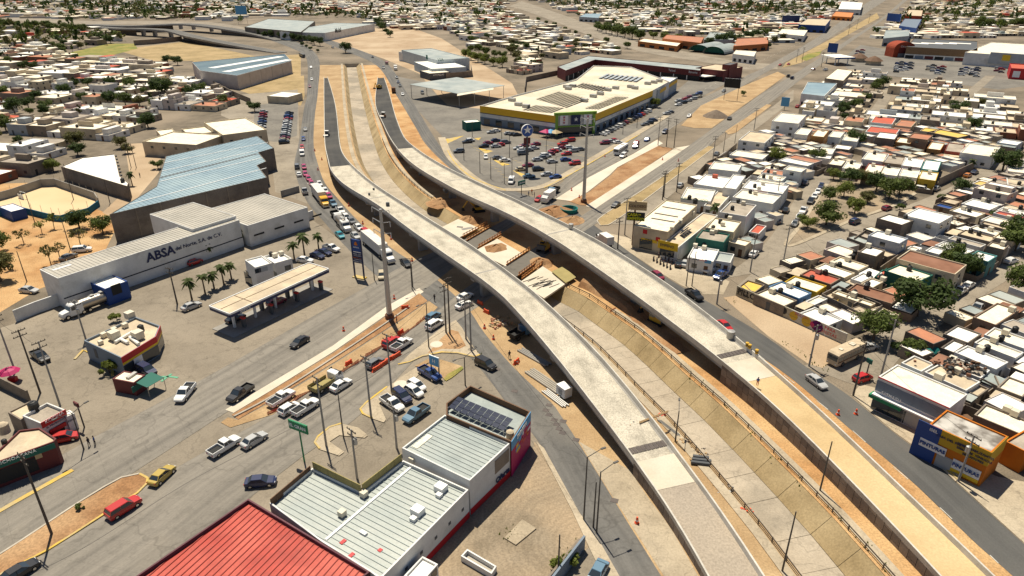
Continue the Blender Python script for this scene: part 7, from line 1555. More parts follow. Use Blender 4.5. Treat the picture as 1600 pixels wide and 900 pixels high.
for d in far:
 q = corners(d); h = d['h']; wv = fmi[d['wall']]; rv = fmi[d['roof']]; o = len(mb.v)
 mb.v += [(p.x, p.y, 0) for p in q] + [(p.x, p.y, h) for p in q]
 for f_ in ((0, 1, 5, 4), (1, 2, 6, 5), (2, 3, 7, 6), (3, 0, 4, 7)): mb.f.append(tuple(i + o for i in f_)); mb.m.append(wv)
 mb.f.append((o + 4, o + 5, o + 6, o + 7)); mb.m.append(rv)
 if d['c'].y < 900:
  e_ = (q[1] - q[0]).normalized(); nr = Vector((e_.y, -e_.x, 0)) * .03; m_ = q[0] + nr
  for u0 in (.15, .6): mb.add([m_ + (q[1] - q[0]) * u0 + Vector((0, 0, .2 if u0 > .5 else 1)), m_ + (q[1] - q[0]) * (u0 + .18) + Vector((0, 0, .2 if u0 > .5 else 1)), m_ + (q[1] - q[0]) * (u0 + .18) + Vector((0, 0, 2.2)), m_ + (q[1] - q[0]) * u0 + Vector((0, 0, 2.2))], [(0, 1, 2, 3)], fmi['dark'])
 if d['t'] < .4 and d['c'].y < 650: mb.box((d['c'].x + d['w'] * (d['s'] - .5) * .5, d['c'].y, h), (1.0, 1.0, 1.2), 0, fmi['tank_black'])
 if d['t'] > .6: mb.box((d['c'].x, d['c'].y, h), (d['w'] * .5, d['d'] * .4, 2.2), d['a'], wv if d['s'] < .5 else rv)
tag(mb.build('far_houses', fm_names), 'mass of far flat-roofed houses stretching to the skyline', 'houses', kind='stuff')
print('HOUSES near', len(near), 'far', len(far), 'green lots', len(ALLT))
# ================================================================ traffic and parked cars
AV = (10, -6.2); AVL = (-10, 6.2)
K = dict(s='sedan', h='hatchback', u='suv', p='pickup', v='van')
CARS = """
u 432 472 10 -4.5 maroon|dark red car filling up under the petrol canopy
s 368 497 10 -4.5 black|black car under the near end of the petrol canopy
u 193 793 10 -6.2 red|red estate car passing the reddish median
s 253 742 10 -9 gold|golden-yellow sedan with black sunroof rounding the median tip
p 351 697 10 -6.2 white|white pickup with empty dark bed on the avenue, behind a silver sedan
s 397 687 10 -6.2 silver|silver sedan ahead of the empty-bed white pickup
s 407 752 10 -1 navy|dark blue sedan parked by the store's wire-topped wall
p 440 622 10 -6.2 white|white pickup beside the red netting, last of the jam
h 452 638 10 -6.2 white|white hatchback behind a white pickup in the jam
p 478 636 10 -6.2 white|white pickup right ahead of the white hatchback
s 533 601 10 -6.2 white|white sedan beside the flatbed lorry
h 586 567 10 -6.2 grey|dark grey hatchback alone in the avenue lane
u 613 535 10 -6.2 red|bright red car beside the red netting
p 628 538 10 -6.2 white|white pickup alongside the bright red car
h 677 494 10 -6.2 steelblue|dark teal hatchback first at the junction
u 679 507 10 -6.2 white|white estate first at the junction, beside the teal hatchback
s 727 463 10 -4.5 white|white sedan at the junction edge nearest the viaduct shade
s 725 476 10 -4.5 white|white sedan just below another white sedan at the viaduct shade
u 759 569 10 5 black|black car turning in from the frontage road near the blue sign
p 672 584 10 6 blue|blue and white patrol pickup parked under the blue sign
h 651 602 10 6 white|white hatchback parked farthest up the short row
h 647 611 10 6 white|white hatchback parked second in the short row
u 628 619 10 8 navy|navy car parked between white hatchback and white pickup
p 613 631 10 7 white|white pickup parked last in the short row
p 650 647 -10 7 steelblue|dark steel-blue pickup parked alone by the store
s 468 534 -10 6.2 black|black sedan alone on the petrol station side of the avenue
p 289 614 -8 10 white|white pickup turning in front of the convenience store
p 375 615 -10 7 black|black pickup with a loaded rack at the median's end
p 63 557 9 6.5 black|black pickup with cream stripes on the side street
u 229 578 10 5 navy|dark car parked beside the convenience store's poster
s 299 478 10 -4 silver|silver sedan parked by the palm row
h 304 409 10 -3.4 red|red car parked against the lettered warehouse wall
s 30 893 10 -6.2 black|black car cut by the bottom left corner
s 933 896 -5 9 steelblue|dark car on the concrete apron at the bottom edge
h 101 683 10 -2 red|red car parked in front of the red-fascia shop
s 45 453 10 1 silver|silver car on the dirt beside the boundary wall
u 128 390 10 -1 white|white four-wheel-drive parked beside the earth park
s 107 401 10 -4 grey|grey car parked behind the lettered warehouse
s 40 266 10 -1.5 maroon|dark red car parked by the houses behind the court
s 50 262 10 -1.5 silver|silver car parked next to the dark red one behind the court
s 496 399 10 3 navy|dark blue sedan parked nearest the petrol shop palms
s 507 394 10 3 navy|dark blue sedan between another blue sedan and a white pickup
p 518 388 10 3 white|white pickup parked at the petrol station palms
s 476 406 10 1 white|white sedan half hidden behind the petrol canopy
s 531 367 9 8 teal|turquoise sedan leaving the traffic queue
s 555 368 9 8 silver|silver sedan in the queue beside the turquoise sedan
u 572 364 10 8 red|bright red car in the frontage road queue
s 560 355 10 8 white|white sedan just behind the bright red queue car
h 549 345 10 9 grey|grey-blue hatchback in the queue beside the white tanker
h 541 339 10 9 white|white hatchback in the queue behind the grey-blue one
p 532 329 9 10 white|white pickup in the queue beside the lorry with black bed
p 520 318 9 10 steelblue|dark pickup beside the yellow-cab lorry
h 514 306 8 10 magenta|crimson hatchback beside the yellow-cab trailer
h 508 298 7 10 white|white hatchback ahead of the crimson one in the queue
s 499 287 6 10 white|white car alone in the right lane beside the magenta taxis
h 487 287 6 10 magenta|magenta taxi just behind the yellow-cab lorry
h 482 279 6 10 magenta|magenta taxi in the middle of three
h 477 272 5 10 magenta|magenta taxi last of three
s 467 272 -3 -10 white|white car driving away beside the magenta taxis
p 476 299 -4 -10 silver|silver pickup leaving beside the long trailer
u 464 260 -1 -10 grey|grey car driving away by the warehouse yard
h 475 261 3 10 magenta|magenta car a little behind the three taxis
v 472 240 1 10 white|white van on the frontage road near the warehouse yard
h 472 230 1 10 red|red car behind the white van
h 474 217 0 10 blue|bright blue car on the frontage road beside the packed lot
s 477 202 1 10 grey|dark car following the bright blue one
h 484 135 2 10 maroon|dark red car far up the frontage road
h 487 124 2 10 white|white car far up the frontage road
s 486 105 1 10 white|white car nearest the dark bus
h 596 430 0 10 beige|cream car beside the fuel price sign
s 634 411 10 9 black|black sedan ahead of the white lorry
s 520 74 10 3 grey|grey car on the far bend
s 582 89 8 5 black|black car coming down the far bend
u 599 106 4 10 grey|dark car entering the new asphalt
s 620 121 3 10 grey|dark sedan first of three in the far queue
s 622 128 3 10 navy|dark sedan second of three in the far queue
s 625 134 3 10 black|dark sedan third of three in the far queue
s 629 147 4 10 white|white car alone below the far queue
u 660 145 4 6 black|black car parked beside the open shed
p 1085 461 10 7 black|black pickup with a loaded bed beside the viaduct
s 1132 509 10 8 red|bright red car beside the sand ramp's upper end
s 1276 596 10 7.5 silver|silver-grey sedan on the dark frontage road
h 1348 590 10 -3 red|red car parked at the street corner
s 1356 542 10 -2 silver|pale car tucked behind the camper under a tree
p 1500 455 10 -6 white|white pickup parked by the brown-roof hall
s 1514 445 10 -6 white|white car in front of the parked white pickup
p 1471 470 10 -6 white|white pickup half under the big tree
p 1528 481 -10 7 silver|silver pickup at the brown-ended corner house
s 1580 407 10 -3 white|white sedan on the street under the right-edge trees
u 1336 346 10 -4 navy|navy car driving below the park
h 1386 325 10 -3 maroon|dark red car parked at the park corner
u 1441 296 10 2 white|white off-roader parked at the terrace corner
s 1463 294 10 -5 silver|silver sedan parked beside the white off-roader
h 1486 308 10 -5 red|red car under the round tree
h 1512 274 10 -4 orange|orange-red car by the grey street wall
s 1523 269 10 -5 navy|navy car ahead of the orange-red one
s 1259 285 6 -8 grey|dark car parked across from the park
s 1283 290 -4 8 navy|navy car parked first along the park kerb
s 1278 299 -4 8 white|white car parked second along the park kerb
s 1273 306 -4 8 white|white car parked third along the park kerb
p 1267 314 -5 8 black|black pickup parked fourth along the park kerb
p 1255 329 -5 8 white|white pickup parked fifth along the park kerb
s 1249 338 -5 8 silver|silver sedan parked sixth along the park kerb
s 1242 349 -5 8 grey|grey sedan parked last along the park kerb
s 1228 328 5 -8 black|dark car driving up the park street
s 1217 344 5 -8 grey|grey car parked by the lamp post on the park street
s 1241 412 10 -7 silver|silver car at the brown yard wall
s 1178 396 8 -8 white|white sedan parked by the corner carport
p 1126 430 -9 6 blue|blue pickup turning out of the side street
p 1110 420 -10 5 white|white pickup parked at the advert-painted house
s 1096 417 -10 6 grey|dark car between motorcycles and the white pickup
s 1062 411 6 -8 black|black car parked at the pawn shop annex
s 1071 411 6 -8 silver|silver car parked beside the black one at the annex
h 1028 431 10 7 maroon|maroon car seen over the viaduct parapet
s 962 320 -10 6.5 black|black sedan alone on the pawn-shop-side carriageway
u 974 243 -10 6 white|white car beside the white bus
s 993 229 -10 6 navy|navy car behind the white bus
h 994 224 -10 6 red|red car beside the navy car behind the bus
h 842 311 -10 6 red|red car ahead of the white box lorry
s 1011 218 -10 6 blue|blue car opposite the kerb end
u 1039 206 -10 6 navy|navy car farther up the supermarket carriageway
s 1077 181 -10 6 white|white car beside the gravel heap
s 1140 185 10 -7 black|black car on the far carriageway past the gravel heap
s 1131 142 -10 5 grey|dark car near the billboard
s 1089 288 8 -8 grey|grey car parked nearest the cream shop on the service road
s 1063 289 8 -8 silver|silver car beside the grey one on the service road
s 1120 240 8 -8 grey|grey car by the forecourt wall on the service road
s 1285 157 10 -6 maroon|maroon car in the fenced yard by the avenue
s 1246 166 9 -6 red|red car parked by the blue shop sign
s 1219 101 -10 4 red|red car waiting at the far crossing
s 1232 100 -10 4 red|second red car at the far crossing
p 1232 119 10 -6 black|dark pickup at the far crossing
p 1238 122 10 -6 navy|navy pickup beside the dark one at the far crossing
s 1271 108 10 -2 maroon|maroon car on the far cross street
p 1290 109 10 -2 white|white pickup on the far cross street
s 1505 161 -2 8 white|white car on the far right street
s 1573 248 10 -4 white|white car by the white-walled corner house
s 1565 165 10 -3 grey|grey pair-parked car near the far vacant lot
"""
for ln_ in CARS.strip().split('\n'):
 a_, lb = ln_.split('|'); v = a_.split(); car(K[v[0]], float(v[1]), float(v[2]), (float(v[3]), float(v[4])), v[5], lb, 'cars and pickups on the streets')
LOT = """s 768 206 silver,h 776 204 white,s 795 208 silver,s 802 209 grey,s 808 210 black,s 730 221 black,h 735 219 white,s 763 223 maroon,s 775 219 navy,s 781 226 red,s 775 228 silver,u 790 222 grey,s 756 228 black,u 717 236 grey,s 778 246 grey,s 789 250 white,s 810 231 silver,s 816 234 white,u 817 239 grey,s 826 234 grey,s 835 231 silver,s 837 225 maroon,s 819 227 maroon,s 840 249 silver,s 847 246 grey,u 853 243 white,s 859 240 maroon,s 865 236 red,h 871 234 white,s 876 231 maroon,u 879 225 red,u 891 219 red,s 885 240 red,s 884 249 blue,s 863 252 silver,u 898 255 red,s 825 258 maroon,s 814 264 beige,u 841 264 black,s 827 275 steelblue,s 854 272 silver,s 868 276 blue,u 896 235 silver,s 905 233 grey,h 890 230 white,u 945 223 maroon,s 952 221 silver,s 958 219 red,s 966 222 white,s 1008 194 grey,u 1014 192 black,u 1021 188 navy,s 1042 177 silver,s 1047 175 grey"""
seen = {}
def lotcar(kd, px, py, d, col, place, order):
 k = (kd, col, place); seen[k] = seen.get(k, 0) + 1
 nm = {'s': 'sedan', 'h': 'hatchback', 'u': 'estate car', 'p': 'pickup', 'v': 'van'}[kd]
 return car(K[kd], px, py, d, col, '%s %s, %s such %s' % (col, nm, ORD[seen[k] - 1], place), 'cars parked ' + order)
for it_ in sorted(LOT.split(','), key=lambda s: float(s.split()[1])):
 v = it_.split(); lotcar(v[0], float(v[1]), float(v[2]), R01.choice([(10, -.8), (-10, .8)]), v[3], 'from the left in the supermarket parking lot', 'in the supermarket lot')
car('van', 799, 283, (-4, 8), 'white', 'white van at the parking lot corner behind the green road sign'); car('hatchback', 759, 245, (1, 10), 'white', 'white hatchback driving between yellow islands in the supermarket lot')
pal = ['white', 'silver', 'grey', 'black', 'red', 'white', 'silver', 'maroon', 'navy', 'silver', 'grey', 'white', 'beige', 'blue']
for k in range(15): lotcar('shu'[k % 3], 942 + 71 * k / 14, 209 - 36 * k / 14, (-9, -2.5), pal[(k * 5) % 14], 'in the row along the supermarket side wall', 'along the supermarket wall')
for k in range(10): lotcar('su'[k % 2], 1060 + (k % 5) * 8, 163 - (k % 5) * 3 - (k // 5) * 5, (-10, 1), pal[(k * 3) % 14], 'in the block near the strip mall', 'near the strip mall')
for k in range(12): lotcar('sh'[k % 2], 412 - 6 * k / 11, 174 + 44 * k / 11, (10, -1), pal[(k * 3 + 1) % 14], 'in the left column of the packed walled lot', 'in the packed walled lot')
for k in range(15): lotcar('shu'[k % 3], 452 - 8 * k / 14, 176 + 46 * k / 14, (10, -1), pal[(k * 5 + 3) % 14], 'in the right column of the packed walled lot', 'in the packed walled lot')
for (cx, cy, n_, ds) in ((1410, 97, 8, 'in the left cluster of the mall lot'), (1424, 98, 6, 'in the second cluster of the mall lot'), (1459, 102, 5, 'in the third cluster of the mall lot'), (1474, 104, 6, 'in the fourth cluster of the mall lot'), (1511, 106, 6, 'in the fifth cluster of the mall lot'), (1528, 106, 7, 'in the sixth cluster of the mall lot'), (1348, 78, 5, 'by the blue-roofed filling station'), (1566, 104, 5, 'beside the red mall pavilion')):
 for k in range(n_): lotcar('shu'[k % 3], cx - (k % 2) * 7 - k * .4, cy + k * 2.1, (10, .6), pal[(k * 3 + cx) % 14], ds, 'before the mall')
trailer_truck(502, 309, (8, 10), 'yellow', 'lorry with long white trailer and orange-yellow cab in the queue', 10.0)
trailer_truck(594, 390, (10, 8.2), 'white', 'white lorry with long white trailer near the fuel price sign', 11.5)
trailer_truck(146, 472, (-10, 3.6), 'white', 'tanker lorry with shiny grey tank and white cab by the boundary wall', 10.5, tank=True)
trailer_truck(537, 350, (10, 9.5), 'white', 'white tanker lorry squeezed in the frontage road queue', 4.5, tank=True)
box_truck(525, 336, (9, 10), 'white', 'dark', 'small lorry with black open bed and white cab in the queue', 3.8, bed=True)
box_truck(508, 598, AV, 'white', 'panel_olive', 'white flatbed lorry with an olive load in the avenue jam', 4.4, bed=True)
box_truck(857, 309, (-10, 6.5), 'white', 'trailer_white', 'white box lorry waiting by the dug-up corner'); box_truck(866, 297, (-10, 6.5), 'steelblue', 'dark', 'blue flatbed lorry behind the white box lorry', 3.2, bed=True)
box_truck(945, 377, (-10, -6.5), 'white', 'trailer_white', 'white box van passing just behind the viaduct parapet', 4.2)
box_truck(618, 107, (3, 10), 'white', 'trailer_white', 'white box lorry at the head of the far queue', 4.5); box_truck(615, 142, (-2, -10), 'maroon', 'brown', 'red lorry parked on the far verge', 4.5); box_truck(604, 98, (6, 8), 'maroon', 'dark', 'dark red lorry on the far bend', 4, bed=True)
bus(970, 234, (-10, 6.2), 'white city bus on the supermarket-side carriageway', stripe='darkgrey', ln=11)
bus(472, 87, (10, 4), 'dark grey bus far up the frontage road', 'darkgrey', ln=11)
bus(1322, 554, (-10, 4.6), 'beige camper motorhome parked on the side street', paint((.55, .44, .30)), ln=9.0, name='camper', cat='camper', h=2.6, stripe='brown')
MOTO = MB(); MOTO.box((0, 0, .45), (1.1, .28, .45), top=.7); MOTO.tube((.62, 0, .33), (.5, 0, 1.0), .06); MOTO.box((.48, 0, 1.0), (.08, .7, .06)); MW = shared('wheel', MB().tube((0, -.07, 0), (0, .07, 0), .32, .32, 12), 'tyre'); MB_ = shared('frame', MOTO, 'darkred')
for k in range(12):
 q = P(1021 + (k % 6) * 5.2 + (k // 6) * 8, 407 + (k % 6) * 2.6 - (k // 6) * 5.5); t = thing('motorcycle', 'parked motorcycle, %s in the %s row outside the pawn shop' % (ORD[k % 6], 'front' if k < 6 else 'back'), 'motorcycle', (q.x, q.y, .05), R(70), 'motorcycles outside the pawn shop')
 link('frame', MB_, t); link('wheel', MW, t, (.62, 0, .32)); link('wheel', MW, t, (-.6, 0, .32)); MB().box((-.15, 0, .86), (.7, .3, .14)).build('saddle', 'dark', t)
# ================================================================ trees placed by hand
TR = """
t 1290 352 8.5 mid big spreading tree at the lower park corner
t 1260 358 5.5 light small bright tree at the park's tip
t 1296 314 5.5 mid round tree by the park kerb
t 1335 334 6 light bright tree beside the navy car
t 1388 312 8.5 mid broad dark tree at the park's right side
t 1405 305 7.5 mid tree at the park's right corner
t 1368 300 8 dark dark tree in the park's right half
t 1325 290 8 dark dark tree at the park's upper left
t 1345 288 6.5 olive loose olive tree in the middle of the park
t 1302 281 5 light pale small tree by the park street
t 1318 308 6 light pale open tree in the park's centre
t 1355 318 5 olive thin olive tree by the park path
b 1405 328 3.5 mid hedge bush at the park corner house
t 1432 494 11.5 dark very large dark tree shading the side street
t 1364 532 8 mid leafy tree beside the camper
b 1420 556 6 mid spiky round bush tree on the corner
b 1404 553 4 dark low dark bush beside the spiky round bush
t 1506 432 8 dark dark tree in front of the rust-brown hall
t 1486 412 6.5 mid tree beside the white box house's yard
t 1585 392 9.5 mid tall leafy tree at the right edge by the white sedan
t 1597 372 8 dark second leafy tree at the right edge
t 1594 458 8 mid tree at the right edge by the street
t 1500 303 6.2 dark clipped round dark tree over the red car
t 1566 268 10.5 dark wide dark tree by the far street corner
t 1212 254 7 light clipped bright-green round tree among houses
t 1276 252 6.5 mid bushy tree beside the salmon roof
t 1334 228 8 dark round dark tree below the upper terrace
t 1318 176 7 dark dark tree at the tree-lined street's left side
t 1335 172 7 mid tree on the tree-lined street
t 1352 160 6.5 mid second tree on the tree-lined street
t 1380 136 8 dark dark tree at the top of the shady street
t 1495 178 9 dark large tree by the far right street
t 1530 168 6 olive olive tree by the vacant lot
t 1518 205 7.5 dark dark tree beside the golden-yellow roof
b 1551 345 5 dark dark bush among white roofs
b 1470 314 4 mid bush beside the tan patio roof
p 1115 345 3.6 palm tall palm among the houses behind the pawn shop
p 1516 266 3.2 palm small palm by the grey street wall
p 321 460 3.4 palm palm nearest the silver sedan, in the petrol station row
p 335 452 3.4 palm second palm in the petrol station row
p 350 445 3.4 palm third palm in the petrol station row
p 362 437 3.4 palm fourth palm in the petrol station row
p 300 468 3.4 palm first palm at the petrol station row's left end
p 327 402 3.0 palm palm against the lettered wall, left one
p 350 392 3.0 palm palm against the lettered wall, right one
p 377 381 3.2 palm taller palm at the middle bay's corner
b 393 379 2.6 mid low shrub beneath the wall, left one
b 404 374 2.6 mid low shrub beneath the wall, middle one
b 417 369 2.4 mid low shrub beneath the wall, right one
p 460 405 3.6 palm bushy palm beside the petrol shop
p 476 399 4.0 palm tallest palm at the petrol station
p 498 389 3.4 palm palm beside the white pickup at the petrol station
p 474 352 3.6 palm palm at the frontage road wall end
t 162 366 6.5 mid tall leafy tree at the court's corner
t 125 358 7 dark wide dark tree beside the blue court wall
s 85 358 4.5 light pale young tree beside the court
s 66 366 4 light thin young tree in the earth park
s 38 382 4.5 olive thin tree in the earth park's left
s 80 414 5 olive pair tree beside the white four-wheel-drive
s 94 406 4.5 olive second pair tree beside the white four-wheel-drive
s 126 384 5 olive thin tree by the park path
s 20 420 4 olive small thin tree at the left edge
t 2 440 8 olive olive tree cut by the left edge
t -2 395 7 mid tree at the left edge above the olive one
t 84 268 5.5 light bright round tree beside the block building
t 122 243 6.5 dark dark cypress-like tree behind the block building
t 200 240 5 olive thin tree by the dirt track
t 247 264 4.5 mid round tree at the blue warehouse corner
p 207 290 3.2 palm small palm by the block building's end
b 183 502 3.4 light palm shrub behind the convenience store
b 172 583 4.5 light leafy bush at the convenience store's yellow kerb
b 125 797 1.6 mid small shrub on the reddish median
b 893 880 3.0 light weedy shrub at the grey boundary wall
b 868 890 2.6 light weedy bush at the bottom edge of the yard
t 540 83 11 dark big dark tree alone on the far median
t 1023 168 6 light bright tree by the supermarket's side
t 1161 150 3.5 mid small tree on the far dirt median
t 255 150 13 dark huge dark tree among the left houses
t 232 200 8.5 dark dark tree near the cream halls
t 300 148 8 dark dark tree by the tan boundary wall
t 315 145 7 mid tree left of the tan boundary wall's end
t 262 100 8 dark dark tree at the field edge
t 278 102 8 dark second dark tree at the field edge
t 295 150 7 dark third tree by the tan boundary wall
t 350 165 7 mid leafy tree near the packed lot
t 398 175 7 dark dark tree at the packed lot's corner
t 205 138 8 mid round tree in the left neighbourhood
t 120 230 8 olive olive tree by the left houses
t 190 232 6 olive thin tree above the dirt track
t 100 148 8 dark dark round tree in the left neighbourhood
"""
TK = dict(t='tree', b='bush', p='palm', s='sparse', l='tall')
for ln_ in TR.strip().split('\n'):
 v = ln_.split(' ', 5); tree(float(v[1]), float(v[2]), float(v[3]) * (1.12 if v[0] == 't' else 1.05), v[5], TK[v[0]], 'leaf_' + v[4], .92 if v[0] == 't' else 1.0, {'p': 'palm trees', 'b': 'shrubs'}.get(v[0], 'trees'))
def rowtrees(pts, n_, dia, lab, kind='tree', lm='leaf_dark', hs=1.0):
 q = resample([P(a, b) for a, b in pts], n_)
 for k, p in enumerate(q): tree(0, 0, dia * R01.uniform(.8, 1.15), '%s tree %s' % (ORD[k], lab), kind, lm, hs, 'tree rows', world=p + Vector((R01.uniform(-1, 1), R01.uniform(-2, 2), 0)))
rowtrees([(408, 58), (440, 62), (475, 66), (500, 72)], 11, 9, 'from the left in the row below the long warehouse', hs=1.1)
rowtrees([(-10, 42), (60, 46), (130, 52)], 12, 12, 'from the left below the far highway', lm='leaf_mid'); rowtrees([(472, 72), (496, 82)], 4, 4.5, 'from the left on the far bend verge')
rowtrees([(728, 92), (750, 98), (785, 106)], 6, 9, 'from the left in the grove behind the open shed', lm='leaf_light'); rowtrees([(735, 82), (785, 92)], 5, 9, 'from the left in the back row behind the open shed', lm='leaf_mid')
rowtrees([(842, 34), (880, 48), (930, 64), (980, 76)], 8, 7, 'from the left along the pale far avenue', lm='leaf_mid'); rowtrees([(935, 48), (960, 56), (1000, 64)], 8, 14, 'from the left in the green belt beside the orange school', lm='leaf_mid')
rowtrees([(1000, 60), (1060, 66)], 4, 11, 'from the left beside the orange school roofs', lm='leaf_light'); rowtrees([(1110, 74), (1180, 62)], 6, 13, 'from the left behind the arched halls', lm='leaf_dark')
rowtrees([(1530, 44), (1600, 44)], 6, 15, 'from the left in the park beyond the mall', lm='leaf_mid'); rowtrees([(590, 40), (610, 58)], 5, 10, 'from the far end beside the dirt street', lm='leaf_dark')
ALLT.sort(key=lambda t: t[0].length); budget = max(0, 285 - NT); cnt = 0
far_t = []
for i, (c, k) in enumerate(ALLT):
 if i < budget:
  px, py = pix(c); side_ = 'left of the blue warehouse' if px < 480 else ('beyond the park' if px > 1150 else 'behind the open shed')
  seen[side_] = seen.get(side_, 0) + 1; kd = 'tree' if k < .8 else 'tall'
  tree(0, 0, (4.5 + 5.5 * ((k * 7) % 1)) * (1 if k < .8 else .5), 'yard tree among houses %s, %s nearest' % (side_, ORD[seen[side_] - 1]), kd, ['leaf_dark', 'leaf_mid', 'leaf_dark', 'leaf_olive', 'leaf_mid'][int(k * 97) % 5], 1.0 if kd == 'tree' else 1.15, 'yard trees among the houses', world=c)
 else: far_t.append((c, k))
mb = MB(); rt = random.Random(5); proto = [leafcloud(500 + i, 70, 6, 1.0, 1.3, .3, .30)[0] for i in range(4)]
for c, k in far_t:
 pm = proto[int(k * 50) % 4]; s = 2.4 + 3.6 * ((k * 13) % 1); mi = int(k * 31) % 3; o = len(mb.v); hs = s * (1.0 if k < .85 else 2.0); n_ = 70 if c.y < 700 else 40
 mb.v += [(c.x + x * s, c.y + y * s, z * hs) for x, y, z in pm.v[:n_ * 4]]; mb.f += [tuple(i + o for i in f_) for f_ in pm.f[:n_]]; mb.m += [mi] * n_
tag(mb.build('far_treeline', ['leaf_dark', 'leaf_mid', 'leaf_olive']), 'scattered trees between the far houses', 'trees', kind='stuff')
print('TREES', NT, 'far', len(far_t))
# ================================================================ poles and signs
PO = """
mast 609 497 25 10 -6|tall steel power mast with six arms on the construction median
mast 912 316 27 10 -6|tall steel power mast on the red earth median
utility 81 835 13.5 10 -6|power pole with three crossarms on the reddish median
utility 94 634 13 10 6|power pole by the red-fascia shop
utility 63 614 13 10 6|power pole beside the side street, middle of three
utility 24 581 12 10 6|power pole beside the side street near the pink parasol
transformer 134 530 9 10 6|power pole with drums at the convenience store's corner
lamp2 131 702 7 10 -6|short lamp post by the dark red sign
utility 277 475 9 10 -6|lamp pole by the silver sedan
utility 510 697 13 10 -6|power pole with crossarms on the island by the green sign
bare 537 684 9 10 -6|slim lamp post on the island by the green sign
utility 580 652 12 10 -6|power pole on the yellow-tipped island
utility 612 613 12 10 -6|power pole with yellow base near the parked cars
transformer 558 747 9 10 -6|pole with transformer beside the notch of the store roof
transformer 620 700 8 10 -6|pole with transformer behind the raised parapet
lamp2 727 602 6 10 -6|small twin lamp post at the store's far corner
lamp 670 543 10 -6 4|slim lamp post on the island by the manhole
utility 697 520 11 10 6|dark pole on the triangular island
utility 703 522 13 10 6|taller pole paired with the dark pole
utility 728 530 10 10 6|short pole at the island's right
utility 736 548 11 10 6|leaning power pole at the island tip
lamp 644 452 8 -10 3|twin arm lamp post at the junction verge
lamp 645 448 6 10 -3|low lamp by the junction verge
bare 585 437 7 10 0|slim mast beside the fuel price sign
lamp 912 812 11 10 -4|power pole by the gravelly yard gate
lamp 932 832 10.5 10 -5|long-arm street lamp leaning over the frontage road
bare 927 824 8 10 0|dark bare pole beside the long-arm lamp
bare 872 900 7 10 0|weathered pole at the grey boundary wall
lamp 1055 690 6 0 -10|slim lamp on the gravel ramp's debris verge
bare 1222 893 10 0 -10|slim lamp post on the channel's left bank
bare 1281 767 9 0 -10|slim lamp post on the channel's right bank
transformer 1497 752 8.5 -10 4|pole with grey transformer boxes before the blue and orange shop
utility 1333 618 11 -10 4|power pole with yellow base at the street corner
utility 1376 588 12 -10 4|tall power pole by the green-awning shop
transformer 1264 572 9 10 6|pole with meter boxes on the weedy verge
utility 1222 420 12 10 6|power pole on the park street corner
utility 1212 320 9 10 6|lamp post by the grey parked car
utility 1172 425 10 10 6|tall pole by the corner carport
transformer 1120 475 8 10 6|pole with box at the verge start
bare 1072 447 8 10 6|road sign pole by the black pickup
bare 1081 447 9 10 6|second slim pole by the black pickup
utility 965 389 9 10 6|slim pole at the viaduct beside the pawn shop
utility 976 367 11 10 6|power pole left of the pole sign
utility 1035 312 9 10 6|power pole paired by the service road, first
utility 1037 308 9 10 6|power pole paired by the service road, second
utility 1057 300 10 10 6|power pole by the cream shop
utility 1114 248 9 10 6|pole on the grassy median's end
lamp 1130 238 8 -10 3|curved lamp by the service road
bare 1148 224 8 10 6|pole beside the rust-striped shop
utility 1178 203 10 10 6|power pole by the tall white building
lamp 820 288 8 10 0|lot lamp beside the green road sign
lamp 800 285 9 10 0|lot lamp left of the green road sign
lamp 788 287 7 10 0|lot lamp by the kerb
lamp 767 280 8 10 0|lot lamp further left by the kerb
lamp 750 270 8 10 0|lot lamp by the curved kerb
lamp 725 250 7 10 0|lot lamp near the yellow island
lamp 796 246 10 10 0|tall lot lamp with yellow base
lamp 853 254 9 10 0|lot lamp by the diagonal car row
lamp 868 274 7 10 0|lot lamp by the blue car
lamp 738 214 7 10 0|lot lamp by the guard booth
lamp 784 222 9 10 0|lot lamp near the star totem
utility 1028 227 12 10 -6|power pole first of three at the median head
utility 1041 229 12 10 -6|power pole second of three at the median head
utility 1053 231 12 10 -6|power pole third of three at the median head
bare 973 210 8 10 0|pole by the supermarket side road
bare 995 200 8 10 0|pole further along the supermarket side road
utility 1244 98 10 10 -6|pole on the far lawn median, left
utility 1253 97 11 10 -6|pole on the far lawn median, right
utility 1283 105 11 10 -6|pole by the far cross street
utility 1325 55 11 10 -6|pole on the far median, first
utility 1338 46 11 10 -6|pole on the far median, second
utility 1357 36 11 10 -6|pole on the far median, third
bare 115 312 12 10 -6|court floodlight pole behind the court
bare 55 350 9 10 -6|court floodlight pole in front of the court
bare 110 390 8 10 -6|park lamp post by the path
bare 42 440 8 10 -6|park lamp post at the left
bare 205 262 9 10 -6|pole by the dirt track, left
bare 213 262 9 10 -6|pole by the dirt track, right
bare 172 318 8 10 -6|pole with yard light by the block building
"""
for ln_ in PO.strip().split('\n'):
 a_, lb = ln_.split('|'); v = a_.split(); pole(float(v[1]), float(v[2]), float(v[3]), lb, v[0], (float(v[4]), float(v[5])), m='pole_wood' if v[0] == 'utility' and float(v[1]) % 2 else None, group={'mast': 'power masts', 'lamp': 'lamp posts', 'lamp2': 'lamp posts'}.get(v[0], 'utility poles'), r=.13 if v[0] in ('bare', 'lamp', 'lamp2') else .19, z=.05)
def cable(a, b, label, sag=.8, n_=8):
 q = [a.lerp(b, k / n_) - Vector((0, 0, sag * 4 * (k / n_) * (1 - k / n_))) for k in range(n_ + 1)]; mb = MB(); o = q[0].copy()
 for p, r_ in zip(q, q[1:]): mb.tube(p - o, r_ - o, .022, .022, 4, caps=False)
 tag(mb.build('cable', 'dark', None, loc=o), label, 'cable', 'overhead cables')
def ptop(px, py, h): p = P(px, py); return Vector((p.x, p.y, h))
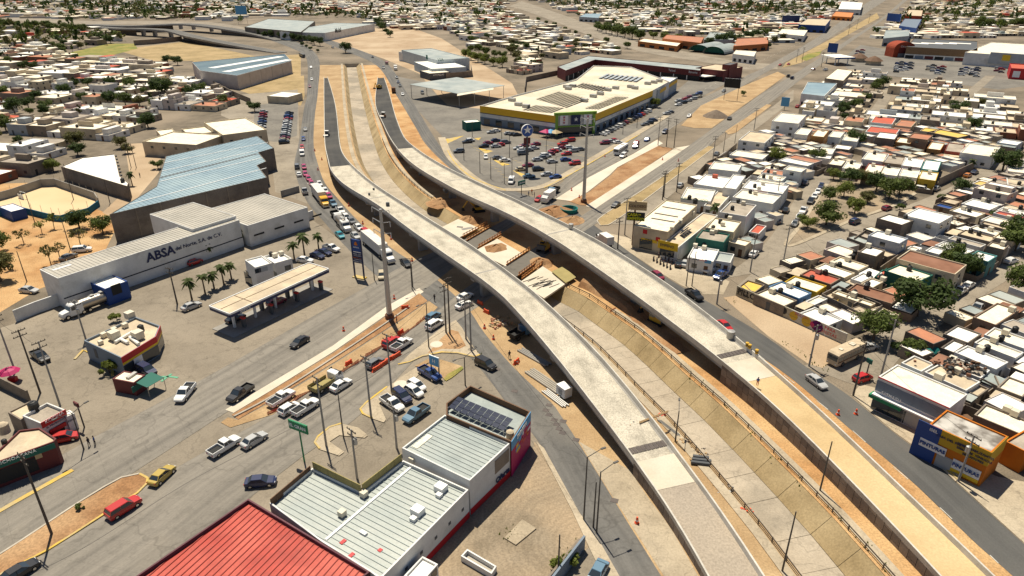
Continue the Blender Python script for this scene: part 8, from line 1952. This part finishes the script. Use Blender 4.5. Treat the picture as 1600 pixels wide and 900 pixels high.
for k, (a, b, lb) in enumerate(((ptop(510, 697, 12.4), ptop(580, 652, 11.6), 'cable between the two island poles'), (ptop(580, 652, 11.4), ptop(612, 613, 11.6), 'cable to the yellow-based pole'), (ptop(612, 613, 11.4), ptop(703, 522, 12.4), 'cable from the parked cars to the triangular island'), (ptop(94, 634, 12.6), ptop(63, 614, 12.6), 'cable between the side street poles'), (ptop(63, 614, 12.4), ptop(24, 581, 11.6), 'cable to the parasol pole'), (ptop(510, 697, 9), ptop(736, 548, 8.5), 'low slack cable across the store car park'), (ptop(1333, 618, 10.6), ptop(1497, 752, 8), 'cable along the dark frontage road pavement'), (ptop(1264, 572, 8.6), ptop(1333, 618, 10.4), 'cable over the camper street'), (ptop(1120, 475, 7.8), ptop(1264, 572, 8.4), 'cable along the painted wall'), (ptop(1376, 588, 11.6), ptop(1222, 420, 11.6), 'long cable over the east houses'), (ptop(912, 812, 10.6), ptop(736, 548, 10.6), 'cable along the gravel-yard frontage road'), (ptop(976, 367, 10.6), ptop(1057, 300, 9.6), 'cable beside the pole sign'), (ptop(1057, 300, 9.4), ptop(1178, 203, 9.6), 'cable along the service road'))): cable(a, b, lb)
def panel_sign(px, py, h, w_, hh, m, label, legs=1, d=(10, 2), txt=None, tm='white_sign', ts=.8, legm='steel_dark'):
 t = thing('sign', label, 'sign', P(px, py), heading(px, py, d, 0), 'roadside signs')
 for s in ((0,) if legs == 1 else (-w_ * .42, w_ * .42)): MB().tube((s, .1, 0), (s, .1, h), .13, .11, 8).build('post', legm, t)
 MB().box((0, 0, h - hh), (w_, .3, hh)).build('panel', m, t); MB().box((0, 0, h - hh - .06), (w_ + .14, .2, hh + .12)).build('rim', 'white_sign' if legs == 2 else m, t)
 if txt: lettering(txt, ts, tm, t, (0, -.17, h - hh / 2), 0, bold=.02)
 return t
panel_sign(475, 722, 7.5, 3.6, 1.5, 'green_sign', 'green shop sign on a green post beside the avenue', d=(10, 4), txt='EL GRAN', legm='green_sign'); panel_sign(680, 590, 4.6, 2.2, 1.9, 'skyblue', 'blue square sign on two legs beside the patrol pickup', 2, (10, 4), 'H', ts=1.0)
panel_sign(131, 668, 5.0, 1.2, .7, 'darkred', 'dark red shop sign on a thin pole', d=(10, 6)); panel_sign(815, 305, 5.0, 3.2, 1.4, 'green_wall', 'green road sign by the parking lot corner', d=(10, -3), txt='CENTRO', ts=.7)
panel_sign(1141, 157, 12, 9, 5, 'dark', 'dark billboard on the far dirt median', 2, (10, 1)); panel_sign(1225, 172, 6.5, 4, 4.5, 'skyblue', 'blue shop sign by the fenced yard', 1, (10, 1)); panel_sign(1234, 40, 12, 22, 8, 'navy', 'navy billboard with red ribbon among far shops', 2, (10, 0)); panel_sign(1394, 40, 14, 22, 9, 'royal', 'blue billboard before the far blue stores', 2, (10, 1)); panel_sign(1298, 92, 12, 8, 7, 'royal', 'blue filling station totem on the far corner', 1, (10, 1)); panel_sign(380, 38, 22, 14, 10, 'skyblue', 'pale blue billboard by the far warehouse', 2, (10, 0)); panel_sign(1352, 590, 4, 1.0, .8, 'green_wall', 'green street sign at the corner', 1, (10, 6))
plain('crack', (.10, .09, .08), .9); plain('line_green', (.12, .35, .22), .8)
# ---- far landmarks on the right and in the middle
m = Bld('mall', 'brown-walled mall with dark striped roof and red arched entrance', 'mall', [(1418, 72), (1428, 60), (1528, 64), (1527, 80)], 9, paint((.24, .15, .08)), 'darkgrey', .4)
for k in range(4): m.top(1434 + k * 22, 68, (7, 16, .2), 'roof_white', 'skylight')
i_ = m.hit(1470, 90)[0]; m.band(i_, 0, 3.6, 'white_wall', 'shop_fronts', .3); l_ = (m.q[(i_ + 1) % 4] - m.q[i_]).length
for k in range(7): m.on(i_, l_ * (k + .5) / 7, 1.6, 6, 2.4, ['dark', 'bluegrey', 'darkred'][k % 3], 'shop_window', .36)
ar = thing('cinema_entrance', 'red arched cinema entrance block at the mall', 'entrance', P(1404, 88), R(5)); mb = MB(); n_ = 12; vs = [(-9 * math.cos(math.pi * k / n_), y, 7 + 5 * math.sin(math.pi * k / n_)) for y in (-6, 6) for k in range(n_ + 1)] + [(-9, -6, 0), (9, -6, 0), (-9, 6, 0), (9, 6, 0)]
mb.add(vs, [(k, k + 1, n_ + 2 + k, n_ + 1 + k) for k in range(n_)] + [tuple(range(n_ + 1)) + (27, 26), (0, 13, 28, 26), (12, 27, 29, 25)]).build('arch_shell', mat('brick_red', (.33, .065, .03), (.27, .05, .025), .4), ar); MB().box((0, -6.1, 1), (10, .2, 6)).build('glass_front', 'darkred', ar); MB().box((0, -6.3, 0), (10, .4, 3)).build('doors', 'bluegrey', ar); lettering('Cinepolis', 2.2, 'white_sign', ar, (0, -6.4, 8.4), 0)
x = Bld('superstore', 'cream-roofed superstore with grey yellow-logo front beside the mall', 'store', [(1530, 84), (1640, 90), (1645, 72), (1530, 64)], 9, 'white_wall', 'roof_cream', .4); x.it(1573, 92, 22, 8, 'grey_blue_wall', 'entrance_block', 1.0, dep=2); x.it(1573, 90, 5, 4, 'yellow_sign', 'logo', 2.1)
x = Bld('pavilion', 'bright red pavilion with white logo in the mall lot', 'building', [(1578, 106), (1604, 108), (1604, 100), (1580, 99)], 7, 'red_sign', 'roof_red', .5); x.it(1588, 116, 4, 4, 'white_sign', 'logo')
for rf, h, wm, rm, lb in (([(1415, 24), (1440, 25), (1442, 16), (1420, 15)], 9, 'brick_red', 'roof_tan', 'far brown store at the avenue head'), ([(1405, 40), (1432, 44), (1440, 30), (1414, 29)], 8, 'royal', 'bluegrey', 'far blue-walled store with grey roof'), ([(1380, 60), (1420, 56), (1422, 47), (1384, 47)], 7, 'grey_blue_wall', 'roof_zinc', 'far pale-blue shed beside the avenue'), ([(1248, 38), (1290, 40), (1298, 30), (1262, 29)], 8, 'royal', 'roof_tan', 'far blue-walled showroom left of the avenue'), ([(1215, 52), (1256, 56), (1262, 47), (1222, 45)], 6, 'white_wall', 'roof_cream', 'far cream flat building left of the avenue'), ([(1300, 25), (1330, 27), (1334, 20), (1306, 18)], 5, 'orange', paint((.6, .24, .08)), 'far orange-roofed restaurant left of the avenue'), ([(1310, 14), (1345, 15), (1348, 4), (1315, 2)], 8, 'white_wall', 'roof_white', 'far white block at the avenue head'),
 ([(997, 64), (1058, 72), (1064, 67), (1006, 60)], 5, paint((.45, .17, .05)), 'roof_cream', 'orange school wing with cream roof'), ([(1035, 60), (1095, 67), (1100, 58), (1042, 54)], 7, paint((.45, .15, .05)), 'roof_terra', 'orange school block with terracotta roof'), ([(1146, 72), (1200, 68), (1200, 58), (1152, 60)], 6, paint((.45, .15, .05)), 'roof_terra', 'far row of terracotta school roofs'), ([(1100, 62), (1145, 62), (1150, 52), (1110, 50)], 6, 'grey_blue_wall', 'roof_zinc', 'far green-grey hall behind the school'), ([(1145, 84), (1178, 88), (1182, 80), (1150, 78)], 6, 'white_wall', 'roof_cream', 'far cream hall beside the arched halls'), ([(905, 26), (935, 28), (940, 21), (915, 21)], 6, 'grey_blue_wall', 'roof_blueish', 'far blue-grey hall beyond the pale avenue'), ([(1289, 122), (1318, 126), (1333, 110), (1308, 107)], 6, 'block_wall', 'roof_cream', 'cream-roofed block at the far crossing'), ([(1252, 146), (1288, 150), (1308, 130), (1262, 128)], 7, 'white_wall', 'roof_blueish', 'large pale-blue-roofed store at the far crossing'), ([(1298, 148), (1350, 153), (1356, 145), (1305, 141)], 4.5, 'block_wall', 'roof_cream', 'long cream-roofed row behind the pale-blue-roofed store')):
 x = Bld('building', lb, 'building', rf, h, wm, rm, .3, rect=False)
 i_ = x.hit(*pix(x.o + Vector((0, -8, h * .4))))[0]; l_ = (x.q[(i_ + 1) % 4] - x.q[i_]).length
 for k in range(4): x.on(i_, l_ * (k + .5) / 4, 1.7, l_ * .13, 2.2, 'dark', 'window', .06)
for k, (a, b) in enumerate(((1092, 82), (1115, 85))):
 t = thing('arched_hall', '%s green-grey arched sports hall beyond the strip mall' % ('left' if k == 0 else 'right'), 'hall', P(a, b), R(-40), 'arched halls'); vs = [(-10 * math.cos(math.pi * j / 12), y, 1 + 5.5 * math.sin(math.pi * j / 12)) for y in (-1, 34) for j in range(13)]
 MB().add(vs, [(j, j + 1, 14 + j, 13 + j) for j in range(12)]).build('arched_roof', 'roof_zinc', t); MB().add([(v[0], 3, v[2]) for v in vs[:13]], [tuple(range(13))]).build('end_wall', 'green_wall', t)
pk = thing('filling_station', 'small filling station canopy with blue edge at the far corner', 'canopy', P(1307, 100), R(8)); MB().box((0, 0, 5), (16, 20, 1)).build('roof', 'roof_white', pk); MB().box((0, -10.1, 4.9), (16.2, .3, 1)).build('fascia', 'royal', pk)
for xx in (-5, 5):
 for yy in (-6, 6): MB().box((xx, yy, 0), (.6, .6, 5)).build('column', 'white_paint', pk)
for k, (a, b) in enumerate(((1341, 96), (1364, 101))):
 t = thing('thatched_shelter', 'brown thatched restaurant roof, %s of two in the mall lot' % ('left' if k == 0 else 'right'), 'shelter', P(a, b)); MB().lathe((0, 0, 0), [(7, 3), (3.4, 5.2), (0, 6.5)], 8).build('thatch', 'brown', t); MB().lathe((0, 0, 0), [(5.6, 0), (5.6, 3.2)], 8).build('wall', 'cream_wall', t)
t = tag(MB().lathe((0, 0, 0), [(6.5, 0), (4.2, 1.5), (1.5, 2.9), (0, 3.4)], 12).build('gravel_heap', mat('gravel_dark', (.20, .155, .115), (.16, .12, .09), .6, grain=.15), None, loc=P(1118, 182, .07)), 'conical brown gravel heap on the far dirt median', 'heap')
for k, (a, b, m_) in enumerate(((853, 214, 'magenta'), (860, 214, 'skyblue'), (868, 215, 'tan_sign'))):
 t = thing('market_tent', '%s canopy tent at the supermarket entrance' % ('pink', 'light blue', 'tan')[k], 'tent', P(a, b)); MB().lathe((0, 0, 0), [(3.2, 2.3), (0, 3.6)], 4).build('canopy', m_, t)
 for s in (0, 1.57, 3.14, 4.71): MB().tube((3.1 * math.cos(s), 3.1 * math.sin(s), 0), (3.1 * math.cos(s), 3.1 * math.sin(s), 2.4), .05).build('pole', 'steel', t)
strip('kerb', [(690, 215), (702, 243), (727, 268), (762, 291), (800, 297), (850, 291), (900, 264), (955, 232), (1000, 206), (1042, 181)], 3.2, .16, 'sidewalk', 'pale pavement rim of the supermarket lot', 'kerb'); strip('kerb', [(699, 235), (712, 256), (740, 279), (790, 298)], .5, .2, 'kerb_yellow', 'yellow kerb at the lot corner', 'kerb'); strip('kerb', [(850, 294), (900, 268), (955, 236), (1000, 210)], .5, .2, 'kerb_yellow', 'yellow kerb along the supermarket carriageway', 'kerb')
for k, q in enumerate(([(690, 218), (725, 212), (700, 224)], [(747, 231), (771, 236), (758, 240)], [(768, 248), (797, 257), (785, 259)], [(801, 266), (820, 272), (815, 276)], [(740, 216), (752, 215), (748, 219)])): sheet('painted_island', q, .06, 'kerb_yellow', '%s yellow painted island of the supermarket lot' % ORD[k], 'marking')
mb = MB()
for (a, b, n_, d) in (((735, 226), (800, 290), 14, (7, 1.5)), ((800, 250), (880, 285), 12, (8, 1.2)), ((850, 228), (930, 250), 12, (8, -1))):
 for k in range(n_):
  x, y = a[0] + (b[0] - a[0]) * k / n_, a[1] + (b[1] - a[1]) * k / n_; p, q = P(x, y, .05), P(x + d[0], y + d[1], .05); e = (q - p).normalized(); s = Vector((-e.y, e.x, 0)) * .08; mb.quad(p - s, q - s, q + s, p + s)
tag(mb.build('parking_lines', 'line_yellow'), 'faded parking bay lines of the supermarket lot', 'marking', kind='stuff')
def dash(pts, w_, on_, off_, m, label, z=.075):
 q = spline([P(a, b, z) for a, b in pts], 1.0); mb = MB(); s = 0
 for a, b in zip(q, q[1:]):
  if s % (on_ + off_) < on_:
   e = (b - a).normalized(); n_ = Vector((-e.y, e.x, 0)) * w_ / 2; mb.quad(a - n_, b - n_, b + n_, a + n_)
  s += (b - a).length
 o = mb.build('lane_marking', m); return tag(o, label, 'marking', kind='structure')
dash([(1090, 487), (1160, 535), (1230, 590), (1300, 645), (1380, 715), (1460, 785), (1560, 880)], .14, 3, 6, 'line_white', 'white lane dashes of the dark frontage road'); dash([(1010, 190), (1100, 140), (1200, 90), (1300, 45)], .2, 4, 8, 'line_white', 'white lane dashes of the far supermarket carriageway')
dash([(-40, 935), (120, 862), (300, 750), (480, 655), (600, 575)], .12, 60, 1, 'crack', 'dark seam along the store-side carriageway', .071); dash([(240, 590), (262, 588), (278, 590)], .5, 30, 1, 'line_green', 'green painted cross before the convenience store'); dash([(252, 596), (262, 588), (268, 584)], .5, 30, 1, 'line_green', 'second stroke of the green painted cross')
# ================================================================ works gear
for k, (x, y) in enumerate(((545, 322), (567, 350), (611, 374), (644, 408), (537, 517), (616, 467), (757, 513), (771, 530), (808, 568), (1337, 647), (995, 817), (1309, 648), (945, 245), (1060, 252), (893, 298), (905, 309), (1035, 250), (858, 392), (883, 388), (492, 236), (503, 250), (497, 266))):
 drum(x, y, ['orange drum in front of the queue, farthest', 'orange drum beside the white queue cars', 'orange drum beside the red queue car', 'orange drum near the black sedan', 'orange drum on the petrol side carriageway', 'orange drum beside the power mast', 'orange drum at the viaduct shade, upper', 'orange drum at the viaduct shade, lower', 'toppled orange drum beside the stacked pipes', 'orange drum at the sand ramp kerb', 'orange drum alone on the gravel-yard frontage road', 'orange drum on the dark frontage road', 'orange drum beside the bus carriageway', 'orange drum at the median head', 'orange drum on the fresh strip, upper', 'orange drum on the fresh strip, lower', 'orange drum at the far strip end', 'orange drum under the supermarket-side viaduct', 'orange drum by a viaduct pier', 'orange drum by the far ramp wall, upper', 'orange drum by the far ramp wall, middle', 'orange drum by the far ramp wall, lower'][k])
for x, y, d, lb in ((633, 482, (10, -1), 'red barrier on the construction median near the mast'), (545, 569, AV, 'red barrier in the jam beside the grey hatchback'), (601, 535, AV, 'red barrier just behind the bright red car'), (626, 521, AV, 'red barrier below the mast'), (590, 577, AV, 'long red barrier beside the lane split, lower'), (600, 570, AV, 'long red barrier beside the lane split, middle'), (609, 563, AV, 'long red barrier beside the lane split, upper'), (619, 558, AV, 'long red barrier at the lane split end'), (760, 489, (8, 4), 'red barrier in the viaduct shade'), (750, 475, (8, 4), 'red barrier further into the viaduct shade'), (807, 567, (8, -6), 'red barrier beside the stacked pipes')):
 barrier(x, y, d, lb, ln=3.0 if 'long' in lb else 2.0)
netting([(420, 648), (440, 640), (500, 603), (560, 566), (600, 541), (640, 517), (662, 498)], 'red safety netting along the construction median'); netting([(954, 488), (962, 483)], 'red netting scraps by the excavation edge')
rubble(1033, 648, 22, .45, .4, ('red_plastic', 'orange_plastic'), 'crumpled red netting beside the gravel ramp', 21); rubble(1066, 688, 34, .8, .45, ('wood', 'roof_tan', 'block_dark'), 'timber offcuts beside the channel', 22); rubble(1085, 706, 24, 1.0, .4, ('wood', 'dirt_pale', 'roof_grey'), 'construction debris beside the channel', 23); rubble(1135, 762, 16, 1.3, .4, ('wood', 'roof_grey', 'steel'), 'planks and scrap further down the channel bank', 24); rubble(1166, 797, 9, .5, .4, ('orange_plastic', 'red_plastic'), 'orange scrap by the channel rail', 25)
for k, (x, y, n_, sp, z) in enumerate(((1002, 682, 26, .9, 2.3), (1010, 712, 24, .9, 2.0), (985, 660, 20, .8, 2.9), (1030, 690, 20, .7, 2.1))): rubble(x, y, n_, sp, .35, ('wood', 'concrete_grey', 'steel', 'roof_tan'), '%s heap of offcuts on the gravel ramp slab' % ORD[k], 30 + k, z)
for k, (x, y, s_, m_) in enumerate(((775, 390, 2.6, 0), (845, 412, 2.2, 0), (690, 318, 3.0, 0), (735, 345, 2.4, 0), (760, 322, 2.6, 0), (870, 330, 3.2, 1), (858, 335, 2.4, 1), (895, 345, 2.4, 0))):
 rr = random.Random(k); prof_ = [(s_ * 1.7, 0), (s_ * 1.25, .5), (s_ * .6, 1.2), (0, 1.5)]; mb = MB(); mb.lathe((0, 0, 0), prof_, 11); mb.v = [(x_ * rr.uniform(.8, 1.2), y_ * rr.uniform(.8, 1.2), z_ * rr.uniform(.75, 1.2)) for x_, y_, z_ in mb.v]
 tag(mb.build('earth_heap', 'dirt_red', None, loc=P(x, y, .0)), '%s mound of red excavated earth counted from the far end' % ORD[(2, 4, 0, 1, 3, 6, 5, 7)[k]], 'earth heap', 'mounds of excavated earth')
bq = spline([P(a, b) for a, b in [(912, 444), (945, 458), (978, 478), (1003, 500), (1028, 521), (1066, 552)]], 2.5); mb = MB(); rr = random.Random(9); pr = []
for i, p in enumerate(bq):
 e = (bq[min(i + 1, len(bq) - 1)] - bq[max(i - 1, 0)]).normalized(); nn = Vector((-e.y, e.x, 0)); hh = (1.5 + rr.uniform(-.3, .4)) * (1 - i / len(bq)) + .15; pr.append([p + nn * s_ * rr.uniform(.85, 1.15) + Vector((0, 0, z_ * hh)) for s_, z_ in ((-2.4, 0), (-1.3, .7), (-.2, 1), (1.0, .75), (2.4, 0))])
for a, b in zip(pr, pr[1:]):
 for k in range(4): mb.quad(a[k + 1], a[k], b[k], b[k + 1])
tag(mb.build('earth_berm', 'dirt_red'), 'long berm of red excavated soil beside the channel guardrail', 'earth heap', kind='structure')
def excavator(px, py, rz, label):
 t = thing('excavator', label, 'excavator', P(px, py, .05), rz, 'excavators at the works')
 for s in (-1, 1):
  mb = MB(); mb.box((0, s * 1.15, 0), (3.6, .6, .8), top=.92); mb.build('track', 'dark', t)
 MB().box((-.3, 0, .85), (2.9, 2.5, 1.1), top=.95).build('house', 'yellow_machine', t); c_ = MB().box((.7, .75, 1.0), (1.3, 1.0, 1.7), top=.9).build('cab', 'yellow_machine', t); MB().box((.75, .75, 1.7), (1.36, 1.04, .8)).build('cab_window', 'glass', c_)
 MB().box((-1.6, 0, .95), (.8, 2.4, 1.2)).build('counterweight', 'darkgrey', t)
 MB().tube((1.0, -.3, 1.5), (3.2, -.3, 4.0), .32, .26, 6).build('boom', 'yellow_machine', t); MB().tube((3.2, -.3, 4.0), (5.0, -.3, 1.6), .24, .2, 6).build('stick', 'yellow_machine', t); MB().box((5.0, -.3, .7), (.9, 1.1, .9), top=.6).build('bucket', 'dark', t)
excavator(748, 330, R(200), 'yellow excavator in the shade beyond the far guardrail'); excavator(1027, 505, R(130), 'yellow excavator parked under the sand-ramp viaduct'); excavator(850, 392, R(60), 'dark digger under the supermarket-side viaduct'); excavator(592, 139, R(250), 'digger on the far new asphalt')
def roller(px, py, rz, label, m='yellow_machine'):
 t = thing('road_roller', label, 'roller', P(px, py, 1.0), rz); MB().box((-.2, 0, .5), (2.6, 1.6, .9), top=.9).build('body', m, t); MB().box((-.3, 0, 1.4), (1.2, 1.4, 1.3)).build('cab', 'glass', t); MB().box((-.3, 0, 2.65), (1.5, 1.7, .12)).build('cab_roof', 'white_paint', t)
 mb = MB(); mb.tube((1.7, -1, .7), (1.7, 1, .7), .7, .7, 14); mb.build('drum', 'steel', t)
 for s in (-1, 1): link('wheel', WHEEL_BIG, t, (-1.2, s * .8, .55))
roller(599, 184, R(260), 'orange and white road roller on the far new asphalt', 'orange'); roller(511, 214, R(270), 'dark road roller on the near-side new asphalt', 'darkgrey'); roller(704, 300, R(200), 'grey compactor beside the far guardrail', 'darkgrey')
bt = box_truck(811, 520, (8, -4), 'steelblue', 'dark', 'old blue lorry parked in the viaduct shade', 3.0, bed=True)
rubble(783, 505, 90, 1.2, .9, ('roof_tan', 'roof_terra', 'wood', 'dirt_pale'), 'heap of pale rubble beside the old blue lorry', 41, .08)
gn = thing('generator_box', 'white box trailer standing beside the viaduct shade', 'generator', P(881, 620), R(-55)); MB().box((0, 0, .5), (2.4, 1.7, 1.9)).build('body', 'white_paint', gn); MB().box((.0, -.87, .9), (1.0, .04, 1.0)).build('panel', 'shutter', gn); wheels(gn, [0], .85, False, .34)
def pipes(px, py, rz, n_, ln_, r_, m_, label, z=.05):
 t = thing('pipe_stack', label, 'pipes', P(px, py, z), rz, 'stacked works materials')
 for k in range(n_): MB().tube((-ln_ / 2 + (k % 3) * .2, (k - n_ / 2) * r_ * 2.3, r_), (ln_ / 2 + (k % 2) * .3, (k - n_ / 2) * r_ * 2.3, r_), r_, r_, 8).build('pipe', m_, t)
pipes(852, 595, R(-52), 5, 9, .2, 'concrete', 'grey pipes stacked beside the viaduct shade'); pipes(868, 622, R(-55), 4, 6, .16, 'steel', 'thin steel pipes beside the white box trailer'); pipes(835, 558, R(-48), 4, 8, .18, 'concrete_grey', 'pipes lying at the upper viaduct shade'); pipes(1093, 719, R(-10), 3, 2.8, .32, 'darkgrey', 'short dark pipes on the channel bank'); pipes(1020, 652, R(30), 2, 6, .1, 'wood', 'long timber poles on the gravel ramp slab', 3.0); pipes(1045, 668, R(-60), 3, 5, .09, 'darkgrey', 'bundle of reinforcing bars beside the gravel ramp')
rr = random.Random(12); t = thing('rebar_bundle', 'loose reinforcing bars scattered on the pale cover slab', 'rebar', P(848, 440, .52))
for k in range(16):
 a_ = R(35) + rr.gauss(0, .12); c_ = Vector((rr.uniform(-3, 3), rr.uniform(-3, 3), .06)); d_ = Vector((math.cos(a_), math.sin(a_), 0)) * rr.uniform(1, 2.6); MB().tube(c_ - d_, c_ + d_, .06, .06, 5).build('bar', 'steel_dark', t)
t = thing('slab_opening', 'shadowed rectangular hatch in the far cover slab', 'hatch', P(730, 357, .51)); MB().box((0, 0, 0), (3.4, 1.3, .06), R(28)).build('cover_sheet', 'concrete_grey', t); MB().box((-2.2, 1.2, 0), (1.8, .7, .08), R(-12)).build('offcut', 'darkgrey', t)
mx = thing('teal_hopper', 'round teal formwork basin in the dug-up corner', 'formwork', P(889, 331)); MB().lathe((0, 0, 0), [(2.6, 0), (2.8, 1.3), (2.5, 1.3), (2.2, .3), (0, .3)], 14).build('basin', 'teal_tarp', mx)
MB().lathe((0, 0, .02), [(2.2, .32), (0, .34)], 12).build('fill', 'dark', mx)
for k, (x, y, s_) in enumerate(((606, 322, 1.0), (892, 357, 1.2), (1141, 528, 1.4), (584, 297, .6), (577, 305, .6))):
 t = thing('water_drum', '%s drum or container standing on a viaduct deck' % ORD[k], 'drum', Vector(P(x, y, (zA if x < 700 else zB)(P(x, y, 5).y) - .8)), 0, 'containers on the decks'); MB().lathe((0, 0, 0), [(0, 0), (.55 * s_, 0), (.55 * s_, 1.1 * s_), (0, 1.15 * s_)], 10).build('body', 'darkgrey' if x < 700 else 'steel', t)
for k, (x, y) in enumerate(((1167, 541), (1171, 544), (1182, 552))):
 t = thing('warning_drum', '%s yellow-black warning drum on the sand ramp parapet' % ORD[k], 'drum', P(x, y, zB(P(x, y, 4.5).y) + .0), 0, 'warning drums'); MB().lathe((0, 0, 0), [(0, 0), (.32, 0), (.32, .8), (0, .85)], 10).build('body', 'yellow_machine', t); MB().lathe((0, 0, 0), [(.33, .3), (.33, .5)], 10).build('band', 'dark', t)
for x, y, lb, a_, b_, z_, rz in ((140, 697, 'person in dark clothes walking on the avenue, nearer the red car', 'cloth_dark', 'cloth_dark', .07, 0), (149, 695, 'person in pale shirt beside another on the avenue', 'shirt_blue', 'cloth_dark', .07, .4), (1183, 603, 'worker in orange and blue on the sand ramp', 'shirt_blue', 'shirt_orange', 3.6, 1), (796, 560, 'person crouched in dark clothes on the frontage road', 'cloth_dark', 'cloth_dark', .07, 2), (679, 470, 'person in black beside the junction verge', 'cloth_dark', 'cloth_dark', .1, 1), (620, 503, 'worker in dark clothes below the power mast', 'shirt_orange', 'cloth_dark', .1, 0), (835, 308, 'person first in the group by the green road sign', 'cloth_dark', 'shirt_blue', .1, 0), (826, 306, 'person second in the group by the green road sign', 'shirt_white', 'cloth_dark', .1, 1), (831, 303, 'person third in the group by the green road sign', 'shirt_orange', 'cloth_dark', .1, 2), (219, 277, 'person on the dirt track beside the blue warehouse', 'cloth_dark', 'cloth_dark', .05, 0)): person(x, y, lb, a_, b_, z_, rz)
for k, (x, y) in enumerate(((858, 633), (853, 641), (858, 648), (866, 656), (870, 663), (874, 670), (879, 676), (880, 658), (960, 782), (804, 611), (770, 573), (777, 577), (900, 687))): tag(MB().box((0, 0, 0), (1.1, .9, .02), R(-20)).build('road_patch', 'plank_dark', None, loc=P(x, y, .056)), '%s dark square road patch of the frontage road by the mural' % ORD[k], 'road patch', kind='structure')
for k, (x, y) in enumerate(((626, 600), (682, 538))): tag(MB().lathe((0, 0, 0), [(0, .05), (1.2, .05), (1.3, 0)], 16).build('manhole_plinth', 'new_concrete', None, loc=P(x, y, .165)), 'round pale manhole plinth %s' % ('beside the parked white cars' if k == 0 else 'on the triangular island'), 'manhole', 'manhole plinths')
mb = MB(); rr = random.Random(4)
for p in [q for q in _rs if q.y < 112] + [P(a, b) for a, b in ((1272, 568), (1262, 560), (1250, 550), (1285, 575), (1228, 538), (1145, 470), (740, 555), (748, 558), (885, 868), (900, 858), (790, 838), (800, 832))]:
 for j in range(9):
  c = p + Vector((rr.gauss(0, .5), rr.gauss(0, .8), 0)); a_ = rr.uniform(0, 3.1); e = Vector((math.cos(a_), math.sin(a_), 0)) * rr.uniform(.06, .16); h_ = Vector((rr.uniform(-.1, .1), rr.uniform(-.1, .1), rr.uniform(.15, .45))); mb.quad(c - e, c + e, c + e * .6 + h_, c - e * .6 + h_)
tag(mb.build('weeds', 'leaf_light'), 'tufts of weeds along the channel rail and verges', 'weeds', kind='stuff')
